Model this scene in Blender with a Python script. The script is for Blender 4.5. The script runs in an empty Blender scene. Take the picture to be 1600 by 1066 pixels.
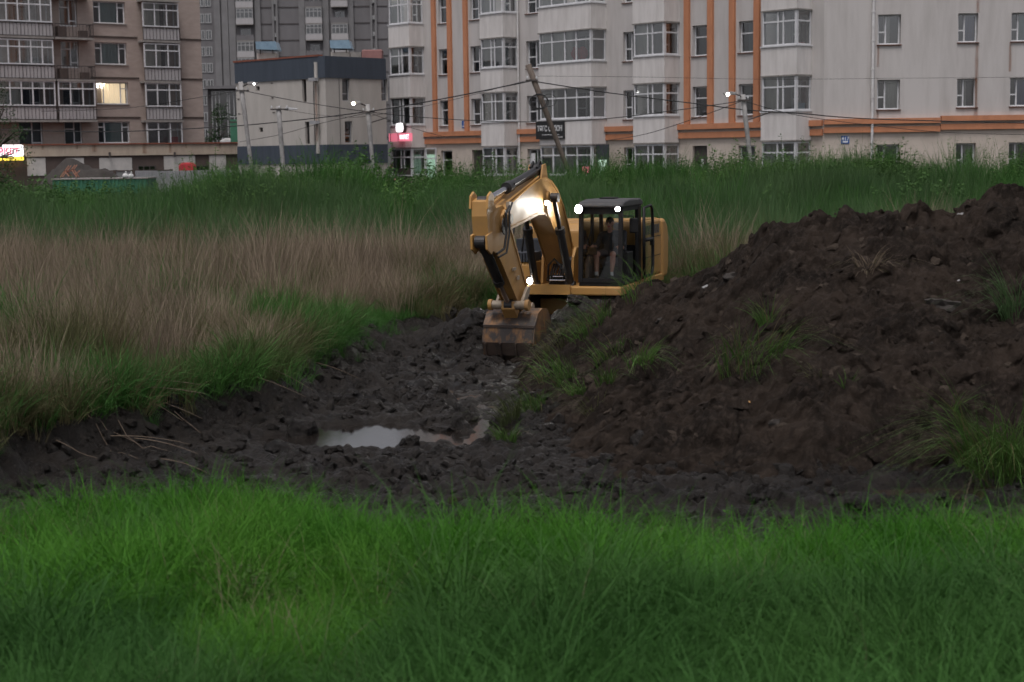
import bpy, bmesh, math, random
import numpy as np
from mathutils import Matrix, Vector

random.seed(7)
RNG = np.random.default_rng(11)
SC = bpy.context.scene
COL = SC.collection
R = math.radians

# ------------------------------------------------------------------ camera
F_PX = 2500.0
CAM = Vector((0, 0, 4.0))
PITCH = math.atan(293 / F_PX)
ROLL = 0.014
_f = Vector((0, math.cos(PITCH), -math.sin(PITCH)))
_r0 = Vector((1, 0, 0))
_u0 = _r0.cross(_f)
_r = _r0 * math.cos(ROLL) - _u0 * math.sin(ROLL)
_u = _u0 * math.cos(ROLL) + _r0 * math.sin(ROLL)
cd = bpy.data.cameras.new('camera')
cam = bpy.data.objects.new('camera', cd)
COL.objects.link(cam)
m3 = Matrix((_r, _u, -_f)).transposed()
cam.matrix_world = Matrix.Translation(CAM) @ m3.to_4x4()
cd.sensor_width = 36
cd.lens = 36 * F_PX / 1600
cd.clip_start = 0.1
cd.clip_end = 3000
cd.dof.use_dof = True
cd.dof.focus_distance = 33
cd.dof.aperture_fstop = 2.0
SC.camera = cam

# ------------------------------------------------------------------ sky, sun, exposure
W = bpy.data.worlds.new('World')
SC.world = W
W.use_nodes = True
nt = W.node_tree
bg = nt.nodes['Background']
sky = nt.nodes.new('ShaderNodeTexSky')
sky.sky_type = 'NISHITA'
sky.sun_disc = False
sky.sun_elevation = R(68)
sky.sun_rotation = R(195)
sky.dust_density = 3.0
sky.air_density = 1.0
hs = nt.nodes.new('ShaderNodeHueSaturation')
hs.inputs['Saturation'].default_value = 0.22
tint = nt.nodes.new('ShaderNodeMix')
tint.data_type = 'RGBA'
tint.blend_type = 'MULTIPLY'
tint.inputs[0].default_value = 1.0
tint.inputs[7].default_value = (0.99, 0.965, 1.0, 1)
nt.links.new(sky.outputs[0], hs.inputs['Color'])
nt.links.new(hs.outputs[0], tint.inputs[6])
nt.links.new(tint.outputs[2], bg.inputs['Color'])
bg.inputs['Strength'].default_value = 0.06

sd = bpy.data.lights.new('sun', 'SUN')
sd.energy = 1.0
sd.angle = R(22)
sd.color = (1.0, 0.965, 0.95)
sun = bpy.data.objects.new('sun', sd)
COL.objects.link(sun)
SUN_DIR = Vector((math.sin(R(195)) * math.cos(R(68)), math.cos(R(195)) * math.cos(R(68)), math.sin(R(68))))
sun.rotation_euler = SUN_DIR.to_track_quat('Z', 'Y').to_euler()
SC.view_settings.view_transform = 'Standard'
SC.view_settings.look = 'None'
SC.view_settings.gamma = 1
SC.view_settings.exposure = 0.9
SC.view_settings.use_curve_mapping = False
SC.cycles.max_bounces = 5
SC.cycles.diffuse_bounces = 2
SC.cycles.glossy_bounces = 3
SC.cycles.transmission_bounces = 3
SC.cycles.transparent_max_bounces = 16
SC.cycles.adaptive_threshold = 0.03


# ------------------------------------------------------------------ photo rays (to measure the place)
def ray(px, py):
    return _r * ((px - 800) / F_PX) - _u * ((py - 533) / F_PX) + _f


def at(px, py, Y):
    d = ray(px, py)
    return CAM + d * (Y / d.y)


def atz(px, py, z):
    d = ray(px, py)
    return CAM + d * ((z - CAM.z) / d.z)


# ------------------------------------------------------------------ noise
def _hash(i, j, k):
    n = (i * 374761393 + j * 668265263 + k * 1442695041) & 0xffffffff
    n = ((n ^ (n >> 13)) * 1274126177) & 0xffffffff
    return ((n ^ (n >> 16)) & 0xffffff) / float(0xffffff)


def vnoise(x, y, k=0):
    xi = np.floor(x).astype(np.int64)
    yi = np.floor(y).astype(np.int64)
    fx = x - xi
    fy = y - yi
    sx = fx * fx * fx * (fx * (fx * 6 - 15) + 10)
    sy = fy * fy * fy * (fy * (fy * 6 - 15) + 10)
    a = _hash(xi, yi, k)
    b = _hash(xi + 1, yi, k)
    c = _hash(xi, yi + 1, k)
    d = _hash(xi + 1, yi + 1, k)
    return (a + (b - a) * sx) * (1 - sy) + (c + (d - c) * sx) * sy


def fbm(x, y, octs=4, k=0):
    s = 0
    a = 0.5
    for o in range(octs):
        s = s + a * (vnoise(x * 2 ** o + 17.3 * o, y * 2 ** o - 9.1 * o, k + o) - 0.5)
        a *= 0.5
    return s * 2


def cell(x, y, k=0):
    xi = np.floor(x).astype(np.int64)
    yi = np.floor(y).astype(np.int64)
    best = np.full(x.shape, 9.0)
    rnd = np.zeros(x.shape)
    for i in (-1, 0, 1):
        for j in (-1, 0, 1):
            hx = _hash(xi + i, yi + j, k)
            hy = _hash(xi + i, yi + j, k + 31)
            d = (xi + i + hx - x) ** 2 + (yi + j + hy - y) ** 2
            m = d < best
            best = np.where(m, d, best)
            rnd = np.where(m, _hash(xi + i, yi + j, k + 77), rnd)
    return np.sqrt(best), rnd


def clods(x, y, s, k):
    wx = x + 0.35 * s * fbm(x / s * 1.3, y / s * 1.3, 2, k + 5)
    wy = y + 0.35 * s * fbm(x / s * 1.3 + 40, y / s * 1.3, 2, k + 6)
    d, r = cell(wx / s, wy / s, k)
    return np.clip(1 - (d / 0.62) ** 2, 0, 1) ** 0.75 * (0.25 + 0.75 * r)


def sstep(a, b, x):
    t = np.clip((x - a) / (b - a), 0, 1)
    return t * t * (3 - 2 * t)


# ------------------------------------------------------------------ materials
MATS = {}


def nodemat(name):
    m = bpy.data.materials.new(name)
    m.use_nodes = True
    MATS[name] = m
    t = m.node_tree
    return m, t, t.nodes['Principled BSDF'], t.nodes['Material Output']


def pm(name, c1, c2=None, scale=6.0, rough=0.6, rough2=None, bump=0.0, metal=0.0, detail=6.0, stretch=(1, 1, 1),
       coord='Object', bscale=None, lo=0.35, hi=0.65, spec=0.5, coat=0.0):
    m, t, b, o = nodemat(name)
    N, L = t.nodes, t.links
    b.inputs['Roughness'].default_value = rough
    b.inputs['Metallic'].default_value = metal
    b.inputs['Specular IOR Level'].default_value = spec
    b.inputs['Coat Weight'].default_value = coat
    if c2 is None:
        c2 = tuple(v * 0.8 for v in c1)
    tc = N.new('ShaderNodeTexCoord')
    mp = N.new('ShaderNodeMapping')
    mp.inputs['Scale'].default_value = stretch
    if coord == 'World':
        g = N.new('ShaderNodeNewGeometry')
        L.new(g.outputs['Position'], mp.inputs[0])
    else:
        L.new(tc.outputs[coord], mp.inputs[0])
    n = N.new('ShaderNodeTexNoise')
    n.inputs['Scale'].default_value = scale
    n.inputs['Detail'].default_value = detail
    n.inputs['Roughness'].default_value = 0.62
    L.new(mp.outputs[0], n.inputs['Vector'])
    rmp = N.new('ShaderNodeMapRange')
    rmp.inputs[1].default_value = lo
    rmp.inputs[2].default_value = hi
    L.new(n.outputs[0], rmp.inputs[0])
    mx = N.new('ShaderNodeMix')
    mx.data_type = 'RGBA'
    mx.inputs[6].default_value = (*c1, 1)
    mx.inputs[7].default_value = (*c2, 1)
    L.new(rmp.outputs[0], mx.inputs[0])
    L.new(mx.outputs[2], b.inputs['Base Color'])
    if rough2 is not None:
        rr = N.new('ShaderNodeMapRange')
        rr.inputs[1].default_value = lo
        rr.inputs[2].default_value = hi
        rr.inputs[3].default_value = rough
        rr.inputs[4].default_value = rough2
        L.new(n.outputs[0], rr.inputs[0])
        L.new(rr.outputs[0], b.inputs['Roughness'])
    if bump:
        n2 = N.new('ShaderNodeTexNoise')
        n2.inputs['Scale'].default_value = bscale or scale * 3
        n2.inputs['Detail'].default_value = 8
        L.new(mp.outputs[0], n2.inputs['Vector'])
        bp = N.new('ShaderNodeBump')
        bp.inputs['Strength'].default_value = bump
        bp.inputs['Distance'].default_value = 0.02
        L.new(n2.outputs[0], bp.inputs['Height'])
        L.new(bp.outputs[0], b.inputs['Normal'])
    return m


def emit(name, col, strength):
    m, t, b, o = nodemat(name)
    b.inputs['Base Color'].default_value = (*col, 1)
    b.inputs['Emission Color'].default_value = (*col, 1)
    b.inputs['Emission Strength'].default_value = strength
    return m


def glassmat(name, tcol, refl=0.08, rough=0.03):
    m, t, b, o = nodemat(name)
    N, L = t.nodes, t.links
    N.remove(b)
    tr = N.new('ShaderNodeBsdfTransparent')
    tr.inputs[0].default_value = (*tcol, 1)
    gl = N.new('ShaderNodeBsdfGlossy')
    gl.inputs['Color'].default_value = (0.9, 0.92, 0.95, 1)
    gl.inputs['Roughness'].default_value = rough
    fr = N.new('ShaderNodeFresnel')
    fr.inputs[0].default_value = 1.5
    ad = N.new('ShaderNodeMath')
    ad.operation = 'ADD'
    ad.inputs[1].default_value = refl
    L.new(fr.outputs[0], ad.inputs[0])
    mx = N.new('ShaderNodeMixShader')
    L.new(ad.outputs[0], mx.inputs[0])
    L.new(tr.outputs[0], mx.inputs[1])
    L.new(gl.outputs[0], mx.inputs[2])
    L.new(mx.outputs[0], o.inputs[0])
    return m


def leafmat(name, c1, c2, scale=0.35, trans=0.35, rough=0.55, c3=None):
    """foliage: patches of colour by place, change from clump to clump, light through the blade"""
    m, t, b, o = nodemat(name)
    N, L = t.nodes, t.links
    g = N.new('ShaderNodeNewGeometry')
    n = N.new('ShaderNodeTexNoise')
    n.inputs['Scale'].default_value = scale
    n.inputs['Detail'].default_value = 3
    L.new(g.outputs['Position'], n.inputs['Vector'])
    mr = N.new('ShaderNodeMapRange')
    mr.inputs[1].default_value = 0.36
    mr.inputs[2].default_value = 0.64
    L.new(n.outputs[0], mr.inputs[0])
    mx = N.new('ShaderNodeMix')
    mx.data_type = 'RGBA'
    mx.inputs[6].default_value = (*c1, 1)
    mx.inputs[7].default_value = (*c2, 1)
    L.new(mr.outputs[0], mx.inputs[0])
    at_ = N.new('ShaderNodeAttribute')
    at_.attribute_name = 'bl'
    oi = N.new('ShaderNodeObjectInfo')
    ad = N.new('ShaderNodeMath')
    ad.operation = 'MULTIPLY_ADD'
    L.new(oi.outputs['Random'], ad.inputs[0])
    ad.inputs[1].default_value = 0.5
    L.new(at_.outputs['Fac'], ad.inputs[2])
    sc = N.new('ShaderNodeMapRange')
    sc.inputs[2].default_value = 1.5
    sc.inputs[3].default_value = 0.6
    sc.inputs[4].default_value = 1.45
    L.new(ad.outputs[0], sc.inputs[0])
    last = mx.outputs[2]
    if c3:
        m3_ = N.new('ShaderNodeMix')
        m3_.data_type = 'RGBA'
        m3_.inputs[7].default_value = (*c3, 1)
        st = N.new('ShaderNodeMapRange')
        st.inputs[1].default_value = 0.86
        st.inputs[2].default_value = 0.9
        L.new(at_.outputs['Fac'], st.inputs[0])
        L.new(st.outputs[0], m3_.inputs[0])
        L.new(last, m3_.inputs[6])
        last = m3_.outputs[2]
    ml = N.new('ShaderNodeVectorMath')
    ml.operation = 'SCALE'
    L.new(last, ml.inputs[0])
    L.new(sc.outputs[0], ml.inputs['Scale'])
    L.new(ml.outputs[0], b.inputs['Base Color'])
    b.inputs['Roughness'].default_value = rough
    b.inputs['Specular IOR Level'].default_value = 0.12
    tl = N.new('ShaderNodeBsdfTranslucent')
    L.new(ml.outputs[0], tl.inputs[0])
    ms = N.new('ShaderNodeMixShader')
    ms.inputs[0].default_value = trans
    L.new(b.outputs[0], ms.inputs[1])
    L.new(tl.outputs[0], ms.inputs[2])
    L.new(ms.outputs[0], o.inputs[0])
    return m


# ------------------------------------------------------------------ mesh helpers
class MB:
    def __init__(s):
        s.v = []
        s.f = []

    def poly(s, pts):
        n = len(s.v)
        s.v += [tuple(p) for p in pts]
        s.f.append(tuple(range(n, n + len(pts))))
        return s

    def box(s, x0, x1, y0, y1, z0, z1):
        n = len(s.v)
        s.v += [(x0, y0, z0), (x1, y0, z0), (x1, y1, z0), (x0, y1, z0), (x0, y0, z1), (x1, y0, z1), (x1, y1, z1), (x0, y1, z1)]
        s.f += [(n, n + 3, n + 2, n + 1), (n + 4, n + 5, n + 6, n + 7), (n, n + 1, n + 5, n + 4), (n + 1, n + 2, n + 6, n + 5),
                (n + 2, n + 3, n + 7, n + 6), (n + 3, n, n + 4, n + 7)]
        return s

    def bar(s, a, b, w, h, up=(0, 0, 1)):
        a = Vector(a)
        b = Vector(b)
        d = (b - a).normalized()
        up = Vector(up)
        if abs(d.dot(up)) > 0.98:
            up = Vector((1, 0, 0))
        sd_ = d.cross(up).normalized() * (w / 2)
        uu = sd_.cross(d).normalized() * (h / 2)
        n = len(s.v)
        for p in (a, b):
            for q in (-sd_ - uu, sd_ - uu, sd_ + uu, -sd_ + uu):
                s.v.append(tuple(p + q))
        s.f += [(n, n + 1, n + 2, n + 3), (n + 7, n + 6, n + 5, n + 4)]
        for i in range(4):
            j = (i + 1) % 4
            s.f.append((n + i, n + 4 + i, n + 4 + j, n + j))
        return s

    def prism(s, poly, y0, y1):
        """polygon in (x,z) extruded along y"""
        n = len(s.v)
        k = len(poly)
        s.v += [(p[0], y0, p[1]) for p in poly] + [(p[0], y1, p[1]) for p in poly]
        s.f.append(tuple(range(n, n + k)))
        s.f.append(tuple(range(n + 2 * k - 1, n + k - 1, -1)))
        for i in range(k):
            j = (i + 1) % k
            s.f.append((n + i, n + k + i, n + k + j, n + j))
        return s

    def tube(s, pts, r, n=8, cap=True):
        pts = [Vector(p) for p in pts]
        rs = r if isinstance(r, (list, tuple)) else [r] * len(pts)
        base = len(s.v)
        prev = None
        for i, p in enumerate(pts):
            d = (pts[min(i + 1, len(pts) - 1)] - pts[max(i - 1, 0)]).normalized()
            if prev is None:
                a = Vector((0, 0, 1)) if abs(d.z) < 0.9 else Vector((1, 0, 0))
                x = d.cross(a).normalized()
            else:
                x = (prev - d * prev.dot(d)).normalized()
            prev = x
            y = d.cross(x)
            for k in range(n):
                t = 2 * math.pi * k / n
                s.v.append(tuple(p + (x * math.cos(t) + y * math.sin(t)) * rs[i]))
        for i in range(len(pts) - 1):
            for k in range(n):
                k2 = (k + 1) % n
                s.f.append((base + i * n + k, base + i * n + k2, base + (i + 1) * n + k2, base + (i + 1) * n + k))
        if cap:
            s.f.append(tuple(base + k for k in range(n))[::-1])
            s.f.append(tuple(base + (len(pts) - 1) * n + k for k in range(n)))
        return s

    def ball(s, c, r, nu=12, nv=8, sq=(1, 1, 1)):
        c = Vector(c)
        base = len(s.v)
        for j in range(1, nv):
            ph = math.pi * j / nv
            for i in range(nu):
                th = 2 * math.pi * i / nu
                s.v.append((c.x + r * sq[0] * math.sin(ph) * math.cos(th), c.y + r * sq[1] * math.sin(ph) * math.sin(th), c.z + r * sq[2] * math.cos(ph)))
        top = len(s.v)
        s.v += [(c.x, c.y, c.z + r * sq[2]), (c.x, c.y, c.z - r * sq[2])]
        for j in range(nv - 2):
            for i in range(nu):
                i2 = (i + 1) % nu
                s.f.append((base + j * nu + i, base + (j + 1) * nu + i, base + (j + 1) * nu + i2, base + j * nu + i2))
        for i in range(nu):
            i2 = (i + 1) % nu
            s.f.append((top, base + i, base + i2))
            s.f.append((top + 1, base + (nv - 2) * nu + i2, base + (nv - 2) * nu + i))
        return s

    def build(s, name, mat, parent=None, M=None, smooth=False, bevel=0.0, recalc=True, loc=None):
        me = bpy.data.meshes.new(name)
        v = s.v
        if M is not None:
            v = [tuple(M @ Vector(p)) for p in v]
        if loc is not None:
            v = [(p[0] - loc[0], p[1] - loc[1], p[2] - loc[2]) for p in v]
        me.from_pydata(v, [], s.f)
        if recalc:
            bm = bmesh.new()
            bm.from_mesh(me)
            bmesh.ops.recalc_face_normals(bm, faces=bm.faces)
            bm.to_mesh(me)
            bm.free()
        if mat is not None:
            me.materials.append(MATS[mat] if isinstance(mat, str) else mat)
        if smooth:
            me.polygons.foreach_set('use_smooth', [True] * len(me.polygons))
        o = bpy.data.objects.new(name, me)
        COL.objects.link(o)
        if parent is not None:
            o.parent = parent
        if loc is not None:
            o.location = loc
        if bevel:
            bv = o.modifiers.new('bevel', 'BEVEL')
            bv.width = bevel
            bv.segments = 2
            bv.limit_method = 'ANGLE'
            bv.angle_limit = R(40)
            if smooth:
                me.polygons.foreach_set('use_smooth', [False] * len(me.polygons))
        return o


def tag(o, label=None, cat=None, group=None, kind=None):
    if label:
        o['label'] = label
    if cat:
        o['category'] = cat
    if group:
        o['group'] = group
    if kind:
        o['kind'] = kind
    return o


def empty(name, loc=(0, 0, 0), rz=0.0):
    o = bpy.data.objects.new(name, None)
    o.empty_display_size = 0.3
    COL.objects.link(o)
    o.location = loc
    o.rotation_euler = (0, 0, rz)
    return o


def np_mesh(name, V, Fq, mat, smooth=True, attrs=None):
    me = bpy.data.meshes.new(name)
    V = np.asarray(V, dtype=np.float32)
    Fq = np.asarray(Fq, dtype=np.int32)
    k = Fq.shape[1]
    me.vertices.add(len(V))
    me.vertices.foreach_set('co', V.ravel())
    me.loops.add(Fq.size)
    me.loops.foreach_set('vertex_index', Fq.ravel())
    me.polygons.add(len(Fq))
    me.polygons.foreach_set('loop_start', np.arange(0, Fq.size, k, dtype=np.int32))
    me.polygons.foreach_set('loop_total', np.full(len(Fq), k, dtype=np.int32))
    if smooth:
        me.polygons.foreach_set('use_smooth', np.ones(len(Fq), dtype=bool))
    if mat is not None:
        me.materials.append(MATS[mat])
    if attrs:
        for nm, arr in attrs.items():
            a = me.attributes.new(nm, 'FLOAT', 'POINT')
            a.data.foreach_set('value', np.asarray(arr, dtype=np.float32))
    me.update(calc_edges=True)
    return me


def text_mesh(name, body, mat, parent, M, size=1.0, extrude=0.01, align='CENTER', stretch=1.0, bold=0.0):
    cu = bpy.data.curves.new(name, 'FONT')
    cu.body = body
    cu.size = size
    cu.extrude = extrude
    cu.offset = bold
    cu.align_x = align
    cu.align_y = 'CENTER'
    tmp = bpy.data.objects.new('tmp_text', cu)
    COL.objects.link(tmp)
    dg = bpy.context.evaluated_depsgraph_get()
    me = bpy.data.meshes.new_from_object(tmp.evaluated_get(dg))
    bpy.data.objects.remove(tmp)
    # the text lies in XY: stand it up so that it faces local -Y
    me.transform(M @ Matrix.Rotation(math.pi / 2, 4, 'X') @ Matrix.Diagonal((stretch, 1, 1, 1)))
    me.materials.clear()
    me.materials.append(MATS[mat])
    o = bpy.data.objects.new(name, me)
    COL.objects.link(o)
    o.parent = parent
    return o

# ------------------------------------------------------------------ material list
# mud and soil
def mudmat(name, c1, c2, c3, r_lo, r_hi, spec):
    m, t, b, o = nodemat(name)
    b.inputs['Specular IOR Level'].default_value = spec
    N, L = t.nodes, t.links
    g = N.new('ShaderNodeNewGeometry')
    n1 = N.new('ShaderNodeTexNoise')
    n1.inputs['Scale'].default_value = 1.1
    n1.inputs['Detail'].default_value = 9
    n1.inputs['Roughness'].default_value = 0.68
    L.new(g.outputs['Position'], n1.inputs['Vector'])
    n2 = N.new('ShaderNodeTexNoise')
    n2.inputs['Scale'].default_value = 9
    n2.inputs['Detail'].default_value = 8
    n2.inputs['Roughness'].default_value = 0.7
    L.new(g.outputs['Position'], n2.inputs['Vector'])
    r1 = N.new('ShaderNodeMapRange')
    r1.inputs[1].default_value = 0.38
    r1.inputs[2].default_value = 0.62
    L.new(n1.outputs[0], r1.inputs[0])
    mx = N.new('ShaderNodeMix')
    mx.data_type = 'RGBA'
    mx.inputs[6].default_value = (*c1, 1)
    mx.inputs[7].default_value = (*c2, 1)
    L.new(r1.outputs[0], mx.inputs[0])
    r2 = N.new('ShaderNodeMapRange')
    r2.inputs[1].default_value = 0.5
    r2.inputs[2].default_value = 0.72
    L.new(n2.outputs[0], r2.inputs[0])
    mx2 = N.new('ShaderNodeMix')
    mx2.data_type = 'RGBA'
    mx2.inputs[7].default_value = (*c3, 1)
    L.new(r2.outputs[0], mx2.inputs[0])
    L.new(mx.outputs[2], mx2.inputs[6])
    L.new(mx2.outputs[2], b.inputs['Base Color'])
    rr = N.new('ShaderNodeMapRange')
    rr.inputs[1].default_value = 0.35
    rr.inputs[2].default_value = 0.65
    rr.inputs[3].default_value = r_lo
    rr.inputs[4].default_value = r_hi
    L.new(n1.outputs[0], rr.inputs[0])
    L.new(rr.outputs[0], b.inputs['Roughness'])
    n3 = N.new('ShaderNodeTexNoise')
    n3.inputs['Scale'].default_value = 24
    n3.inputs['Detail'].default_value = 8
    n3.inputs['Roughness'].default_value = 0.7
    L.new(g.outputs['Position'], n3.inputs['Vector'])
    bp = N.new('ShaderNodeBump')
    bp.inputs['Strength'].default_value = 1.0
    bp.inputs['Distance'].default_value = 0.055
    L.new(n3.outputs[0], bp.inputs['Height'])
    L.new(bp.outputs[0], b.inputs['Normal'])
    return m


mudmat('mud', (0.0095, 0.0078, 0.0066), (0.020, 0.016, 0.013), (0.032, 0.026, 0.021), 0.12, 0.64, 0.28)
mudmat('soil', (0.0125, 0.0095, 0.0075), (0.036, 0.0265, 0.0205), (0.060, 0.046, 0.037), 0.75, 0.95, 0.10)
pm('clod_dry', (0.062, 0.048, 0.038), (0.036, 0.028, 0.022), scale=6, rough=0.95, bump=0.6, bscale=20, spec=0.1)
pm('clod', (0.012, 0.01, 0.008), (0.024, 0.019, 0.015), scale=5, rough=0.85, bump=0.8, bscale=16)
pm('stone', (0.04, 0.033, 0.028), (0.026, 0.021, 0.018), scale=5, rough=0.85, bump=0.6)

mw, tw, bw, ow = nodemat('water')
bw.inputs['Base Color'].default_value = (0.016, 0.013, 0.011, 1)
bw.inputs['Roughness'].default_value = 0.10
bw.inputs['Specular IOR Level'].default_value = 0.65
_n = tw.nodes.new('ShaderNodeTexNoise')
_n.inputs['Scale'].default_value = 7
_n.inputs['Detail'].default_value = 5
_g = tw.nodes.new('ShaderNodeNewGeometry')
tw.links.new(_g.outputs['Position'], _n.inputs['Vector'])
_b = tw.nodes.new('ShaderNodeBump')
_b.inputs['Strength'].default_value = 0.06
_b.inputs['Distance'].default_value = 0.02
tw.links.new(_n.outputs[0], _b.inputs['Height'])
tw.links.new(_b.outputs[0], bw.inputs['Normal'])
pm('muddy_water', (0.034, 0.024, 0.018), (0.024, 0.018, 0.014), scale=3, rough=0.12, bump=0.1, coord='World')

# vegetation
leafmat('grass_lush', (0.05, 0.174, 0.016), (0.086, 0.23, 0.028), 0.55, 0.35)
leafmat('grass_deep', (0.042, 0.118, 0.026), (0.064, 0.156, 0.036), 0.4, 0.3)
leafmat('tuft_grass', (0.066, 0.142, 0.030), (0.108, 0.200, 0.050), 2.5, 0.3, c3=(0.13, 0.11, 0.055))
leafmat('grass_teal', (0.072, 0.132, 0.054), (0.1, 0.172, 0.07), 0.3, 0.3)
leafmat('reed_dry', (0.225, 0.178, 0.13), (0.3, 0.238, 0.172), 0.3, 0.25, c3=(0.10, 0.10, 0.04))
leafmat('reed_mix', (0.135, 0.115, 0.062), (0.085, 0.11, 0.042), 0.4, 0.3)
leafmat('weed', (0.058, 0.124, 0.03), (0.092, 0.176, 0.046), 0.25, 0.3)
leafmat('weed_dark', (0.042, 0.094, 0.026), (0.066, 0.134, 0.038), 0.25, 0.25)
leafmat('tree_leaf', (0.030, 0.060, 0.026), (0.045, 0.080, 0.034), 0.3, 0.25)
pm('bark', (0.06, 0.05, 0.04), (0.10, 0.08, 0.065), scale=8, rough=0.9, bump=0.5)
pm('straw', (0.17, 0.125, 0.09), (0.12, 0.088, 0.06), scale=4, rough=0.7)

# buildings
pm('plaster_white', (0.52, 0.49, 0.472), (0.4, 0.372, 0.352), scale=1.3, rough=0.9, bump=0.15, bscale=30, stretch=(1.6, 1.6, 0.22), lo=0.42, hi=0.82)
pm('plaster_panel', (0.66, 0.628, 0.605), (0.5, 0.468, 0.445), scale=1.8, rough=0.9, bump=0.15, bscale=30, stretch=(1.8, 1.8, 0.3), lo=0.4, hi=0.8)
pm('plaster_base', (0.54, 0.47, 0.405), (0.42, 0.36, 0.305), scale=1.2, rough=0.9, bump=0.15, bscale=30, lo=0.42, hi=0.8)
pm('plaster_inner', (0.45, 0.41, 0.36), (0.38, 0.35, 0.3), scale=1.2, rough=0.9)
pm('orange_paint', (0.53, 0.225, 0.115), (0.44, 0.185, 0.095), scale=2.5, rough=0.8, stretch=(1, 1, 0.4))
pm('frame_white', (0.66, 0.66, 0.67), (0.54, 0.54, 0.55), scale=4, rough=0.5)
pm('frame_grey', (0.36, 0.36, 0.36), (0.28, 0.28, 0.28), scale=4, rough=0.6)
pm('sill_brown', (0.16, 0.07, 0.045), (0.09, 0.045, 0.035), scale=6, rough=0.7)
glassmat('glass', (0.80, 0.83, 0.82), 0.20)
glassmat('glass_dark', (0.42, 0.45, 0.47), 0.14)
glassmat('glass_cab', (0.88, 0.92, 0.90), 0.008)
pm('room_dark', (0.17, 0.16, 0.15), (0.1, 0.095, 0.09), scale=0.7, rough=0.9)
pm('curtain', (0.62, 0.60, 0.55), (0.50, 0.48, 0.44), scale=3, rough=0.9, stretch=(6, 6, 0.4))
pm('curtain_teal', (0.30, 0.40, 0.40), (0.24, 0.32, 0.32), scale=3, rough=0.9, stretch=(6, 6, 0.4))
pm('curtain_green', (0.12, 0.22, 0.10), (0.10, 0.17, 0.08), scale=3, rough=0.9, stretch=(6, 6, 0.4))
pm('curtain_blue', (0.12, 0.13, 0.28), (0.09, 0.10, 0.2), scale=3, rough=0.9, stretch=(6, 6, 0.4))
pm('red_cloth', (0.50, 0.04, 0.05), (0.36, 0.03, 0.04), scale=4, rough=0.8)
pm('blue_box', (0.06, 0.28, 0.40), (0.05, 0.20, 0.30), scale=3, rough=0.6)
pm('brick_beige', (0.4, 0.325, 0.285), (0.34, 0.275, 0.24), scale=1.5, rough=0.9, bump=0.2, bscale=20, stretch=(1, 1, 2.5))
pm('band_dark', (0.075, 0.055, 0.045), (0.055, 0.042, 0.036), scale=3, rough=0.85)
pm('balcony_panel', (0.46, 0.44, 0.44), (0.36, 0.345, 0.345), scale=3, rough=0.7, stretch=(4, 4, 0.4))
pm('metal_dark', (0.045, 0.04, 0.038), (0.07, 0.055, 0.05), scale=6, rough=0.6)
pm('concrete', (0.30, 0.28, 0.26), (0.22, 0.205, 0.19), scale=3, rough=0.9, bump=0.2)
pm('annex_cream', (0.46, 0.38, 0.30), (0.36, 0.29, 0.23), scale=2, rough=0.9, stretch=(1, 1, 0.3))
pm('annex_brown', (0.095, 0.068, 0.058), (0.075, 0.055, 0.048), scale=2, rough=0.8)
pm('annex_white', (0.52, 0.49, 0.46), (0.42, 0.40, 0.38), scale=2, rough=0.8)
pm('tower_grey', (0.175, 0.168, 0.172), (0.14, 0.134, 0.136), scale=0.5, rough=0.9, stretch=(1, 1, 0.2))
pm('tower_pier', (0.21, 0.205, 0.206), (0.17, 0.165, 0.166), scale=0.5, rough=0.9)
pm('tower_line', (0.07, 0.06, 0.06), (0.055, 0.05, 0.05), scale=0.5, rough=0.9)
pm('cream_wall', (0.47, 0.44, 0.405), (0.4, 0.372, 0.34), scale=1.2, rough=0.9, stretch=(1.4, 1.4, 0.3), bump=0.1, bscale=25)
pm('slate_cladding', (0.052, 0.066, 0.088), (0.040, 0.052, 0.070), scale=1.2, rough=0.7, stretch=(2.5, 2.5, 0.3))
pm('roof_blue', (0.22, 0.33, 0.42), (0.16, 0.25, 0.33), scale=3, rough=0.5)
pm('rust_red', (0.24, 0.075, 0.045), (0.16, 0.06, 0.04), scale=4, rough=0.9)
pm('pink_paint', (0.34, 0.17, 0.155), (0.28, 0.14, 0.13), scale=3, rough=0.8)
pm('green_paint', (0.04, 0.17, 0.10), (0.03, 0.13, 0.075), scale=3, rough=0.6)
pm('fence_metal', (0.40, 0.40, 0.41), (0.30, 0.30, 0.31), scale=2, rough=0.5, metal=0.2)
pm('pole_concrete', (0.34, 0.33, 0.32), (0.24, 0.23, 0.225), scale=5, rough=0.9)
pm('pole_wood', (0.085, 0.065, 0.052), (0.14, 0.11, 0.09), scale=6, rough=0.9, stretch=(3, 3, 0.5), bump=0.4)
pm('cable_black', (0.02, 0.02, 0.02), (0.03, 0.03, 0.03), rough=0.7)
pm('pipe_white', (0.70, 0.69, 0.68), (0.55, 0.53, 0.52), scale=3, rough=0.6)
pm('sign_black', (0.012, 0.012, 0.013), (0.02, 0.02, 0.02), rough=0.5)
pm('sign_blue', (0.03, 0.11, 0.36), (0.025, 0.09, 0.30), rough=0.5)
pm('sign_text', (0.75, 0.75, 0.75), (0.7, 0.7, 0.7), rough=0.5)
emit('sign_lit_white', (0.95, 0.92, 0.95), 0.95)
emit('sign_lit_pink', (1.0, 0.24, 0.34), 0.28)
emit('sign_lit_red', (0.85, 0.03, 0.10), 0.9)
emit('sign_lit_yellow', (1.0, 0.75, 0.08), 0.8)
emit('street_bulb', (1.0, 0.86, 0.62), 9.0)
emit('street_bulb_white', (1.0, 0.97, 0.92), 9.0)
emit('lit_curtain', (1.0, 0.80, 0.56), 0.42)
emit('bulb', (1.0, 0.93, 0.82), 6.0)
emit('lit_strip', (1.0, 0.34, 0.16), 1.2)
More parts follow.
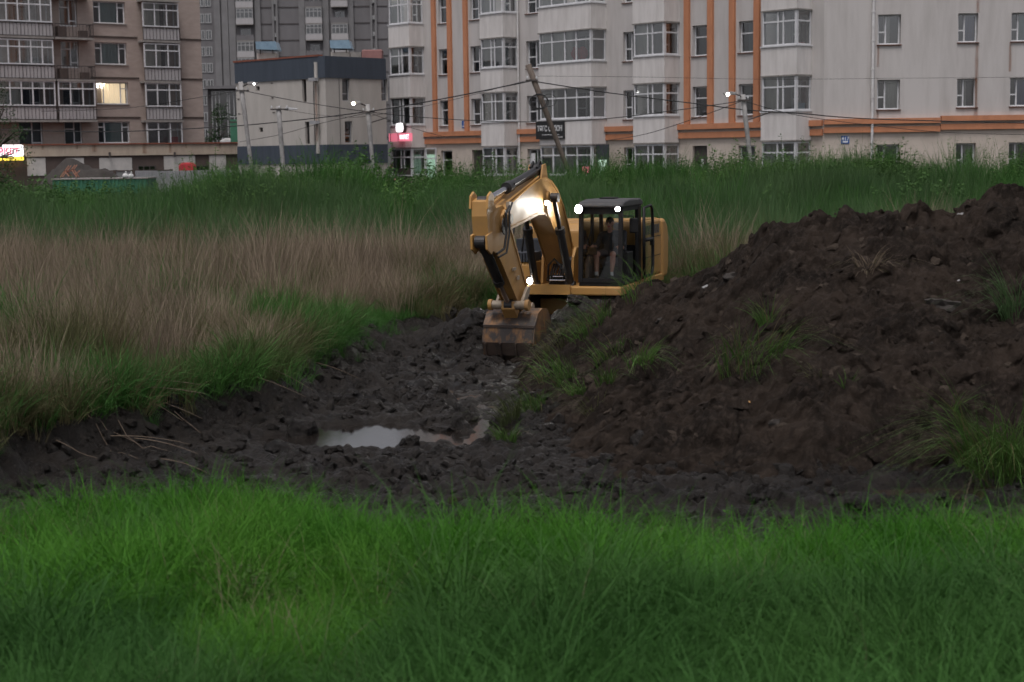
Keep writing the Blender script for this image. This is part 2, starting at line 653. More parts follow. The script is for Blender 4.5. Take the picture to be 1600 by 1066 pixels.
emit('lit_green', (0.55, 0.75, 0.60), 0.35)

# machine
def paint_mat(name, c, wear, dirt, wl, wh, scale, rough=0.42):
    """paint with dirt film and worn spots"""
    m, t, b, o = nodemat(name)
    N, L = t.nodes, t.links
    tc = N.new('ShaderNodeTexCoord')
    n1 = N.new('ShaderNodeTexNoise')
    n1.inputs['Scale'].default_value = scale
    n1.inputs['Detail'].default_value = 8
    n1.inputs['Roughness'].default_value = 0.7
    mp = N.new('ShaderNodeMapping')
    mp.inputs['Scale'].default_value = (1, 1, 0.55)
    L.new(tc.outputs['Object'], mp.inputs[0])
    L.new(mp.outputs[0], n1.inputs['Vector'])
    n2 = N.new('ShaderNodeTexNoise')
    n2.inputs['Scale'].default_value = scale * 0.45
    n2.inputs['Detail'].default_value = 6
    L.new(tc.outputs['Object'], n2.inputs['Vector'])
    r1 = N.new('ShaderNodeMapRange')
    r1.inputs[1].default_value = wl
    r1.inputs[2].default_value = wh
    L.new(n1.outputs[0], r1.inputs[0])
    r2 = N.new('ShaderNodeMapRange')
    r2.inputs[1].default_value = 0.40
    r2.inputs[2].default_value = 0.72
    r2.inputs[4].default_value = 0.75
    L.new(n2.outputs[0], r2.inputs[0])
    a = N.new('ShaderNodeMix')
    a.data_type = 'RGBA'
    a.inputs[6].default_value = (*c, 1)
    a.inputs[7].default_value = (*dirt, 1)
    L.new(r2.outputs[0], a.inputs[0])
    d = N.new('ShaderNodeMix')
    d.data_type = 'RGBA'
    d.inputs[7].default_value = (*wear, 1)
    L.new(a.outputs[2], d.inputs[6])
    L.new(r1.outputs[0], d.inputs[0])
    L.new(d.outputs[2], b.inputs['Base Color'])
    rr = N.new('ShaderNodeMapRange')
    rr.inputs[3].default_value = rough
    rr.inputs[4].default_value = 0.8
    L.new(r2.outputs[0], rr.inputs[0])
    L.new(rr.outputs[0], b.inputs['Roughness'])
    return m


paint_mat('yellow_paint', (0.46, 0.250, 0.072), (0.20, 0.11, 0.05), (0.30, 0.17, 0.075), 0.66, 0.74, 3.0)
paint_mat('yellow_clean', (0.40, 0.215, 0.062), (0.30, 0.18, 0.08), (0.38, 0.21, 0.075), 0.70, 0.8, 2.0)
paint_mat('bucket_steel', (0.27, 0.125, 0.035), (0.040, 0.030, 0.025), (0.07, 0.045, 0.03), 0.40, 0.56, 3.2, 0.5)
paint_mat('bucket_low', (0.060, 0.042, 0.033), (0.030, 0.025, 0.022), (0.08, 0.058, 0.046), 0.5, 0.6, 3.0, 0.45)
pm('black_steel', (0.018, 0.018, 0.019), (0.035, 0.032, 0.03), scale=5, rough=0.45)
pm('rubber', (0.018, 0.018, 0.018), (0.03, 0.028, 0.026), scale=8, rough=0.6)
pm('cab_grey', (0.055, 0.054, 0.056), (0.078, 0.076, 0.076), scale=5, rough=0.5, spec=0.3)
pm('cab_black', (0.010, 0.010, 0.011), (0.017, 0.016, 0.016), scale=5, rough=0.5, spec=0.25)
pm('seat_fabric', (0.03, 0.03, 0.033), (0.045, 0.045, 0.05), scale=10, rough=0.9)
pm('chrome', (0.55, 0.54, 0.56), (0.45, 0.43, 0.44), scale=6, rough=0.25, metal=1.0)
pm('pin_steel', (0.42, 0.35, 0.27), (0.28, 0.22, 0.16), scale=9, rough=0.5, metal=0.3)
pm('step_black', (0.028, 0.032, 0.042), (0.045, 0.048, 0.055), scale=8, rough=0.6)
pm('track_steel', (0.045, 0.036, 0.03), (0.07, 0.055, 0.045), scale=7, rough=0.8, bump=0.4)
pm('plastic_white', (0.26, 0.26, 0.26), (0.17, 0.16, 0.15), rough=0.6)
pm('orange_plastic', (0.36, 0.17, 0.11), (0.30, 0.14, 0.09), scale=5, rough=0.6)
emit('work_lamp', (1.0, 0.98, 0.93), 60.0)

# people
pm('skin', (0.42, 0.22, 0.16), (0.36, 0.18, 0.13), scale=10, rough=0.55)
pm('hair', (0.012, 0.010, 0.009), (0.02, 0.016, 0.014), scale=30, rough=0.6)
pm('cloth_black', (0.014, 0.015, 0.018), (0.024, 0.024, 0.028), scale=12, rough=0.9)
pm('cloth_shorts', (0.030, 0.026, 0.030), (0.045, 0.04, 0.045), scale=12, rough=0.9)
pm('cloth_white', (0.62, 0.62, 0.62), (0.5, 0.5, 0.5), scale=12, rough=0.9)
pm('shoe', (0.02, 0.02, 0.022), (0.03, 0.03, 0.03), rough=0.7)
pm('bag_white', (0.66, 0.65, 0.63), (0.5, 0.5, 0.5), scale=8, rough=0.7)

# ------------------------------------------------------------------ terrain
EDGE_Y = [10, 15, 18.5, 20.7, 23.0, 25.0, 28.5, 31.5, 34.0, 36.0, 38.0, 39.5, 40.6, 42, 44]
EDGE_X = [-30, -9.5, -7.2, -6.6, -5.2, -4.0, -3.6, -3.2, -2.4, -1.5, -0.5, 2.0, 5.0, 12, 60]
FRONT_X = [-12, -7, -5.2, -3.6, -2.4, -1.2, 0.2, 3.0, 5.0, 12]
FRONT_Y = [15.0, 15.1, 15.4, 16.2, 15.8, 14.7, 14.2, 14.3, 14.5, 14.8]


def bank_e(X, Y):
    """signed distance-like value: > 0 in the grown field, < 0 in the dug pit"""
    w = 0.45 * fbm(X * 0.9, Y * 0.9, 3, 3) + 0.18 * fbm(X * 3.1, Y * 3.1, 2, 9)
    e1 = np.interp(Y, EDGE_Y, EDGE_X) - X + w
    e2 = (Y - (39.5 - np.clip((X - 4.0) * 1.2, 0, 7))) + w
    return np.maximum(e1, np.where(X > 3, e2, -9))


def front_e(X, Y):
    return np.interp(X, FRONT_X, FRONT_Y) + 0.95 * fbm(X * 0.8, Y * 0.8, 3, 21) - Y


def ground_base(X, Y):
    e = bank_e(X, Y)
    fe = front_e(X, Y)
    field = sstep(-1.05, 0.16, e + 0.22 * fbm(X * 1.9, Y * 1.9, 3, 41))
    z = field * (0.60 + 0.20 * sstep(34, 42, Y) + 0.10 * fbm(X * 0.35, Y * 0.35, 3, 40))
    z = np.where(Y < 18, z * sstep(15.5, 18.5, Y + 0 * X), z)
    fr = sstep(-0.9, 0.5, fe)
    z = np.maximum(z, fr * (0.30 + 0.16 * fbm(X * 0.5, Y * 0.5, 3, 50)))
    top = np.interp(X, [-40, -13, -10.5, -6.3, -5.4, -4.3, -3, 5, 9, 12, 40], [1.75, 1.75, 2.35, 2.4, 1.8, 1.8, 2.1, 2.15, 2.45, 2.6, 2.6])
    em = sstep(48, 62, Y + 2.5 * fbm(X * 0.12, Y * 0.12, 2, 60))
    z = z + em * (top - 0.80)
    back = sstep(66, 74, Y)
    z = z * (1 - back) + 1.9 * back
    return z, field, fr


def ground_z(X, Y):
    X = np.asarray(X, dtype=float)
    Y = np.asarray(Y, dtype=float)
    z, field, fr = ground_base(X, Y)
    pit = (1 - np.clip(field, 0, 1)) * (1 - np.clip(fr, 0, 1)) * (1 - sstep(40, 44, Y))
    m = 0.05 * fbm(X * 0.6, Y * 0.6, 4, 70) + 0.17 * clods(X, Y, 0.62, 80) * vnoise(X * 0.5, Y * 0.5, 7) * 1.5
    m = m + 0.10 * clods(X, Y, 0.27, 90) + 0.05 * clods(X, Y, 0.12, 95) + 0.018 * fbm(X * 11, Y * 11, 2, 99)
    # low places that hold water
    wet = np.zeros_like(X)
    for cx, cy, rx, ry, d, kk in ((-1.75, 22.8, 1.75, 1.15, 1.0, 101), (-0.42, 23.6, 0.34, 0.6, 1.0, 102), (-0.25, 27.1, 0.9, 2.8, 0.60, 103),
                                  (4.9, 18.4, 1.5, 0.55, 0.9, 104), (-2.6, 27.0, 0.7, 0.5, 0.6, 105), (-1.2, 29.3, 0.9, 0.6, 0.6, 106)):
        q = ((X - cx) / rx) ** 2 + ((Y - cy) / ry) ** 2 + 0.9 * fbm(X * 1.7, Y * 1.7, 3, kk)
        wet = np.maximum(wet, d * sstep(0.0, 0.5, 1.2 - q))
    m = m * (1 - 0.5 * wet) - 0.105 * wet
    # spoil heaped round the machine and under the stick
    m = m + 0.86 * np.exp(-(((X - 1.35) / 0.72) ** 2 + ((Y - 33.35) / 0.62) ** 2)) + 0.62 * np.exp(-(((X + 0.95) / 0.85) ** 2 + ((Y - 33.3) / 0.75) ** 2))
    m = m - 0.20 * np.exp(-(((X - 0.05) / 0.9) ** 2 + ((Y - 31.0) / 1.1) ** 2))
    m = m + 0.95 * np.exp(-(((X - 2.7) / 1.0) ** 2 + ((Y - 32.9) / 0.75) ** 2)) + 0.35 * np.exp(-(((X + 0.1) / 0.5) ** 2 + ((Y - 33.4) / 0.4) ** 2))
    z = z + pit * (m - 0.06)
    rough = np.clip(field, 0, 1) * (1 - np.clip(field, 0, 1)) * 4
    z = z + rough * (0.22 * fbm(X * 2.4, Y * 2.4, 3, 66) + 0.12 * fbm(X * 7, Y * 7, 3, 67))
    return z


CREST_X = [-0.2, 0.5, 0.9, 1.7, 2.7, 3.85, 4.35, 4.8, 5.5, 6.4, 6.9, 7.4, 8.2, 9.5, 11, 13]
CREST_Y = [28.5, 29.6, 29.8, 28.5, 27.2, 26.2, 25.9, 25.6, 25.4, 25.2, 25.2, 25.2, 25.2, 25.2, 25.3, 25.5]
CREST_Z = [-0.1, 0.40, 0.80, 1.44, 1.90, 2.58, 2.98, 3.04, 3.18, 3.32, 3.16, 3.36, 3.22, 3.35, 2.5, 0.4]
TOE_X = [-0.6, -0.2, 0.1, 0.6, 1.5, 3.8, 6.2, 9, 13]
TOE_Y = [24.5, 22.6, 21.4, 20.1, 18.9, 19.1, 19.5, 19.3, 20]


def mound_z(X, Y):
    X = np.asarray(X, dtype=float)
    Y = np.asarray(Y, dtype=float)
    wob = 0.35 * fbm(X * 0.7, Y * 0.7, 3, 200)
    Xw = X + wob
    yc = np.interp(Xw, CREST_X, CREST_Y)
    zc = np.interp(Xw, CREST_X, CREST_Z)
    yt = np.interp(Xw, TOE_X, TOE_Y)
    t = (Y - yt) / np.maximum(yc - yt, 0.5)
    front = np.where(t < 1, 0.62 * t + 0.38 * sstep(0, 1, t), 1)
    front = np.where(t < 0, t * 0.8, front)
    # a shelf halfway, as dumped load by load
    front = front + 0.07 * np.sin(np.clip(t, 0, 1) * 2 * np.pi) * (0.6 + 0.8 * vnoise(X * 0.6, Y * 0 + 3.0, 210))
    bt = (Y - yc) / 4.2
    backs = np.where(bt > 0, 1 - bt * 0.9 - 0.15 * bt * bt, 1)
    z = zc * np.minimum(front, backs)
    body = np.clip(z * 2.5, 0, 1)
    z = z + body * (0.30 * fbm(X * 0.75, Y * 0.75, 4, 220))
    z = z + (0.25 + 0.75 * body) * (0.09 * clods(X, Y, 0.85, 230) * vnoise(X, Y, 231) * 1.4 + 0.11 * clods(X, Y, 0.38, 235) + 0.10 * clods(X, Y, 0.17, 240) + 0.05 * clods(X, Y, 0.085, 245))
    z = z + 0.05 * fbm(X * 5, Y * 5, 3, 250)
    return z - 0.22


def surf_z(X, Y):
    return np.maximum(ground_z(X, Y), np.where((np.asarray(X) > -0.8) & (np.asarray(Y) < 33), mound_z(X, Y), -9))


def hit(px, py, y0=14, y1=66):
    """where a photo ray meets the terrain"""
    d = ray(px, py)
    Y = np.linspace(y0, y1, 5200)
    X = CAM.x + d.x / d.y * Y
    Z = CAM.z + d.z / d.y * Y
    below = Z < surf_z(X, Y)
    i = int(np.argmax(below)) if below.any() else len(Y) - 1
    return Vector((X[i], Y[i], Z[i]))


def grid(xs, ys, zf, name, mat):
    Xg, Yg = np.meshgrid(xs, ys)
    Z = zf(Xg, Yg)
    V = np.stack([Xg.ravel(), Yg.ravel(), Z.ravel()], 1)
    nx, ny = len(xs), len(ys)
    a = (np.arange(ny - 1)[:, None] * nx + np.arange(nx - 1)[None, :]).ravel()
    Fq = np.stack([a, a + 1, a + nx + 1, a + nx], 1)
    me = np_mesh(name, V, Fq, mat)
    o = bpy.data.objects.new(name, me)
    COL.objects.link(o)
    return o


xs = np.concatenate([[-900, -500, -250, -120, -70], np.arange(-45, -9, 0.7), np.arange(-9, 5.2, 0.036), np.arange(5.2, 9.5, 0.08), np.arange(9.6, 45, 0.8), [70, 120, 250, 500, 900]])
ys = np.concatenate([[-60, -20, 0, 5], np.arange(8, 14.5, 0.15), np.arange(14.5, 34, 0.036), np.arange(34, 42, 0.1), np.arange(42, 76, 0.5), [80, 90, 110, 150, 220, 400, 700, 1200]])
ground = grid(xs, ys, ground_z, 'ground', 'mud')
tag(ground, kind='structure')

mo = grid(np.arange(-0.75, 12.8, 0.034), np.arange(18.2, 31.8, 0.036), mound_z, 'soil_mound', 'soil')
co = np.empty(len(mo.data.vertices) * 3, dtype=np.float32)
mo.data.vertices.foreach_get('co', co)
co = co.reshape(-1, 3)
x_, y_ = co[:, 0].astype(float), co[:, 1].astype(float)
bul = 0.20 * clods(x_, y_, 0.55, 260) + 0.15 * clods(x_, y_, 0.26, 265) + 0.07 * clods(x_, y_, 0.13, 268) + 0.08 * np.abs(fbm(x_ * 3.2, y_ * 3.2, 3, 270))
co[:, 1] -= 0.75 * bul
co[:, 2] += 0.35 * bul
co[:, 0] += 0.10 * fbm(x_ * 2.6, y_ * 2.6, 3, 275)
mo.data.vertices.foreach_set('co', co.ravel())
mo.data.update()
tag(mo, 'large heap of dark excavated soil to the right of the excavator', 'soil heap')

w_ = MB().poly([(-5, 17.0, -0.055), (1.2, 17.0, -0.055), (1.2, 31.5, -0.055), (-5, 31.5, -0.055)]).build('puddle_water', 'water', recalc=False)
tag(w_, kind='structure')
w_ = MB().poly([(1.3, 16.5, -0.05), (8.5, 16.5, -0.05), (8.5, 20.5, -0.05), (1.3, 20.5, -0.05)]).build('muddy_water', 'muddy_water', recalc=False)
tag(w_, kind='structure')

# ------------------------------------------------------------------ vegetation
def blades(rng, n, h, hv, spread, width, lean, droop, segs=3, bias=(0, 0), base=None):
    """arching grass blades as tapered strips: returns verts, quads, per-vertex random"""
    az = rng.uniform(0, 2 * np.pi, n)
    rad = spread * np.sqrt(rng.uniform(0, 1, n))
    if base is None:
        bx, by, bz = rad * np.cos(az), rad * np.sin(az), np.zeros(n)
    else:
        bx, by, bz = base
    L_ = h * (1 + hv * rng.uniform(-1, 1, n))
    ln = lean * rng.uniform(0.2, 1.0, n)
    dr = droop * rng.uniform(0.2, 1.3, n)
    da = az + rng.normal(0, 0.7, n)
    dx = np.cos(da) + bias[0]
    dy = np.sin(da) + bias[1]
    nn = np.hypot(dx, dy) + 1e-6
    dx, dy = dx / nn, dy / nn
    wa = rng.uniform(0, np.pi, n)
    wx, wy = np.cos(wa), np.sin(wa)
    V = np.zeros((n, (segs + 1) * 2, 3))
    for s in range(segs + 1):
        t = s / segs
        hor = L_ * (ln * t + dr * t ** 2.2)
        zz = L_ * (t - 0.75 * dr * t ** 2.6)
        w = width * (1 - 0.93 * t ** 1.4) * (0.7 + 0.3 * min(1, 4 * t + 0.3))
        cx, cy = bx + dx * hor, by + dy * hor
        V[:, 2 * s, 0] = cx - wx * w / 2
        V[:, 2 * s, 1] = cy - wy * w / 2
        V[:, 2 * s + 1, 0] = cx + wx * w / 2
        V[:, 2 * s + 1, 1] = cy + wy * w / 2
        V[:, 2 * s, 2] = bz + zz
        V[:, 2 * s + 1, 2] = bz + zz
    k = (segs + 1) * 2
    q = np.array([[2 * s, 2 * s + 1, 2 * s + 3, 2 * s + 2] for s in range(segs)])
    Fq = (np.arange(n)[:, None, None] * k + q[None]).reshape(-1, 4)
    rnd = np.repeat(rng.uniform(0, 1, n), k)
    return V.reshape(-1, 3), Fq, rnd


def leaf_sprays(rng, stems, h, leaves, leaf_len, leaf_w, spread, lean=0.25, plume=0.0):
    """leafy weed: upright stems set with diamond leaves"""
    Vs, Fs, Rs = [], [], []
    nv = 0
    for s in range(stems):
        a = rng.uniform(0, 2 * np.pi)
        r = spread * math.sqrt(rng.uniform())
        b = np.array([r * math.cos(a), r * math.sin(a), 0])
        hh = h * rng.uniform(0.65, 1.1)
        dv = np.array([math.cos(a) * lean * rng.uniform(0, 1), math.sin(a) * lean * rng.uniform(0, 1), 1.0])
        # stem: thin strip cross
        for w in (np.array([0.006, 0, 0]), np.array([0, 0.006, 0])):
            Vs.append(np.array([b - w, b + w, b + dv * hh + w * 0.3, b + dv * hh - w * 0.3]))
            Fs.append(np.array([[nv, nv + 1, nv + 2, nv + 3]]))
            Rs.append(np.full(4, rng.uniform()))
            nv += 4
        for i in range(leaves):
            t = rng.uniform(0.12, 1.0)
            p = b + dv * hh * t
            az = rng.uniform(0, 2 * np.pi)
            el = rng.uniform(-0.3, 0.9)
            ll = leaf_len * rng.uniform(0.6, 1.2) * (1.15 - 0.6 * t)
            d = np.array([math.cos(az) * math.cos(el), math.sin(az) * math.cos(el), math.sin(el)])
            sd_ = np.cross(d, [0, 0, 1]) + rng.normal(0, 0.35, 3)
            sd_ /= np.linalg.norm(sd_) + 1e-6
            lw = leaf_w * rng.uniform(0.7, 1.2)
            p0 = p + d * 0.01
            Vs.append(np.array([p0, p0 + d * ll * 0.45 + sd_ * lw / 2 - [0, 0, 0.01], p0 + d * ll - [0, 0, ll * 0.25], p0 + d * ll * 0.45 - sd_ * lw / 2 - [0, 0, 0.01]]))
            Fs.append(np.array([[nv, nv + 1, nv + 2, nv + 3]]))
            Rs.append(np.full(4, rng.uniform()))
            nv += 4
    return np.concatenate(Vs), np.concatenate(Fs), np.concatenate(Rs)


def protos(name, mat, gen, n):
    c = bpy.data.collections.new(name + '_protos')
    for i in range(n):
        V, Fq, rnd = gen(np.random.default_rng(900 + i * 13 + len(name)))
        me = np_mesh(name + '_%02d' % i, V, Fq, mat, smooth=True, attrs={'bl': rnd})
        c.objects.link(bpy.data.objects.new(name + '_proto_%02d' % i, me))
    return c


def scatter(name, pts, scale, coll, n, label, cat, rng, tilt=0.12, follow=0.0):
    """one 'stuff' object: instances of clumps on points"""
    me = bpy.data.meshes.new(name)
    P = np.asarray(pts, dtype=np.float32)
    me.vertices.add(len(P))
    me.vertices.foreach_set('co', P.ravel())
    rot = np.zeros((len(P), 3), dtype=np.float32)
    rot[:, 0] = rng.normal(0, tilt, len(P))
    rot[:, 1] = rng.normal(0, tilt, len(P))
    rot[:, 2] = rng.uniform(0, 6.283, len(P))
    if follow:
        gx = (ground_z(P[:, 0] + follow, P[:, 1]) - ground_z(P[:, 0] - follow, P[:, 1])) / (2 * follow)
        gy = (ground_z(P[:, 0], P[:, 1] + follow) - ground_z(P[:, 0], P[:, 1] - follow)) / (2 * follow)
        for i in range(len(P)):
            nrm = Vector((-gx[i], -gy[i], 1)).normalized()
            q = Vector((0, 0, 1)).rotation_difference(nrm).to_matrix() @ Matrix.Rotation(rot[i, 2], 3, 'Z')
            rot[i] = q.to_euler()[:]
    a = me.attributes.new('rot', 'FLOAT_VECTOR', 'POINT')
    a.data.foreach_set('vector', rot.ravel())
    a = me.attributes.new('scl', 'FLOAT', 'POINT')
    a.data.foreach_set('value', np.asarray(scale, dtype=np.float32))
    a = me.attributes.new('idx', 'INT', 'POINT')
    a.data.foreach_set('value', rng.integers(0, n, len(P)).astype(np.int32))
    o = bpy.data.objects.new(name, me)
    COL.objects.link(o)
    ng = bpy.data.node_groups.new(name + '_scatter', 'GeometryNodeTree')
    ng.interface.new_socket('Geometry', in_out='INPUT', socket_type='NodeSocketGeometry')
    ng.interface.new_socket('Geometry', in_out='OUTPUT', socket_type='NodeSocketGeometry')
    N, L = ng.nodes, ng.links
    gi = N.new('NodeGroupInput')
    go = N.new('NodeGroupOutput')
    ip = N.new('GeometryNodeInstanceOnPoints')
    ci = N.new('GeometryNodeCollectionInfo')
    ci.inputs['Collection'].default_value = coll
    ci.inputs['Separate Children'].default_value = True
    ci.inputs['Reset Children'].default_value = True

    def na(nm, tp):
        x = N.new('GeometryNodeInputNamedAttribute')
        x.data_type = tp
        x.inputs['Name'].default_value = nm
        return x.outputs['Attribute']
    L.new(gi.outputs[0], ip.inputs['Points'])
    L.new(ci.outputs[0], ip.inputs['Instance'])
    ip.inputs['Pick Instance'].default_value = True
    L.new(na('idx', 'INT'), ip.inputs['Instance Index'])
    L.new(na('rot', 'FLOAT_VECTOR'), ip.inputs['Rotation'])
    L.new(na('scl', 'FLOAT'), ip.inputs['Scale'])
    L.new(ip.outputs[0], go.inputs[0])
    md = o.modifiers.new('scatter', 'NODES')
    md.node_group = ng
    tag(o, label, cat, kind='stuff')
    return o


def cells(rng, x0, x1, y0, y1, s):
    gx, gy = np.meshgrid(np.arange(x0, x1, s), np.arange(y0, y1, s))
    gx = gx + (np.arange(gx.shape[0]) % 2)[:, None] * s * 0.5
    return gx.ravel() + rng.uniform(-0.12, 0.12, gx.size) * s, gy.ravel() + rng.uniform(-0.12, 0.12, gx.size) * s


def sward(rng, size, dens, nb, h, spread, width, lean, droop, segs=3, hv=0.35, tv=0.28):
    """a square of tufts in one mesh: tufts differ in height, lean and tone"""
    n = int(size * size * dens)
    seed_ = rng.integers(0, 90)
    k = int(math.sqrt(n)) + 1
    cx, cy = np.meshgrid((np.arange(k) + 0.5) / k - 0.5, (np.arange(k) + 0.5) / k - 0.5)
    cx = cx.ravel() * size + rng.uniform(-0.6, 0.6, k * k) * size / k
    cy = cy.ravel() * size + rng.uniform(-0.6, 0.6, k * k) * size / k
    Vs, Fs, Rs = [], [], []
    nv = 0
    for i in range(len(cx)):
        sc = np.clip(1 + tv * rng.normal() + 0.55 * float(fbm(np.array([cx[i] * 2.6 + 7.7 * seed_]), np.array([cy[i] * 2.6]), 2, 800)[0]), 0.42, 1.7)
        ta = rng.uniform(0, 6.283)
        tb = rng.uniform(0, 0.8)
        V, Fq, rr = blades(rng, nb, h * sc, hv, spread * sc, width, lean, droop, segs, bias=(tb * math.cos(ta), tb * math.sin(ta)))
        V[:, 0] += cx[i]
        V[:, 1] += cy[i]
        Vs.append(V)
        Fs.append(Fq + nv)
        Rs.append(np.clip(rr * 0.6 + 0.4 * rng.uniform(), 0, 1))
        nv += len(V)
    return np.concatenate(Vs), np.concatenate(Fs), np.concatenate(Rs)


def weed_patch(rng, size, n, *args, **kw):
    Vs, Fs, Rs = [], [], []
    nv = 0
    for i in range(n):
        V, Fq, rr = leaf_sprays(rng, *args, **kw)
        V = V * np.clip(1 + 0.25 * rng.normal(), 0.5, 1.6)
        V[:, 0] += rng.uniform(-0.5, 0.5) * size
        V[:, 1] += rng.uniform(-0.5, 0.5) * size
        Vs.append(V)
        Fs.append(Fq + nv)
        Rs.append(np.clip(rr * 0.6 + 0.4 * rng.uniform(), 0, 1))
        nv += len(V)
    return np.concatenate(Vs), np.concatenate(Fs), np.concatenate(Rs)


def rand_pts(rng, n, x0, x1, y0, y1):
    return rng.uniform(x0, x1, n), rng.uniform(y0, y1, n)


# --- lush grass in front
rng = np.random.default_rng(5)
K_LUSH = dict(h=0.47, spread=0.11, width=0.0095, lean=0.24, droop=0.75, segs=4)
C_lush = protos('lush_grass', 'grass_lush', lambda r: sward(r, 1.1, 50, 40, tv=0.36, **K_LUSH), 5)
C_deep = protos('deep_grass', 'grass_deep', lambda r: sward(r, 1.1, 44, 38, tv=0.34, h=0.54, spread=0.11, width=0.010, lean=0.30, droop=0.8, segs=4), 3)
C_edge = protos('edge_grass', 'grass_lush', lambda r: blades(r, 40, 0.46, 0.4, 0.14, 0.0095, 0.34, 0.6, 4), 6)
X, Y = cells(rng, -7.6, 7.8, 8.8, 17.4, 1.0)
fe = front_e(X, Y)
keep = fe > 0.42
X, Y, fe = X[keep], Y[keep], fe[keep]
patch = fbm(X * 0.7, Y * 0.7, 3, 300)
sc_ = np.clip(1.0 + 0.8 * patch, 0.7, 1.4)
deep_vignette = vnoise(X * 0.6, Y * 0.6, 310) + 0.14 * np.clip(12.6 - Y, -1.5, 2.5) > 0.60  # random dark patches, crowded on the near side: vignette darkening put into grass colour
P = np.stack([X, Y, ground_z(X, Y) - 0.03], 1)
scatter('lush_grass', P[~deep_vignette], sc_[~deep_vignette], C_lush, 5, 'lush bright green grass covering the foreground', 'grass', rng, follow=0.4)
scatter('deep_vignette_grass', P[deep_vignette], sc_[deep_vignette], C_deep, 3, 'darker green foreground grass patches, crowded nearer to paint in vignette darkening', 'grass', rng, follow=0.4)
X, Y = rand_pts(rng, 5200, -7.6, 7.8, 13.2, 17.4)
fe = front_e(X, Y)
keep = (fe > -0.1 - 0.45 * rng.uniform(0, 1, len(X)) ** 3) & (fe < 0.75) & (rng.uniform(0, 1, len(X)) < 0.75 + fbm(X * 1.5, Y * 1.5, 2, 301))
X, Y, fe = X[keep], Y[keep], fe[keep]
sc_ = np.clip(0.95 + 0.3 * rng.normal(0, 1, len(X)) + 0.5 * fbm(X * 1.1, Y * 1.1, 2, 302), 0.4, 1.5) * (0.65 + 0.35 * sstep(-0.3, 0.5, fe))
scatter('edge_grass', np.stack([X, Y, ground_z(X, Y) - 0.03], 1), sc_, C_edge, 6, 'ragged green grass fringe along the near edge of the mud', 'grass', rng, 0.2)

C_broad = protos('broad_weed', 'weed', lambda r: leaf_sprays(r, 5, 0.30, 12, 0.08, 0.026, 0.09, 0.5), 5)
X, Y = rand_pts(rng, 160, -6.5, 6.5, 10.5, 15.6)
keep = (front_e(X, Y) > 0.1) & (vnoise(X * 0.7, Y * 0.7, 330) > 0.45)
X, Y = X[keep], Y[keep]
scatter('broadleaf_weeds', np.stack([X, Y, ground_z(X, Y)], 1), rng.uniform(0.8, 1.5, len(X)), C_broad, 5, 'scattered broad leaved weeds growing through the front grass', 'weeds', rng, 0.15)
C_straw = protos('dead_straw', 'reed_dry', lambda r: blades(r, 9, 0.55, 0.35, 0.10, 0.007, 0.35, 0.45, 4), 5)
X, Y = rand_pts(rng, 420, -6.5, 6.5, 10, 15.8)
keep = (front_e(X, Y) > -0.2) & ((vnoise(X * 0.9, Y * 0.9, 340) > 0.62) | (np.hypot(X - 3.85, Y - 12.3) < 0.7) | (np.hypot(X - 0.25, Y - 11.6) < 0.4))
X, Y = X[keep], Y[keep]
scatter('dead_straw', np.stack([X, Y, ground_z(X, Y)], 1), rng.uniform(0.7, 1.2, len(X)), C_straw, 5, 'thin dead straw stalks standing among the front grass', 'straw', rng, 0.25)

# --- field left of the pit: dry reeds and green patches
rng = np.random.default_rng(6)
K_DRY = dict(h=0.84, spread=0.20, width=0.012, lean=0.24, droop=0.22, tv=0.42)
K_MIX = dict(h=0.82, spread=0.20, width=0.012, lean=0.22, droop=0.32)
K_GRN = dict(h=0.78, spread=0.20, width=0.014, lean=0.24, droop=0.45)
K_TEA = dict(h=1.0, spread=0.22, width=0.014, lean=0.15, droop=0.2)
SETS = [('dry_reeds', 'reed_dry', K_DRY, 'dry straw coloured reeds standing in the field left of the pit', 'reeds'),
        ('half_dry_grass', 'reed_mix', K_MIX, 'half dry olive grass between reeds and green tufts', 'grass'),
        ('green_field_grass', 'grass_deep', K_GRN, 'tall green grass growing in patches of the field', 'grass'),
        ('blue_green_reeds', 'grass_teal', K_TEA, 'blue green reeds at the foot of the weedy embankment', 'reeds')]
C_sw = [protos(n_ + '_sward', m_, lambda r, k_=k_: sward(r, 0.95, 17, 36, **k_), 4) for n_, m_, k_, l_, c_ in SETS]
C_tf = [protos(n_ + '_tuft', m_, lambda r, k_=k_: blades(r, 46, k_['h'], 0.35, k_['spread'], k_['width'], k_['lean'] * 1.3, k_['droop'] * 1.5, 3), 4) for n_, m_, k_, l_, c_ in SETS]


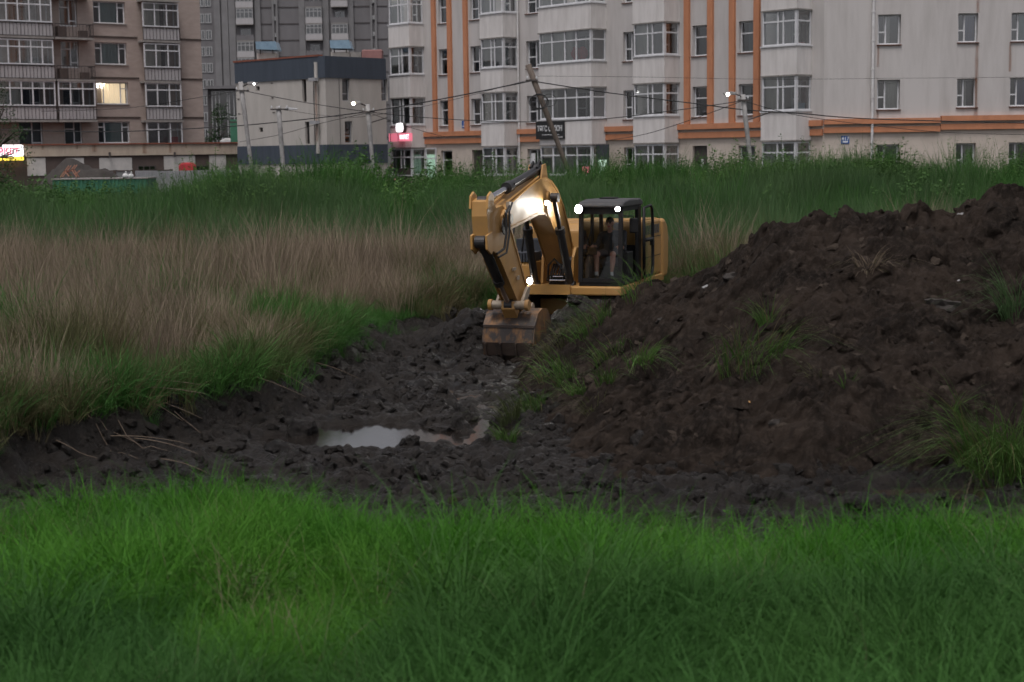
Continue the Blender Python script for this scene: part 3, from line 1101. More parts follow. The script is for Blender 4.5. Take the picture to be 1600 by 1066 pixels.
def field_class(X, Y, rng):
    def ell(cx, cy, rx, ry):
        return ((X - cx) / rx) ** 2 + ((Y - cy) / ry) ** 2
    nz = fbm(X * 0.45, Y * 0.3, 3, 400)
    nz2 = fbm(X * 1.2, Y * 0.8, 2, 410)
    g = np.minimum.reduce([ell(-7.0, 23.4, 2.4, 1.0), ell(-4.3, 30.8, 1.2, 3.2), ell(-3.2, 33.0, 0.9, 1.6), ell(-6.8, 18.9, 3.0, 1.6), ell(-8.8, 38, 1.6, 1.2) * 1.3, ell(-4.6, 24.3, 0.8, 0.9)])
    gr = np.clip(1.25 - g, -1, 1) + 1.35 * nz + 0.5 * nz2
    cls = np.where(gr > 0.20, 2, np.where(gr > -0.02 + 0.25 * rng.normal(0, 1, len(X)), 1, 0))
    late = Y + 3.0 * nz + 1.5 * nz2
    cls = np.where(late > 43.5, np.where(rng.uniform(0, 1, len(X)) < np.clip((late - 43.5) / 4, 0, 1), 3, cls), cls)
    u_ = rng.uniform(0, 1, len(X))
    cls = np.where((cls == 0) & (u_ < 0.16), 1, np.where((cls == 0) & (u_ > 0.89), 2, cls))
    cls = np.where((cls == 2) & (u_ < 0.25), 1, cls)
    cls = np.where((Y < 25.5) & (cls == 0) & (u_ < 0.55), 1, cls)
    cls = np.where((X > 2.2) & (cls == 0) & (u_ < 0.72), np.where(u_ < 0.32, 3, np.where(u_ < 0.48, 2, 1)), cls)
    # the low green shelf beside the digger's track
    return cls, nz2


X, Y = cells(rng, -21, 16, 17, 57, 0.85)
e = bank_e(X, Y)
keep = (e > 0.42) & (np.abs(X) < 0.37 * Y + 1.8) & ~((X > 4.5) & (Y < 33)) & (Y > 18.2)
X, Y, e = X[keep], Y[keep], e[keep]
cls, nz2 = field_class(X, Y, rng)
sc_ = np.clip(0.95 + 0.7 * nz2 + 0.16 * rng.normal(0, 1, len(X)), 0.45, 1.4) * (0.75 + 0.25 * sstep(0.3, 1.6, e)) * np.where(Y < 24, 0.8, 1.0)
low = (X > -3.2) & (X < -0.6) & (Y < 34.5)
sc_ = np.where((X > -5.2) & (Y > 23) & (Y < 33), sc_ * 0.78, sc_)
sc_ = np.where(low, 0.5, sc_)
cls = np.where(low, 2, cls)
P = np.stack([X, Y, ground_z(X, Y) - 0.04], 1)
for i, (n_, m_, k_, l_, c_) in enumerate(SETS):
    mk = cls == i
    scatter(n_, P[mk], sc_[mk], C_sw[i], 4, l_, c_, rng, follow=0.4)
X, Y = rand_pts(rng, 60000, -12, 9, 17, 43)
e = bank_e(X, Y)
keep = (e > -0.10 - 0.55 * rng.uniform(0, 1, len(X)) ** 4) & (e < 0.75) & ~((X > 4.5) & (Y < 33)) & (Y > 17.6) & (np.abs(X) < 0.36 * Y + 1) & (rng.uniform(0, 1, len(X)) < 0.55)
X, Y, e = X[keep], Y[keep], e[keep]
cls, nz2 = field_class(X, Y, rng)
sc_ = np.clip(0.75 + 0.4 * nz2 + 0.2 * rng.normal(0, 1, len(X)), 0.3, 1.2)
low = (X > -3.2) & (X < -0.6) & (Y < 34.5)
sc_ = np.where(low, 0.35, sc_)
cls = np.where(low | (rng.uniform(0, 1, len(X)) < 0.25), 2, cls)
cls = np.where((cls == 0) & (e < 0.3), 1, cls)
P = np.stack([X, Y, ground_z(X, Y) - 0.03], 1)
for i, (n_, m_, k_, l_, c_) in enumerate(SETS[:3]):
    mk = cls == i
    scatter('bank_edge_' + n_, P[mk], sc_[mk], C_tf[i], 4, ['dry reed tufts', 'half dry grass tufts', 'green grass tufts'][i] + ' hanging over the cut bank of the pit', c_, rng, 0.25)

# --- weedy embankment in front of the houses
C_weed = protos('leafy_weed', 'weed', lambda r: weed_patch(r, 1.4, 8, 6, 0.95, 34, 0.10, 0.032, 0.28), 5)
C_weedd = protos('bushy_weed', 'weed_dark', lambda r: weed_patch(r, 1.4, 7, 8, 0.80, 34, 0.115, 0.048, 0.36, 0.4), 5)
C_tall = protos('bank_grass', 'grass_deep', lambda r: sward(r, 1.4, 9, 40, 0.85, 0.26, 0.018, 0.22, 0.3), 4)
rng = np.random.default_rng(8)
X, Y = cells(rng, -31, 31, 48, 68.5, 1.05)
slope = Y + 2.5 * fbm(X * 0.2, Y * 0.2, 3, 500)
keep = (np.abs(X) < 0.36 * Y + 3) & (slope > 50)
X, Y, slope = X[keep], Y[keep], slope[keep]
nz = fbm(X * 0.25, Y * 0.25, 3, 510)
nz2 = fbm(X * 0.6, Y * 0.6, 2, 511)
u = rng.uniform(0, 1, len(X))
cls = np.where(u < 0.45 + 0.9 * nz, 0, 1)
cls = np.where((slope < 54.0) & (u < 0.55), 2, cls)
cls = np.where(rng.uniform(0, 1, len(X)) < np.where(slope > 57.5, 0.12, 0.28), 2, cls)
sc_ = np.clip(0.95 + 0.95 * nz2 + 0.5 * nz + 0.22 * rng.normal(0, 1, len(X)), 0.4, 1.75)
P = np.stack([X, Y, ground_z(X, Y) - 0.03], 1)
scatter('leafy_weeds', P[cls == 0], sc_[cls == 0], C_weed, 5, 'tall leafy green weeds covering the embankment before the buildings', 'weeds', rng, follow=0.5)
C_spire = protos('tall_weed', 'weed', lambda r: leaf_sprays(r, 3, 1.45, 44, 0.11, 0.032, 0.14, 0.18), 6)
xs_, ys_ = rand_pts(rng, 420, -28, 28, 58.5, 67.5)
kp = vnoise(xs_ * 0.35, ys_ * 0.35, 520) > 0.42
xs_, ys_ = xs_[kp], ys_[kp]
scatter('tall_weeds', np.stack([xs_, ys_, ground_z(xs_, ys_) - 0.03], 1), rng.uniform(0.7, 1.25, len(xs_)), C_spire, 6, 'tall single weeds sticking out above the embankment growth', 'weeds', rng, 0.08)
scatter('bushy_weeds', P[cls == 1], sc_[cls == 1], C_weedd, 5, 'dark bushy weeds growing on the embankment', 'weeds', rng, follow=0.5)
scatter('embankment_grass', P[cls == 2], sc_[cls == 2], C_tall, 4, 'green grass growing on the embankment slope', 'grass', rng, follow=0.5)

# ------------------------------------------------------------------ buildings
class Frame:
    """a wall plane: u along the wall to the viewer's right, y into the building, z up"""

    def __init__(s, root, O, ang):
        s.root = root
        s.O = Vector((O[0], O[1], 0))
        s.ang = ang
        s.W = Matrix.Translation(s.O) @ Matrix.Rotation(ang, 4, 'Z')
        s.M = Matrix.Translation(-root.location) @ s.W
        s.Wi = s.W.inverted()

    def uz(s, px, py, y=0.0):
        d = s.Wi.to_3x3() @ ray(px, py)
        c = s.Wi @ CAM
        t = (y - c.y) / d.y
        p = c + d * t
        return p.x, p.z

    def u(s, px, py=150, y=0.0):
        return s.uz(px, py, y)[0]

    def z(s, px, py, y=0.0):
        return s.uz(px, py, y)[1]

    def part(s, name, mb, mat, parent=None, **kw):
        return mb.build(name, mat, parent or s.root, M=s.M, **kw)


def wall_mesh(u0, u1, z0, z1, ops, t=0.3, y=0.0):
    mb = MB()
    us = sorted({u0, u1} | {v for o in ops for v in (o[0], o[1]) if u0 < v < u1})
    zs = sorted({z0, z1} | {v for o in ops for v in (o[2], o[3]) if z0 < v < z1})
    for i in range(len(us) - 1):
        for j in range(len(zs) - 1):
            cu, cz = (us[i] + us[i + 1]) / 2, (zs[j] + zs[j + 1]) / 2
            if any(o[0] < cu < o[1] and o[2] < cz < o[3] for o in ops):
                continue
            mb.poly([(us[i], y, zs[j]), (us[i + 1], y, zs[j]), (us[i + 1], y, zs[j + 1]), (us[i], y, zs[j + 1])])
    for a, b, c, d in ops:
        mb.poly([(a, y, c), (a, y + t, c), (b, y + t, c), (b, y, c)])
        mb.poly([(a, y, d), (b, y, d), (b, y + t, d), (a, y + t, d)])
        mb.poly([(a, y, c), (a, y, d), (a, y + t, d), (a, y + t, c)])
        mb.poly([(b, y, c), (b, y + t, c), (b, y + t, d), (b, y, d)])
    return mb


def window(fr, u0, u1, z0, z1, y, cols=(0, 1), rows=None, bar=0.07, glass='glass', frame='frame_white', curtain=None, name='window', axis=None, panes=True, lit=None):
    """frame with its bars, and each pane as a sub-part. axis: None = in the wall plane, else (u, y0, y1) a side wall"""
    W_, H_ = u1 - u0, z1 - z0
    rows = rows or [(0, 1)] * (len(cols) - 1)
    f = MB()

    def add(mb, a, b, c, d, th, off=0.0):
        if axis is None:
            mb.box(a, b, y - th / 2 + off, y + th / 2 + off, c, d)
        else:
            uu = axis
            mb.box(uu - th / 2 - off, uu + th / 2 - off, a, b, c, d)
    h = bar / 2
    for i, c in enumerate(cols):
        cu = u0 + c * W_
        a, b = (cu, cu + bar) if i == 0 else ((cu - bar, cu) if i == len(cols) - 1 else (cu - h, cu + h))
        add(f, a, b, z0, z1, 0.08)
    fo = []
    for i in range(len(cols) - 1):
        a = u0 + cols[i] * W_ + (bar if i == 0 else h)
        b = u0 + cols[i + 1] * W_ - (bar if i == len(cols) - 2 else h)
        rr = rows[i]
        for j, r in enumerate(rr):
            cz = z0 + r * H_
            c, d = (cz, cz + bar) if j == 0 else ((cz - bar, cz) if j == len(rr) - 1 else (cz - h, cz + h))
            add(f, a, b, c, d, 0.074)
        for j in range(len(rr) - 1):
            c = z0 + rr[j] * H_ + (bar if j == 0 else h)
            d = z0 + rr[j + 1] * H_ - (bar if j == len(rr) - 2 else h)
            fo.append((a, b, c, d))
    w = fr.part(name, f, frame)
    if panes:
        for a, b, c, d in fo:
            g = MB()
            if axis is None:
                g.poly([(a, y, c), (b, y, c), (b, y, d), (a, y, d)])
            else:
                g.poly([(axis, a, c), (axis, b, c), (axis, b, d), (axis, a, d)])
            fr.part('pane', g, glass, w, recalc=False)
    if curtain:
        mat, c0, c1, cz0 = curtain
        g = MB()
        n = 14
        a, b = u0 + c0 * W_, u0 + c1 * W_
        zz = z0 + cz0 * H_
        base = len(g.v)
        for i in range(n + 1):
            uu = a + (b - a) * i / n
            yy = y + 0.16 + 0.03 * math.sin(i * 2.4)
            g.v += [(uu, yy, zz), (uu, yy, z1 - 0.03)]
        for i in range(n):
            g.f.append((base + 2 * i, base + 2 * i + 2, base + 2 * i + 3, base + 2 * i + 1))
        fr.part('curtain', g, mat, w, recalc=False, smooth=True)
    return w


rb = random.Random(42)
G0 = 1.6          # foot of the walls, below the ground there

# ================= white apartment block with orange trim
ang_a = math.atan2(75 - 97.4, 12.9 + 6.6)
inw = Vector((-math.sin(ang_a), math.cos(ang_a)))
BD = 1.12         # how far the bays stand out
o2 = Vector((12.9, 75.0)) + inw * BD
white = empty('apartment_block', (o2.x, o2.y, G0))
tag(white, 'white plastered apartment block with orange trim and glazed bays', 'building')
A = Frame(white, o2, ang_a)
H = 3.0
ZS = A.z(1012, 181, -BD)          # sill of the first upper floor
WH = 1.62                          # bay window height
uL = A.u(603, 150, -BD) + 0.05
uR = A.u(1287, 150, 0)
ZT = ZS + 5 * H
bays = []
for (fa, fb) in ((609, 641), (751, 787), (842, 924), (989, 1038), (1189, 1244)):
    bays.append((A.u(fa, 150, -BD), A.u(fb, 150, -BD)))
ops = []
flat = []                          # flat windows: (u0,u1,k,kind)
for (a, b, kind) in ((687, 705, 'n'), (736, 756, 'h'), (823, 846, 'h'), (974, 993, 'h'), (1082, 1105, 'n'), (1154, 1180, 'n')):
    ua, ub = A.u(a, 150), A.u(b, 150)
    for k in range(0, 4):
        z0 = ZS + (k - 1) * H - 0.12 + (0.05 if k == 0 else 0)
        zt = z0 + 1.50
        if k == 0 and a == 1082:
            z0, zt = 2.0, ZS - H + 1.45          # the door
        flat.append((ua, ub, z0, zt, k, kind, a))
        ops.append((ua, ub, z0, zt))
for i, (a, b) in enumerate(bays):
    for k in range(0, 4):
        z0 = ZS + (k - 1) * H + 0.1
        c = (a + b) / 2
        w = min(1.3, (b - a) * 0.42)
        ops.append((c - w * 0.2, c + w * 0.9, z0 - 0.6, z0 + 1.35))
zb0 = A.z(1012, 205, 0)             # orange belt
A.part('wall', wall_mesh(uL, uR, zb0 - 0.05, ZT, [o for o in ops if o[2] > zb0 - 0.3], 0.3), 'plaster_white', recalc=False)
A.part('wall', wall_mesh(uL, uR, G0, zb0 - 0.05, [o for o in ops if o[2] <= zb0 - 0.3], 0.3), 'plaster_base', recalc=False)
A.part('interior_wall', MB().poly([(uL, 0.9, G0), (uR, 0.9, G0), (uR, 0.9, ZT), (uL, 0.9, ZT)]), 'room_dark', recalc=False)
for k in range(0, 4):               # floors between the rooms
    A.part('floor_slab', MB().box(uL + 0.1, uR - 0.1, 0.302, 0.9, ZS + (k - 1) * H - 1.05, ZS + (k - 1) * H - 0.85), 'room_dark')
A.part('end_wall', MB().poly([(uL, 0, G0), (uL, 12, G0), (uL, 12, ZT), (uL, 0, ZT)]), 'plaster_white', recalc=False)
A.part('roof', MB().box(uL - 0.2, uR + 0.2, -0.25, 12, ZT + 0.002, ZT + 0.3), 'concrete')
CURT = [None, ('curtain', 0, 0.45, 0), ('curtain', 0.55, 1, 0), None, ('curtain', 0.0, 1.0, 0), ('curtain_teal', 0.3, 1, 0)]
for (ua, ub, z0, zt, k, kind, px0) in flat:
    if k == 0 and px0 == 1082:
        d = A.part('door', MB().box(ua + 0.02, ub - 0.02, 0.14, 0.2, z0, zt - 0.02), 'metal_dark')
        A.part('notice', MB().box((ua + ub) / 2 - 0.05, (ua + ub) / 2 + 0.12, 0.132, 0.138, z0 + 1.1, z0 + 1.6), 'sign_text', d)
        continue
    if k == 0 and px0 == 736:
        A.part('door', MB().box(ua + 0.02, ub - 0.02, 0.14, 0.2, z0 - 0.9, zt - 0.02), 'metal_dark')
        continue
    if kind == 'n':
        window(A, ua + 0.01, ub - 0.01, z0, zt, 0.2, (0, 1), [(0, 0.62, 1)] if rb.random() < 0.3 else [(0, 0.62, 1)], glass='glass_dark', curtain=rb.choice(CURT))
    else:
        window(A, ua + 0.01, ub - 0.01, z0, zt, 0.2, (0, 0.55, 1), [(0, 0.42, 1), (0, 1)], glass='glass_dark')
    A.part('sill', MB().box(ua - 0.05, ub + 0.05, -0.06, 0.16, z0 - 0.05, z0 - 0.003), 'sill_brown')
for i, (a, b) in enumerate(bays):
    wide = (b - a) > 3.2
    for k in range(0, 4):
        z0 = ZS + (k - 1) * H
        zt = z0 + WH
        if k == 0:
            zt -= 0.06
        pz0 = z0 - (H - WH) if k else G0
        if k:
            A.part('bay_parapet', MB().box(a, b, -BD, -0.002, pz0 + 0.03, z0 - 0.06), 'plaster_panel')
            A.part('bay_soffit', MB().box(a - 0.03, b + 0.03, -BD - 0.04, -0.003, pz0 - 0.04, pz0 + 0.028), 'concrete')
        else:
            A.part('bay_parapet', MB().box(a, b, -BD, -0.002, G0, z0 - 0.06), 'plaster_base')
        A.part('sill', MB().box(a - 0.04, b + 0.04, -BD - 0.05, -0.004, z0 - 0.058, z0 - 0.002), 'frame_white')
        cols = (0, 0.25, 0.5, 0.72, 1) if wide else (0, 0.46, 0.62, 1)
        tr = 0.68
        rows = [(0, tr, 1)] * (len(cols) - 1)
        cu = ('curtain', 0.02, rb.choice([0.3, 0.5, 0.6]), 0) if rb.random() < 0.8 else None
        window(A, a + 0.05, b - 0.05, z0, zt, -BD + 0.07, cols, rows, 0.075, 'glass', curtain=cu, name='bay_window')
        window(A, -BD + 0.12, -0.02, z0, zt, 0, (0, 1), [(0, tr, 1)], 0.075, 'glass', name='bay_window', axis=b - 0.08)
        window(A, -BD + 0.12, -0.02, z0, zt, 0, (0, 1), [(0, tr, 1)], 0.075, 'glass', name='bay_window', axis=a + 0.08)
        A.part('bay_post', MB().box(b - 0.13, b - 0.02, -BD + 0.02, -BD + 0.12, z0 + 0.002, zt - 0.002), 'frame_white')
        # inner window behind the glazing
        c = (a + b) / 2
        w = min(1.3, (b - a) * 0.42)
        window(A, c - w * 0.2, c + w * 0.9, z0 - 0.5, z0 + 1.45, 0.08, (0, 0.5, 1), [(0, 0.55, 1), (0, 1)], 0.08, 'glass_dark', name='inner_window')
# things on the glazed bays
for (i, k, mat, f0, f1, hh) in ((2, 2, 'red_cloth', 0.55, 0.78, 0.75), (4, 1, 'blue_box', 0.93, 1.0, 0.35), (4, 2, 'red_cloth', 0.94, 0.99, 0.12), (3, 1, 'curtain', 0.3, 0.45, 0.3)):
    a, b = bays[i]
    z0 = ZS + (k - 1) * H
    if mat == 'red_cloth' and k == 2 and i == 2:
        m_ = MB()
        m_.ball((a + (b - a) * 0.60, -0.7, z0 + 0.42), 0.42, 12, 8, (1.0, 0.5, 0.95))
        m_.ball((a + (b - a) * 0.74, -0.7, z0 + 0.40), 0.36, 12, 8, (1.0, 0.5, 1.05))
        A.part('red_bundle', m_, mat, smooth=True)
    else:
        A.part('stored_box', MB().box(a + (b - a) * f0 - 0.15, a + (b - a) * f1 - 0.17, -0.9, -0.25, z0 + 0.002, z0 + hh), mat)
# orange pilasters and belts
for px in (680, 704.5, 729.5, 1075, 1111.5, 1145.5, 1184):
    uu = A.u(px, 100)
    A.part('orange_pilaster', MB().box(uu - 0.17, uu + 0.17, -0.14, -0.003, zb0 + 0.30, ZT), 'orange_paint')
segs = []
prev = uL
for (a, b) in bays:
    segs.append((prev, a))
    prev = b
segs.append((prev, uR))
for (a, b) in segs[1:]:
    A.part('orange_belt', MB().box(a + 0.003, b - 0.003, -0.20, -0.003, zb0 + 0.02, zb0 + 0.29), 'orange_paint')
    A.part('orange_belt', MB().box(a + 0.003, b - 0.003, -0.12, -0.003, zb0 - 0.42, zb0 - 0.12), 'orange_paint')
up = A.u(806.5, 150)
A.part('downpipe', MB().tube([(bays[1][1] + 0.12, -0.12, G0), (bays[1][1] + 0.12, -0.12, ZT)], 0.05, 8), 'pipe_white')

# right-hand front, square to the viewer
cB = A.W @ Vector((uR, 0, 0))
B1 = Frame(white, (cB.x, cB.y), R(-1.0))
ub1 = B1.u(1470, 120)
cB2 = B1.W @ Vector((ub1, 0, 0))
B2 = Frame(white, (cB2.x, cB2.y), R(3.0))
ub2 = B2.u(1690, 120)
zz = {}
for fr, u_end, cols_ in ((B1, ub1, ((1371, 1407, 23, 70),)), (B2, ub2, ((1496, 1527.5, 21, 66.5), (1579, 1612, 20, 65), (1655, 1685, 19, 63)))):
    ops = []
    wl = []
    for (a, b, t, bt) in cols_:
        ua, ub = fr.u(a, 100), fr.u(b, 100)
        for k in range(0, 4):
            z1 = fr.z(a, t) + (k - 2) * H * 0.988
            z0 = fr.z(a, bt) + (k - 2) * H * 0.988
            ops.append((ua, ub, z0, z1))
            wl.append((ua, ub, z0, z1, k))
    zbb = fr.z(1300 if fr is B1 else 1500, 194.5 if fr is B1 else 189)
    fr.part('wall', wall_mesh(0, u_end, zbb - 0.05, ZT, [o for o in ops if o[2] > zbb - 0.3], 0.28), 'plaster_white', recalc=False)
    fr.part('wall', wall_mesh(0, u_end, G0, zbb - 0.05, [o for o in ops if o[2] <= zbb - 0.3], 0.28), 'plaster_base', recalc=False)
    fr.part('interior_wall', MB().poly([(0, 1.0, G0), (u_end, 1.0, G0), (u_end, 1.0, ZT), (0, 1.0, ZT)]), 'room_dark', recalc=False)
    fr.part('roof', MB().box(0.25, u_end, -0.2, 10, ZT + 0.01, ZT + 0.31), 'concrete')
    for dz, pr, hh in ((0.0, 0.2, 0.24), (-0.40, 0.12, 0.27)):
        fr.part('orange_belt', MB().box(0.01, u_end - 0.01, -pr, -0.003, zbb + dz, zbb + dz + hh), 'orange_paint')
    for n_, (ua, ub, z0, z1, k) in enumerate(wl):
        cu = [('curtain_teal', 0.35, 0.95, 0), ('curtain', 0.4, 1, 0.05), ('curtain_blue', 0.35, 1, 0), ('curtain_green', 0.35, 1, 0), ('curtain', 0.3, 0.6, 0)][(n_ * 2 + k + (1 if fr is B2 else 3)) % 5]
        window(fr, ua + 0.01, ub - 0.02, z0, z1, 0.22, (0, 0.36, 1), [(0, 0.42, 1), (0, 1)], 0.07, 'glass', curtain=cu)
        fr.part('sill', MB().box(ua - 0.04, ub + 0.04, -0.07, 0.17, z0 - 0.05, z0 - 0.003), 'sill_brown')
ud = B1.u(1363, 100)
dp = MB().tube([(ud, -0.13, G0), (ud, -0.13, ZT)], 0.065, 10)
for k in range(14):
    dp.tube([(ud, -0.13, 2.4 + k * 1.3), (ud, -0.13, 2.47 + k * 1.3)], 0.085, 10)
B1.part('downpipe', dp, 'pipe_white')

# rust runs below some sills
m_, t_, b_, o_ = nodemat('rust_run')
N, L = t_.nodes, t_.links
b_.inputs['Base Color'].default_value = (0.30, 0.115, 0.045, 1)
b_.inputs['Roughness'].default_value = 0.9
tc = N.new('ShaderNodeTexCoord')
mp = N.new('ShaderNodeMapping')
mp.inputs['Scale'].default_value = (9, 9, 0.7)
L.new(tc.outputs['Object'], mp.inputs[0])
nn = N.new('ShaderNodeTexNoise')
nn.inputs['Scale'].default_value = 2.2
nn.inputs['Detail'].default_value = 6
L.new(mp.outputs[0], nn.inputs['Vector'])
sx = N.new('ShaderNodeSeparateXYZ')
L.new(tc.outputs['Generated'], sx.inputs[0])
ab = N.new('ShaderNodeMath')
ab.operation = 'PINGPONG'
ab.inputs[1].default_value = 0.5
L.new(sx.outputs[0], ab.inputs[0])
ml = N.new('ShaderNodeMath')
ml.operation = 'MULTIPLY'
L.new(ab.outputs[0], ml.inputs[0])
L.new(nn.outputs[0], ml.inputs[1])
m2 = N.new('ShaderNodeMapRange')
m2.inputs[1].default_value = 0.07
m2.inputs[2].default_value = 0.24
m2.inputs[4].default_value = 0.38
L.new(ml.outputs[0], m2.inputs[0])
L.new(m2.outputs[0], b_.inputs['Alpha'])
for fr, px, y0, y1, w in ((B2, 1526, 67, 186, 0.34), (B2, 1578, 66, 112, 0.24), (B2, 1526, 0, 20, 0.3), (B1, 1372, 72, 105, 0.2), (B1, 1372, 171, 190, 0.2)):
    uu = fr.u(px, 100)
    fr.part('rust_stain', MB().poly([(uu - w / 2, -0.006, fr.z(px, y1)), (uu + w / 2, -0.006, fr.z(px, y1)), (uu + w / 2, -0.006, fr.z(px, y0)), (uu - w / 2, -0.006, fr.z(px, y0))]), 'rust_run', recalc=False)


# --- signs of the white block (things of their own)
def plate(name, fr, px0, py0, px1, py1, mat, y, th, label, cat='sign'):
    u0, z1 = fr.uz(px0, py0, y)
    u1, z0 = fr.uz(px1, py1, y)
    c = fr.W @ Vector(((u0 + u1) / 2, y, z0))
    root = empty(name, c)
    f2 = Frame(root, (fr.O.x, fr.O.y), fr.ang)
    f2.part('panel', MB().box(u0, u1, y, y + th, z0, z1), mat)
    tag(root, label, cat)
    return root, f2, u0, u1, z0, z1


root, f2, u0, u1, z0, z1 = plate('shop_sign', A, 837, 191, 881, 217, 'sign_black', -BD - 0.12, 0.08, 'black rectangular salon sign with white letters behind the leaning pole')
text_mesh('lettering', 'ТӨГС САЛОН', 'sign_text', root, f2.M @ Matrix.Translation(((u0 + u1) / 2, -BD - 0.125, (z0 + z1) / 2 + 0.08)), 0.42, 0.004, bold=0.004, stretch=0.72)
f2.part('underline', MB().box(u0 + 0.5, u1 - 0.35, -BD - 0.126, -BD - 0.122, z0 + 0.22, z0 + 0.245), 'sign_text')
f2.part('small_print', MB().box(u1 - 0.55, u1 - 0.08, -BD - 0.126, -BD - 0.122, z0 + 0.05, z0 + 0.14), 'pole_concrete')
root, f2, u0, u1, z0, z1 = plate('address_plate', B1, 1314.5, 212.5, 1327, 224.5, 'sign_blue', -0.03, 0.025, 'blue address plate numbered 417 on the white wall')
text_mesh('number', '417', 'sign_text', root, f2.M @ Matrix.Translation(((u0 + u1) / 2, -0.034, z0 + (z1 - z0) * 0.62)), 0.24, 0.003, bold=0.004)
f2.part('text_line', MB().box(u0 + 0.06, u1 - 0.06, -0.034, -0.031, z0 + 0.05, z0 + 0.12), 'sign_text')
root, f2, u0, u1, z0, z1 = plate('address_plate', A, 721.5, 189, 728.5, 200, 'sign_blue', -0.03, 0.025, 'small blue address plate beside the left orange pilasters')
text_mesh('number', '2', 'sign_text', root, f2.M @ Matrix.Translation(((u0 + u1) / 2, -0.034, z0 + (z1 - z0) * 0.65)), 0.2, 0.003)
f2.part('text_line', MB().box(u0 + 0.06, u1 - 0.06, -0.034, -0.031, z0 + 0.08, z0 + 0.13), 'sign_text')
# round lit logo and pink lit sign over the corner shop
bx = -BD - 0.35
u0, z1 = A.uz(616, 192.5, bx)
u1, z0 = A.uz(630.5, 206.5, bx)
cu_, cz_ = (u0 + u1) / 2, (z0 + z1) / 2
root = empty('logo_sign', A.W @ Vector((cu_, bx, z0)))
tag(root, 'round white lit logo sign above the corner shop', 'sign')
f2 = Frame(root, (A.O.x, A.O.y), A.ang)
rr = (z1 - z0) / 2
pts = []
for i in range(28):
    t = 2 * math.pi * i / 28
    ex = abs(math.cos(t)) ** 0.62 * math.copysign(1, math.cos(t))
    ez = abs(math.sin(t)) ** 0.62 * math.copysign(1, math.sin(t))
    pts.append((cu_ + ex * rr * 1.12, cz_ + ez * rr))
f2.part('lit_face', MB().prism(pts, bx, bx + 0.1), 'sign_lit_white')
pts2 = [(cu_ + (p[0] - cu_) * 1.1, cz_ + (p[1] - cz_) * 1.1) for p in pts]
f2.part('casing', MB().prism(pts2, bx + 0.102, bx + 0.32), 'metal_dark')
f2.part('swirl_mark', MB().tube([(cu_ - 0.16 + 0.02 * i, bx - 0.004, cz_ + 0.035 * math.sin(i * 0.8)) for i in range(17)], 0.012, 5), 'curtain_teal')
root, f2, u0, u1, z0, z1 = plate('led_sign', A, 607.5, 209, 642, 220.5, 'sign_lit_pink', bx, 0.12, 'pink lit market sign over the corner shop door')
text_mesh('lettering', 'МАРКЕТ', 'sign_lit_white', root, f2.M @ Matrix.Translation((u0 + (u1 - u0) * 0.71, bx - 0.004, (z0 + z1) / 2)), 0.36, 0.003, stretch=0.62, bold=0.006)
f2.part('dark_gap', MB().box(u0 + (u1 - u0) * 0.41, u0 + (u1 - u0) * 0.44, bx - 0.006, bx - 0.002, z0, z1), 'metal_dark')
f2.part('dark_gap', MB().box(u0 + (u1 - u0) * 0.07, u0 + (u1 - u0) * 0.10, bx - 0.006, bx - 0.002, z0, z1), 'metal_dark')
# corner shop glazing below bay 1
a, b = bays[0]
A.part('shop_post', MB().tube([(a - 0.05, bx + 0.1, G0), (a - 0.05, bx + 0.1, z0 + 0.1)], 0.035, 8), 'frame_white')
A.part('shop_grille', MB().box(a + 0.7, b - 0.1, -BD - 0.02, -BD - 0.012, G0 + 0.4, ZS - H + 0.4), 'metal_dark')
A.part('lit_pane', MB().box(b + 0.15, b + 1.05, -0.05, -0.02, ZS - H - 0.5, ZS - H + 1.2), 'lit_green')
window(A, b + 0.1, b + 1.1, ZS - H - 0.55, ZS - H + 1.6, -0.1, (0, 1), [(0, 0.7, 1)], name='shop_window')
# salon doorway and pink poster on bay 3
a, b = bays[2]
A.part('salon_door_frame', MB().box(b + 0.02, b + 0.95, -BD + 0.3, -BD + 0.36, G0 + 0.2, ZS - 1.4), 'step_black')
A.part('salon_door_pane', MB().box(b + 0.2, b + 0.8, -BD + 0.28, -BD + 0.297, G0 + 0.4, ZS - 2.2), 'lit_green')
A.part('poster', MB().box(b - 0.75, b - 0.2, -BD + 0.016, -BD + 0.022, ZS - H + 0.05, ZS - H + 0.45), 'sign_lit_pink')
A.part('poster', MB().box(a + 0.2, a + 0.9, -BD + 0.016, -BD + 0.022, ZS - H + 0.1, ZS - H + 0.95), 'sign_black')
a0 = A.u(826, 240) + 0.1
A.part('poster', MB().box(a0, a0 + 0.35, 0.1, 0.11, ZS - H + 0.1, ZS - H + 1.2), 'sign_text')

# ================= beige apartment block on the left
pL = Vector((-0.32 * 108.6, 108.6))
pR = Vector((-0.1928 * 117.5, 117.5))
ang_l = math.atan2(pR.y - pL.y, pR.x - pL.x)
beige = empty('apartment_block', (pR.x, pR.y, G0))
tag(beige, 'beige apartment block with white glazed balconies at the left edge', 'building')
Lf = Frame(beige, pL, ang_l)
HL = 2.83
uE = Lf.u(316, 120)
uS = -4.0
zr = [Lf.z(175, y) for y in (37, 101, 163, 224)]       # window sills, top row first
ZTl = zr[0] + 5.5 * HL
ops = []
wins = []
for r, z0 in enumerate(zr):
    a, b = Lf.u(149, 100), Lf.u(199, 100)
    ops.append((a, b, z0, z0 + 1.52))
    wins.append((r, a, b, z0, z0 + 1.52))
    for (pa, pb) in ((24, 62), (96, 124)):               # doors and windows behind the balconies
        ua, ub = Lf.u(pa, 100), Lf.u(pb, 100)
        ops.append((ua, ub, z0 - 0.3, z0 + 1.55))
    ua, ub = Lf.u(228, 100), Lf.u(262, 100)
    ops.append((ua, ub, z0 - 0.3, z0 + 1.5))
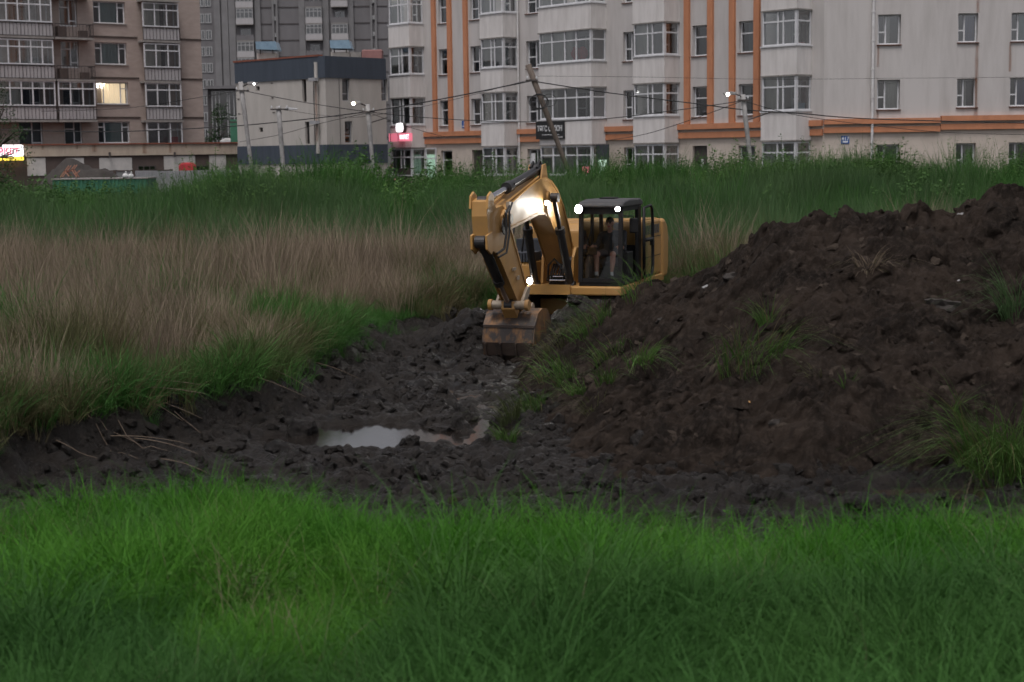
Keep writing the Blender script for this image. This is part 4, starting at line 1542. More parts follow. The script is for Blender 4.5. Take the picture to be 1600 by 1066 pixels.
# one more storey row above the frame for the reflections
Lf.part('wall', wall_mesh(uS, uE, G0, ZTl, ops, 0.3), 'brick_beige', recalc=False)
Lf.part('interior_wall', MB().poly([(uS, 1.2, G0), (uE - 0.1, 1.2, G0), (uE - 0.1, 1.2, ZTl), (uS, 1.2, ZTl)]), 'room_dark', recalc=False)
Lf.part('roof', MB().box(uS, uE + 0.1, -0.3, 12, ZTl + 0.002, ZTl + 0.3), 'concrete')
Lf.part('end_wall', MB().poly([(uE, 0, G0), (uE, 12, G0), (uE, 12, ZTl), (uE, 0, ZTl)]), 'brick_beige', recalc=False)
for r in range(4):                                       # dark joint lines at the floors
    zj = zr[r] - 0.93
    if r < 3:
        Lf.part('floor_band', MB().box(Lf.u(141, 100), Lf.u(216, 100), -0.05, -0.003, zj - 0.06, zj + 0.06), 'band_dark')
        Lf.part('floor_band', MB().box(Lf.u(278, 100), uE, -0.05, -0.003, zj - 0.06, zj + 0.06), 'band_dark')
lit_r = 2
for (r, a, b, z0, z1) in wins:
    if r == lit_r:
        w = window(Lf, a + 0.01, b - 0.01, z0, z1, 0.22, (0, 0.24, 0.78, 1), [(0, 1), (0, 1), (0, 0.72, 1)], 0.07)
        g = MB()
        n = 16
        for i in range(n + 1):
            uu = a + (b - a) * (0.24 + 0.74 * i / n)
            g.v += [(uu, 0.5 + 0.03 * math.sin(i * 2.2), z0), (uu, 0.5 + 0.03 * math.sin(i * 2.2), z1)]
        for i in range(n):
            g.f.append((2 * i, 2 * i + 2, 2 * i + 3, 2 * i + 1))
        Lf.part('lit_curtain', g, 'lit_curtain', w, recalc=False)
        bl = MB()
        for (fx, fz) in ((0.04, 0.93), (0.14, 0.95), (0.26, 0.93), (0.08, 0.80), (0.2, 0.80)):
            bl.ball((a + (b - a) * fx + 0.08, 0.42, z0 + (z1 - z0) * fz), 0.085, 8, 6)
        Lf.part('chandelier', bl, 'bulb', w, smooth=True)
        Lf.part('lit_back', MB().box(a + 0.05, a + (b - a) * 0.3, 0.8, 0.82, z0 + 0.05, z1), 'brick_beige', w)
    else:
        window(Lf, a + 0.01, b - 0.01, z0, z1, 0.22, (0, 0.22, 0.78, 1), [(0, 0.74, 1), (0, 1), (0, 0.74, 1)], 0.08, curtain=('curtain_teal', 0.2, 0.8, 0))
    Lf.part('sill', MB().box(a - 0.06, b + 0.06, -0.08, 0.18, z0 - 0.06, z0 - 0.003), 'concrete')
for r, z0 in enumerate(zr):
    # inner windows / balcony doors
    for (pa, pb) in ((24, 62), (96, 124)):
        ua, ub = Lf.u(pa, 100), Lf.u(pb, 100)
        window(Lf, ua + 0.01, ub - 0.01, z0 - 0.29, z0 + 1.54, 0.2, (0, 0.58, 1), [(0, 0.7, 1), (0, 0.2, 1)], 0.08, 'glass_dark', curtain=('curtain', 0.05, 0.95, 0) if r % 2 else None)
    ua, ub = Lf.u(228, 100), Lf.u(262, 100)
    window(Lf, ua + 0.01, ub - 0.01, z0 - 0.29, z0 + 1.49, 0.2, (0, 0.5, 1), [(0, 0.7, 1), (0, 1)], 0.08, 'glass_dark')


def balcony(fr, ua, ub, z0, dep, glazed, panes_u, panel=True, storey=True):
    """slab, slatted rail with pale panel, and (if glazed) a window wall round it"""
    zf = z0 - 0.95
    fr.part('balcony_slab', MB().box(ua, ub, -dep, -0.003, zf - 0.14, zf), 'concrete')
    zr_ = z0 - 0.02
    if panel:
        fr.part('balcony_panel', MB().box(ua + 0.06, ub - 0.06, -dep + 0.06, -dep + 0.09, zf + 0.06, zr_ - 0.1), 'balcony_panel')
        fr.part('balcony_panel', MB().box(ub - 0.09, ub - 0.061, -dep + 0.1, -0.01, zf + 0.06, zr_ - 0.1), 'balcony_panel')
    rail = MB()
    rail.box(ua, ub, -dep, -dep + 0.04, zr_ - 0.05, zr_)
    rail.box(ua, ub, -dep, -dep + 0.04, zf + 0.02, zf + 0.06)
    rail.box(ub - 0.04, ub, -dep + 0.042, -0.005, zr_ - 0.05, zr_)
    n = max(3, int((ub - ua) / 0.24))
    for i in range(n + 1):
        uu = ua + 0.01 + (ub - ua - 0.03) * i / n
        wd = 0.035 if i % 5 == 0 else 0.018
        rail.box(uu, uu + wd, -dep + 0.004, -dep + 0.03, zf + 0.062, zr_ - 0.052)
    for i in range(5):
        yy = -dep + 0.08 + (dep - 0.12) * i / 5
        rail.box(ub - 0.03, ub - 0.01, yy, yy + 0.02, zf + 0.062, zr_ - 0.052)
    fr.part('balcony_railing', rail, 'metal_dark')
    if glazed:
        ztop = z0 + HL - 0.95 - 0.2
        k = panes_u
        cols = tuple(i / k for i in range(k + 1))
        rows = [(0, 0.70, 1)] * k
        window(fr, ua + 0.05, ub - 0.05, z0, ztop, -dep + 0.1, cols, rows, 0.085, 'glass', name='balcony_glazing', curtain=('curtain', 0.05, rb.choice([0.35, 0.5]), 0) if rb.random() < 0.5 else None)
        window(fr, -dep + 0.16, -0.02, z0, ztop, 0, (0, 1), [(0, 0.7, 1)], 0.085, 'glass', name='balcony_glazing', axis=ub - 0.1)


b0, b1 = Lf.u(-32, 100), Lf.u(77, 100)
c0, c1 = Lf.u(79, 100), Lf.u(139, 100)
d0, d1 = Lf.u(217, 100), Lf.u(275, 100)
for r in range(3):
    z0 = zr[r] - 0.18
    balcony(Lf, b0, b1, z0, 1.1, True, 6)
    balcony(Lf, c0, c1, z0, 1.1, r == 2, 3, panel=(r == 2))
    balcony(Lf, d0, d1, z0, 0.9, True, 3)
    if r < 2:
        Lf.part('stored_goods', MB().box(c0 + 0.3, c0 + 0.9, -0.9, -0.4, z0 - 0.94, z0 - 0.2).box(c1 - 0.9, c1 - 0.35, -0.9, -0.5, z0 - 0.94, z0 - 0.45), 'annex_brown')
for bq0, bq1 in ((b0, b1), (c0, c1), (d0, d1)):          # the balcony slabs above the frame
    Lf.part('balcony_slab', MB().box(bq0, bq1, -1.0, -0.003, zr[0] - 0.18 - 0.95 + HL - 0.14, zr[0] - 0.18 - 0.95 + HL), 'concrete')
z0 = zr[3] - 0.18
window(Lf, d0 + 0.05, d1 - 0.05, z0 - 0.4, z0 + 1.7, -0.75, (0, 0.33, 0.66, 1), [(0, 0.72, 1)] * 3, 0.085, 'glass', name='balcony_glazing')
window(Lf, -0.7, -0.02, z0 - 0.4, z0 + 1.7, 0, (0, 1), [(0, 0.72, 1)], 0.085, 'glass', name='balcony_glazing', axis=d1 - 0.1)
Lf.part('red_cloth', MB().box(d0 + (d1 - d0) * 0.72, d0 + (d1 - d0) * 0.9, -0.5, -0.4, z0 - 0.2, z0 + 0.6), 'red_cloth')

# ================= low shop annex in front of it
pa0 = at(-30, 240, 99)
pa1 = at(371, 240, 106)
ang_x = math.atan2(pa1.y - pa0.y, pa1.x - pa0.x)
annex = empty('shop_annex', (pa1.x, pa1.y, G0))
tag(annex, 'low brown and cream shop annex with rust stained roof edge', 'building')
X1 = Frame(annex, (pa0.x, pa0.y), ang_x)
uA = X1.u(371, 240)
zt_ = X1.z(200, 226)
zm_ = X1.z(200, 243)
X1.part('wall', MB().box(0, uA, 0, 7, G0, zm_ - 0.002), 'annex_brown')
X1.part('fascia', MB().box(-0.05, uA + 0.06, -0.12, 7, zm_, zt_), 'annex_cream')
X1.part('roof_edge', MB().box(-0.1, uA + 0.1, -0.2, 7.1, zt_ + 0.002, zt_ + 0.09), 'rust_red')
for (x0, x1, y0, y1) in ((42, 71, 247, 275), (104, 131, 247, 275), (155, 206, 247, 272), (256, 305, 244, 275), (327, 353, 243, 275)):
    X1.part('wall_panel', MB().box(X1.u(x0, 255), X1.u(x1, 255), -0.05, -0.003, X1.z(x0, y1), X1.z(x0, y0)), 'annex_white')
for (x0, x1) in ((215, 243), (305, 326)):
    ua, ub = X1.u(x0, 262), X1.u(x1, 262)
    window(X1, ua, ub, X1.z(x0, 272), X1.z(x0, 259), -0.05, (0, 0.33, 0.66, 1), None, 0.06, 'glass_dark', 'metal_dark')
for px in (170, 271.5):
    X1.part('vent_pipe', MB().tube([(X1.u(px, 240), -0.25, X1.z(px, 245)), (X1.u(px, 240), -0.25, X1.z(px, 238))], 0.07, 8), 'metal_dark')
for px, y1, w in ((147, 238, 0.5), (225, 240, 0.5), (265, 239, 0.35), (120, 233, 0.3), (66, 234, 0.3), (290, 232, 0.3), (343, 232, 0.3)):
    uu = X1.u(px, 232)
    X1.part('rust_stain', MB().poly([(uu - w / 2, -0.126, X1.z(px, y1)), (uu + w / 2, -0.126, X1.z(px, y1)), (uu + w / 2, -0.126, zt_), (uu - w / 2, -0.126, zt_)]), 'rust_run', recalc=False)
# lit market sign on the annex
root, f2, u0, u1, z0, z1 = plate('lit_sign', X1, -46, 227, 37, 244.5, 'sign_lit_white', -0.55, 0.2, 'white lit market sign with red letters behind the tree')
f2.part('yellow_strip', MB().box(u0, u1, -0.551, -0.351, z0 - 0.24, z0 - 0.002), 'sign_lit_yellow')
text_mesh('lettering', 'МАРКЕТ', 'sign_lit_red', root, f2.M @ Matrix.Translation((X1.u(30.5, 235, -0.556), -0.556, (z0 + z1) / 2 - 0.05)), 0.50, 0.004, bold=0.010, align='RIGHT')
f2.part('divider', MB().box(X1.u(2.2, 235, -0.55), X1.u(4.0, 235, -0.55), -0.558, -0.552, z0 - 0.24, z1), 'metal_dark')

# ================= cream and slate three storey building
pc = at(509, 150, 92)
ang_sl = math.atan2(-5.6, 6.1)
small = empty('commercial_building', (pc.x, pc.y, G0))
tag(small, 'cream three storey building with dark slate roof and base bands', 'building')
SL = Frame(small, (pc.x, pc.y), ang_sl)
SR = Frame(small, (pc.x, pc.y), ang_sl + math.pi / 2)
uLs = SL.u(369, 150)
uRs = SR.u(603, 150)
zt = SR.z(520, 88)
z1 = SR.z(520, 122)
z2 = SR.z(520, 226)
z3 = SR.z(520, 256)
opsR = []
for (x0, x1, y0, y1) in ((535, 547, 122, 158), (596, 606, 122, 158), (537.5, 549.5, 189.5, 224)):
    opsR.append((SR.u(x0, 150), SR.u(x1, 150), SR.z(x0, y1), SR.z(x0, y0) - (0.02 if y0 < 130 else 0)))
opsL = []
for (x0, x1, y0, y1) in ((472.5, 479, 123.5, 159.5), (475.5, 482, 190.5, 225), (400.5, 406, 135, 142), (403.5, 409, 199.5, 206.5)):
    opsL.append((SL.u(x0, 150), SL.u(x1, 150), SL.z(x0, y1), min(SL.z(x0, y0), z1 - 0.02)))
SL.part('wall', wall_mesh(uLs, 0, z2, z1, opsL, 0.3), 'cream_wall', recalc=False)
SR.part('wall', wall_mesh(0, uRs, z2, z1, opsR, 0.3), 'cream_wall', recalc=False)
for fr, a, b in ((SL, uLs, 0.06), (SR, -0.06, uRs)):
    fr.part('slate_band', MB().poly([(a, -0.06, z1), (b, -0.06, z1), (b, -0.06, zt), (a, -0.06, zt)]).poly([(a, -0.06, z1), (b, -0.06, z1), (b, 0.0, z1), (a, 0.0, z1)]), 'slate_cladding', recalc=False)
    fr.part('slate_band', MB().poly([(a, -0.06, z3), (b, -0.06, z3), (b, -0.06, z2), (a, -0.06, z2)]), 'slate_cladding', recalc=False)
    fr.part('base_wall', MB().poly([(a, -0.0, G0), (b, -0.0, G0), (b, -0.0, z3), (a, -0.0, z3)]), 'cream_wall', recalc=False)
    fr.part('interior_wall', MB().poly([(a, 1.0, G0), (b, 1.0, G0), (b, 1.0, z1), (a, 1.0, z1)]), 'room_dark', recalc=False)
SL.part('end_wall', MB().poly([(uLs, 0, G0), (uLs, 8, G0), (uLs, 8, zt), (uLs, 0, zt)]), 'slate_cladding', recalc=False)
SL.part('roof', MB().box(uLs, -0.02, 0.0, uRs - 0.05, zt - 0.15, zt - 0.05), 'concrete')
SL.part('roof_edge', MB().box(uLs - 0.1, SL.u(498, 90), -0.09, 0.3, zt + 0.003, zt + 0.10), 'rust_red')
for (a, b, c, d) in opsR:
    window(SR, a, b, c, d, 0.18, (0, 1), [(0, 0.33, 1)], 0.05, 'glass_dark', 'fence_metal')
for (a, b, c, d) in opsL:
    window(SL, a, b, c, d, 0.18, (0, 1), None, 0.04, 'glass_dark', 'metal_dark')
# drain pipe with its boxes
ud = SL.u(497, 160)
SL.part('drain_pipe', MB().box(ud - 0.1, ud + 0.1, -0.15, -0.062, z2 - 0.5, z1 + 0.9), 'cream_wall')
for py in (124, 191):
    SL.part('drain_box', MB().box(ud - 0.28, ud + 0.28, -0.45, -0.152, SL.z(497, py + 3), SL.z(497, py - 2)), 'fence_metal')
SL.part('rust_stain', MB().poly([(ud - 0.2, -0.155, z2 + 0.2), (ud + 0.2, -0.155, z2 + 0.2), (ud + 0.2, -0.155, z1 - 0.3), (ud - 0.2, -0.155, z1 - 0.3)]), 'rust_run', recalc=False)
for (px, py) in ((425, 130), (426, 153), (428, 176), (373, 155), (374, 178), (447, 118)):
    SL.part('vent_slot', MB().box(SL.u(px, py) - 0.1, SL.u(px, py) + 0.1, -0.02, -0.003, SL.z(px, py) - 0.03, SL.z(px, py) + 0.03), 'metal_dark')
# rooftop vent housings with blue hoods, and a pink tank
for i, (x0, x1, yt) in enumerate(((403, 436, 67), (518, 550, 65))):
    c = at((x0 + x1) / 2, 90, 97)
    w = (x1 - x0) / F_PX * 97
    h = (90 - yt) / F_PX * 97
    root = empty('roof_vent', (c.x, c.y, zt - 0.05))
    tag(root, ['roof vent with blue hood above the left part of the slate building', 'roof vent with blue hood above the corner of the slate building'][i], 'roof vent', 'blue hooded roof vents')
    hh = c.z + h - zt + 0.05
    MB().box(-w * 0.48, w * 0.38, -0.5, 0.8, 0, hh * 0.45).build('housing', 'cream_wall', root)
    m_ = MB()
    m_.prism([(-w * 0.5, hh), (w * 0.42, hh), (w * 0.52, hh * 0.62), (w * 0.5, hh * 0.58), (-w * 0.46, hh * 0.62)], -0.8, 0.9)
    m_.build('hood', 'roof_blue', root)
    m_ = MB()
    for sx_ in (-0.3, 0.28):
        m_.tube([(w * sx_, -0.6, hh * 0.4), (w * sx_, -0.6, hh * 0.66)], 0.04, 6)
    m_.build('hood_leg', 'metal_dark', root)
c = at(578, 88, 99)
root = empty('roof_tank', (c.x, c.y, zt - 0.05))
tag(root, 'pink boxy tank on the slate roof beside the white block', 'tank')
h_ = (88 - 78) / F_PX * 99 + (c.z - zt)
MB().box(-0.5, 0.75, 0, 1.0, 0, h_ + 0.05).build('body', 'pink_paint', root, bevel=0.06)
MB().box(-1.4, -0.55, 0.2, 1.0, 0, h_ * 0.9).build('side_box', 'concrete', root)

# ================= grey tower far behind
pt = at(313, 100, 290)
tower = empty('apartment_tower', (pt.x, pt.y, G0))
tag(tower, 'tall dark grey panel apartment tower far behind the slate building', 'building')
T = Frame(tower, (pt.x, pt.y), R(1.0))
HT = 25.0 / F_PX * 290
ZTT = 40.0
uT0, uT1 = T.u(290, 60), T.u(640, 60)
T.part('wall', MB().box(uT0, uT1, 0, 14, G0, ZTT), 'tower_grey')
for px, w in ((341, 1.1), (353, 1.1), (364, 1.2), (404, 1.0), (428, 0.35), (434, 0.35), (473, 1.1), (510, 1.1), (549, 1.0), (581, 0.35), (588, 0.35)):
    uu = T.u(px, 60)
    T.part('pier', MB().box(uu - w / 2, uu + w / 2, -0.5, -0.003, G0, ZTT), 'tower_pier')
nfl = int((ZTT - G0) / HT)
zbase = T.z(380, 90)
for k in range(-5, nfl):
    zf = zbase + k * HT
    if zf + 2 > ZTT or zf < 6:
        continue
    for (x0, x1) in ((407, 426), (436, 471), (551, 579), (590, 606)):
        T.part('panel_joint', MB().box(T.u(x0, 60), T.u(x1, 60), -0.05, -0.003, zf - 0.12, zf + 0.12), 'tower_line')
    for px in (315.5, 326.5):
        uu = T.u(px, 60)
        window(T, uu - 0.55, uu + 0.55, zf + 0.3, zf + 2.0, -0.06, (0, 0.5, 1), None, 0.16, 'glass_dark', 'frame_grey')
    uu = T.u(431, 60)
    T.part('vent_window', MB().box(uu - 0.35, uu + 0.35, -0.3, -0.003, zf + 0.6, zf + 1.3), 'frame_grey')
    uu = T.u(584.5, 60)
    T.part('vent_window', MB().box(uu - 0.35, uu + 0.35, -0.3, -0.003, zf + 0.6, zf + 1.3), 'frame_grey')
    for j, (x0, x1) in enumerate(((371, 398), (479, 505), (519, 545))):
        a, b = T.u(x0, 60), T.u(x1, 60)
        gl_ = (k + j) % 3 != 1
        T.part('balcony_slab', MB().box(a, b, -1.2, -0.003, zf - 0.15, zf), 'concrete')
        T.part('balcony_panel', MB().box(a, b, -1.2, -1.1, zf + 0.002, zf + 0.95), 'balcony_panel' if gl_ else 'tower_grey')
        if gl_:
            window(T, a + 0.05, b - 0.05, zf + 0.96, zf + HT - 0.2, -1.15, (0, 0.25, 0.5, 0.75, 1), [(0, 0.65, 1)] * 4, 0.14, 'glass_dark', 'frame_grey', name='balcony_glazing')
        else:
            window(T, a + 0.6, b - 0.6, zf + 0.5, zf + 2.2, -0.06, (0, 0.5, 1), [(0, 0.6, 1), (0, 1)], 0.16, 'glass_dark', 'frame_grey')
# glazed stair hall at the foot of the tower
c = at(352, 170, 200)
hall = empty('glass_hall', (c.x, c.y, G0))
tag(hall, 'dark glazed low hall between the beige block and the slate building', 'building')
GH = Frame(hall, (c.x, c.y), 0)
a, b = GH.u(325, 170), GH.u(372, 170)
GH.part('wall', MB().box(a, b, 0.1, 6, G0, GH.z(350, 139)), 'tower_line')
GH.part('canopy', MB().box(a - 0.2, b + 0.2, -0.6, 6, GH.z(350, 139) + 0.002, GH.z(350, 138) + 0.3), 'tower_grey')
window(GH, GH.u(331, 170), b, G0, GH.z(350, 142), 0.0, (0, 0.16, 0.3, 0.6, 0.68, 0.85, 1), [(0, 0.2, 0.45, 0.7, 1)] * 6, 0.12, 'glass_dark', 'frame_grey')
c = at(366, 200, 110)
gp = empty('green_hoarding', (c.x, c.y, G0))
tag(gp, 'green sheet hoarding beside the slate building wall', 'hoarding')
MB().box(-0.28, 0.4, 0, 0.1, 0, at(366, 187, 110).z - G0).build('sheet', 'green_paint', gp)
MB().box(-0.30, 0.42, -0.01, -0.002, at(366, 192, 110).z - G0, at(366, 190, 110).z - G0).build('rail', 'metal_dark', gp)
MB().box(-0.1, 0.3, 0.11, 0.2, 0, 1).build('post', 'metal_dark', gp)
# van roof behind the annex
c = at(358, 222, 118)
van = empty('white_van', (c.x, c.y, G0))
tag(van, 'white van whose roof shows above the annex roof', 'van')
zt3 = at(358, 216.5, 118).z - G0
m_ = MB()
pr = [(-0.75, 0.5), (-0.75, zt3 - 0.35), (-0.62, zt3 - 0.12), (-0.35, zt3), (2.9, zt3), (3.1, zt3 - 0.2), (3.15, 0.5)]
m_.prism(pr, 0, 1.8)
m_.build('body', 'pipe_white', van, bevel=0.06)
MB().box(0.2, 2.4, -0.01, -0.003, zt3 - 0.75, zt3 - 0.25).build('side_window', 'room_dark', van)
MB().box(0.25, 0.95, -0.05, 0.2, zt3 + 0.04, zt3 + 0.12).build('roof_lamp_bar', 'lit_strip', van)
for xx in (-0.05, 2.4):
    MB().tube([(xx, -0.02, 0.33), (xx, 0.2, 0.33)], 0.33, 16).build('wheel', 'rubber', van)

# ------------------------------------------------------------------ excavator
EY = 0.0
EX = empty('excavator', (1.1, 35.0, 0.0), math.atan2(-0.948, -0.317))
tag(EX, 'yellow tracked excavator with lit work lamps and raised boom', 'excavator')
CL, CR, CF, CBk = 1.43, 0.50, 0.80, -0.95      # cab: left, right, front, back
ZF, ZR = 1.20, 2.95                              # cab floor, roof


def E(name, mb, mat, parent=None, **kw):
    o = mb.build(name, mat, parent or EX, **kw)
    if EY:
        o.data.transform(Matrix.Translation((0, EY, 0)))
    return o


# undercarriage
for yc in (-0.80, 1.12):
    pts = []
    L2, Rr = 1.55, 0.42
    xc = -0.95
    for i in range(13):
        t = -math.pi / 2 + math.pi * i / 12
        pts.append((xc + L2 + Rr * math.cos(t), 0.46 + Rr * math.sin(t)))
    for i in range(13):
        t = math.pi / 2 + math.pi * i / 12
        pts.append((xc - L2 + Rr * math.cos(t), 0.46 + Rr * math.sin(t)))
    tr = E('track', MB().prism(pts, yc - 0.25, yc + 0.25), 'track_steel')
    # shoes round the loop
    per = []
    for i in range(len(pts)):
        a, b = Vector(pts[i]), Vector(pts[(i + 1) % len(pts)])
        n = max(1, int(round((b - a).length / 0.19)))
        for k in range(n):
            per.append((a + (b - a) * (k / n), (b - a).normalized()))
    last = None
    sh = None
    for p, d in per:
        if last is not None and (p - last).length < 0.15:
            continue
        last = p
        if sh is None:
            m_ = MB().box(-0.09, 0.085, -0.30, 0.30, 0.0, 0.035).box(-0.012, 0.012, -0.30, 0.30, 0.036, 0.07)
            sh = E('track_shoe', m_, 'track_steel', tr)
            so = sh
        else:
            so = sh.copy()
            COL.objects.link(so)
            so.parent = tr
        ang = math.atan2(d.y, d.x)
        so.location = (p.x, yc, p.y)
        so.rotation_euler = (0, math.pi - ang if False else -ang + math.pi, 0)
    E('track_frame', MB().box(xc - 1.3, xc + 1.3, yc - 0.27, yc + 0.27, 0.28, 0.62), 'black_steel')
E('undercarriage_frame', MB().box(-1.7, -0.2, -0.6, 0.9, 0.45, 0.8), 'yellow_paint')
E('slew_ring', MB().tube([(-0.95, 0.17, 0.8), (-0.95, 0.17, 1.0)], 0.62, 24), 'black_steel')

# deck and body panels
E('deck', MB().prism([(0.86, 1.0), (0.86, 1.17), (-3.2, 1.17), (-3.2, 1.0)], -1.08, 1.56), 'yellow_clean', bevel=0.02)
E('deck_skirt', MB().box(-0.3, 0.90, 0.48, 1.585, 0.98, 1.165), 'yellow_clean', bevel=0.03)
EY = 0.14
hood = E('engine_hood', MB().prism([(-1.02, 1.18), (-1.02, 2.36), (-1.15, 2.46), (-3.0, 2.46), (-3.0, 1.18)], 0.42, 1.40), 'yellow_clean', bevel=0.06)
EY = 0.0
E('hood_centre', MB().prism([(-1.1, 1.18), (-1.1, 2.25), (-1.3, 2.42), (-3.0, 2.42), (-3.0, 1.18)], -0.36, 0.555), 'yellow_clean', bevel=0.05)
E('tank_cover', MB().prism([(-0.62, 1.18), (-0.62, 2.32), (-0.75, 2.42), (-3.0, 2.42), (-3.0, 1.18)], -1.08, -0.365), 'yellow_clean', bevel=0.06)
cw = [(-3.02, 1.05), (-3.02, 2.44), (-3.25, 2.44), (-3.52, 2.30), (-3.62, 2.0), (-3.62, 1.35), (-3.5, 1.08)]
E('counterweight', MB().prism(cw, -1.10, 1.58), 'yellow_clean', bevel=0.07)
EY = 0.14
for z in (1.62, 2.06):
    E('panel_seam', MB().box(-2.95, -1.1, 1.401, 1.406, z, z + 0.015), 'cab_black', hood)
for i in range(7):
    E('vent_slat', MB().box(-2.75 + i * 0.2, -2.62 + i * 0.2, 1.401, 1.412, 2.14, 2.34), 'cab_grey', hood)
E('hood_grille', MB().box(-2.9, -1.4, 0.85, 1.33, 2.462, 2.475), 'yellow_paint', hood)
E('panel_seam', MB().box(-2.0, -1.985, 1.401, 1.406, 1.2, 2.42), 'cab_black', hood)
E('hood_latch', MB().box(-2.2, -2.08, 1.405, 1.43, 1.78, 1.84), 'cab_black', hood)

EY = 0.0
# right side: tool box, tread plates, rails
tb = E('tool_box', MB().prism([(0.55, 1.18), (0.62, 1.28), (0.62, 1.60), (0.52, 1.66), (-0.35, 1.66), (-0.35, 1.18)], -1.08, -0.48), 'yellow_clean', bevel=0.025)
for i in range(9):
    E('tread_rib', MB().box(0.58, 0.64, -1.06 + i * 0.065, -1.02 + i * 0.065, 1.665, 1.86), 'step_black', tb)
E('tread_step', MB().box(-0.1, 0.575, -1.07, -0.49, 1.668, 1.862), 'step_black', bevel=0.01)
E('tread_step', MB().box(-0.55, -0.12, -1.07, -0.42, 1.668, 2.12), 'step_black', bevel=0.01)
rl = MB()
rl.tube([(0.5, -1.0, 1.87), (0.12, -1.0, 2.55), (-0.55, -1.0, 2.62), (-0.6, -1.0, 2.3)], 0.022, 8)
rl.tube([(0.30, -0.80, 1.87), (0.02, -0.80, 2.52), (-0.5, -0.80, 2.6)], 0.022, 8)
E('hand_rail', rl, 'cab_black', smooth=True)
E('tool_box_lamp_housing', MB().box(0.63, 0.70, -0.58, -0.40, 1.19, 1.35), 'cab_black', bevel=0.015)

# cab
EY = 0.14
cab = E('cab_floor', MB().box(CBk, CF + 0.02, CR, CL, ZF - 0.02, ZF + 0.05), 'cab_black', bevel=0.01)
top = ZR - 0.12
fx = CF - 0.10                                    # top of the windscreen leans back
E('cab_pillar', MB().bar((CF, CR + 0.03, ZF + 0.05), (fx, CR + 0.03, top), 0.085, 0.085), 'cab_black')
E('cab_pillar', MB().bar((CF, CL - 0.03, ZF + 0.05), (fx, CL - 0.03, top), 0.085, 0.085), 'cab_black')
E('cab_pillar', MB().bar((CBk + 0.05, CR + 0.03, ZF + 0.05), (CBk + 0.05, CR + 0.03, top), 0.07, 0.09), 'cab_black')
E('cab_pillar', MB().box(CBk, CBk + 0.26, CL - 0.08, CL, ZF + 0.05, top), 'cab_black', bevel=0.01)
E('cab_pillar', MB().box(-0.2, -0.12, CR, CR + 0.06, ZF + 0.05, top), 'cab_black')
for bx_ in ((CF - 0.035, CF + 0.035, CR + 0.08, CL - 0.08, ZF + 0.052, ZF + 0.14), (fx - 0.03, fx + 0.03, CR + 0.08, CL - 0.08, top - 0.13, top),
            (CBk + 0.262, CF - 0.05, CL - 0.06, CL - 0.005, ZF + 0.052, ZF + 0.10), (CBk + 0.262, fx - 0.05, CL - 0.06, CL - 0.005, top - 0.08, top),
            (CBk + 0.1, fx - 0.05, CR + 0.005, CR + 0.05, top - 0.08, top), (CBk, CBk + 0.06, CR + 0.07, CL - 0.09, ZF + 0.052, ZF + 0.75)):
    E('cab_rail', MB().box(*bx_), 'cab_black')
# roof: crowned and overhanging
rf = MB()
rp = [(CBk - 0.06, top + 0.002), (CBk - 0.06, top + 0.10), (CBk + 0.15, top + 0.16), (0.2, top + 0.17), (fx - 0.02, top + 0.13), (fx + 0.09, top + 0.07), (fx + 0.09, top + 0.002)]
rf.prism(rp, CR - 0.03, CL + 0.03)
roof = E('cab_roof', rf, 'cab_grey', bevel=0.035)
E('roof_hatch', MB().box(-0.35, 0.05, CR + 0.25, CL - 0.35, top + 0.168, top + 0.20), 'cab_black', roof, bevel=0.01)
# glass
zmid = ZF + 0.62


def fxz(z):
    return CF + (fx - CF) * (z - ZF) / (top - ZF)


E('windscreen_pane', MB().poly([(fxz(zmid + 0.015), CR + 0.065, zmid + 0.015), (fxz(zmid + 0.015), CL - 0.065, zmid + 0.015), (fx, CL - 0.065, top - 0.13), (fx, CR + 0.065, top - 0.13)]), 'glass_cab', recalc=False)
E('windscreen_pane', MB().poly([(fxz(ZF + 0.14), CR + 0.065, ZF + 0.14), (fxz(ZF + 0.14), CL - 0.065, ZF + 0.14), (fxz(zmid - 0.015), CL - 0.065, zmid - 0.015), (fxz(zmid - 0.015), CR + 0.065, zmid - 0.015)]), 'glass_cab', recalc=False)
E('side_pane', MB().poly([(CBk + 0.1, CR + 0.03, ZF + 0.1), (CF - 0.04, CR + 0.03, ZF + 0.1), (fx - 0.04, CR + 0.03, top - 0.08), (CBk + 0.1, CR + 0.03, top - 0.08)]), 'glass_cab', recalc=False)
E('rear_pane', MB().poly([(CBk + 0.03, CR + 0.08, ZF + 0.76), (CBk + 0.03, CL - 0.1, ZF + 0.76), (CBk + 0.03, CL - 0.1, top), (CBk + 0.03, CR + 0.08, top)]), 'glass_cab', recalc=False)
E('wiper', MB().tube([(fxz(zmid + 0.05) + 0.02, CR + 0.12, zmid + 0.05), (fxz(top - 0.3) + 0.02, CR + 0.30, top - 0.3)], 0.008, 6), 'cab_black')
# door swung fully back along the side
dy0 = CL + 0.09
dx0, dx1 = CBk + 0.20, CBk - 0.62
door = MB()


def rail_path(pts, r):
    door.tube([(p[0], dy0 + 0.02, p[1]) for p in pts], r, 8)


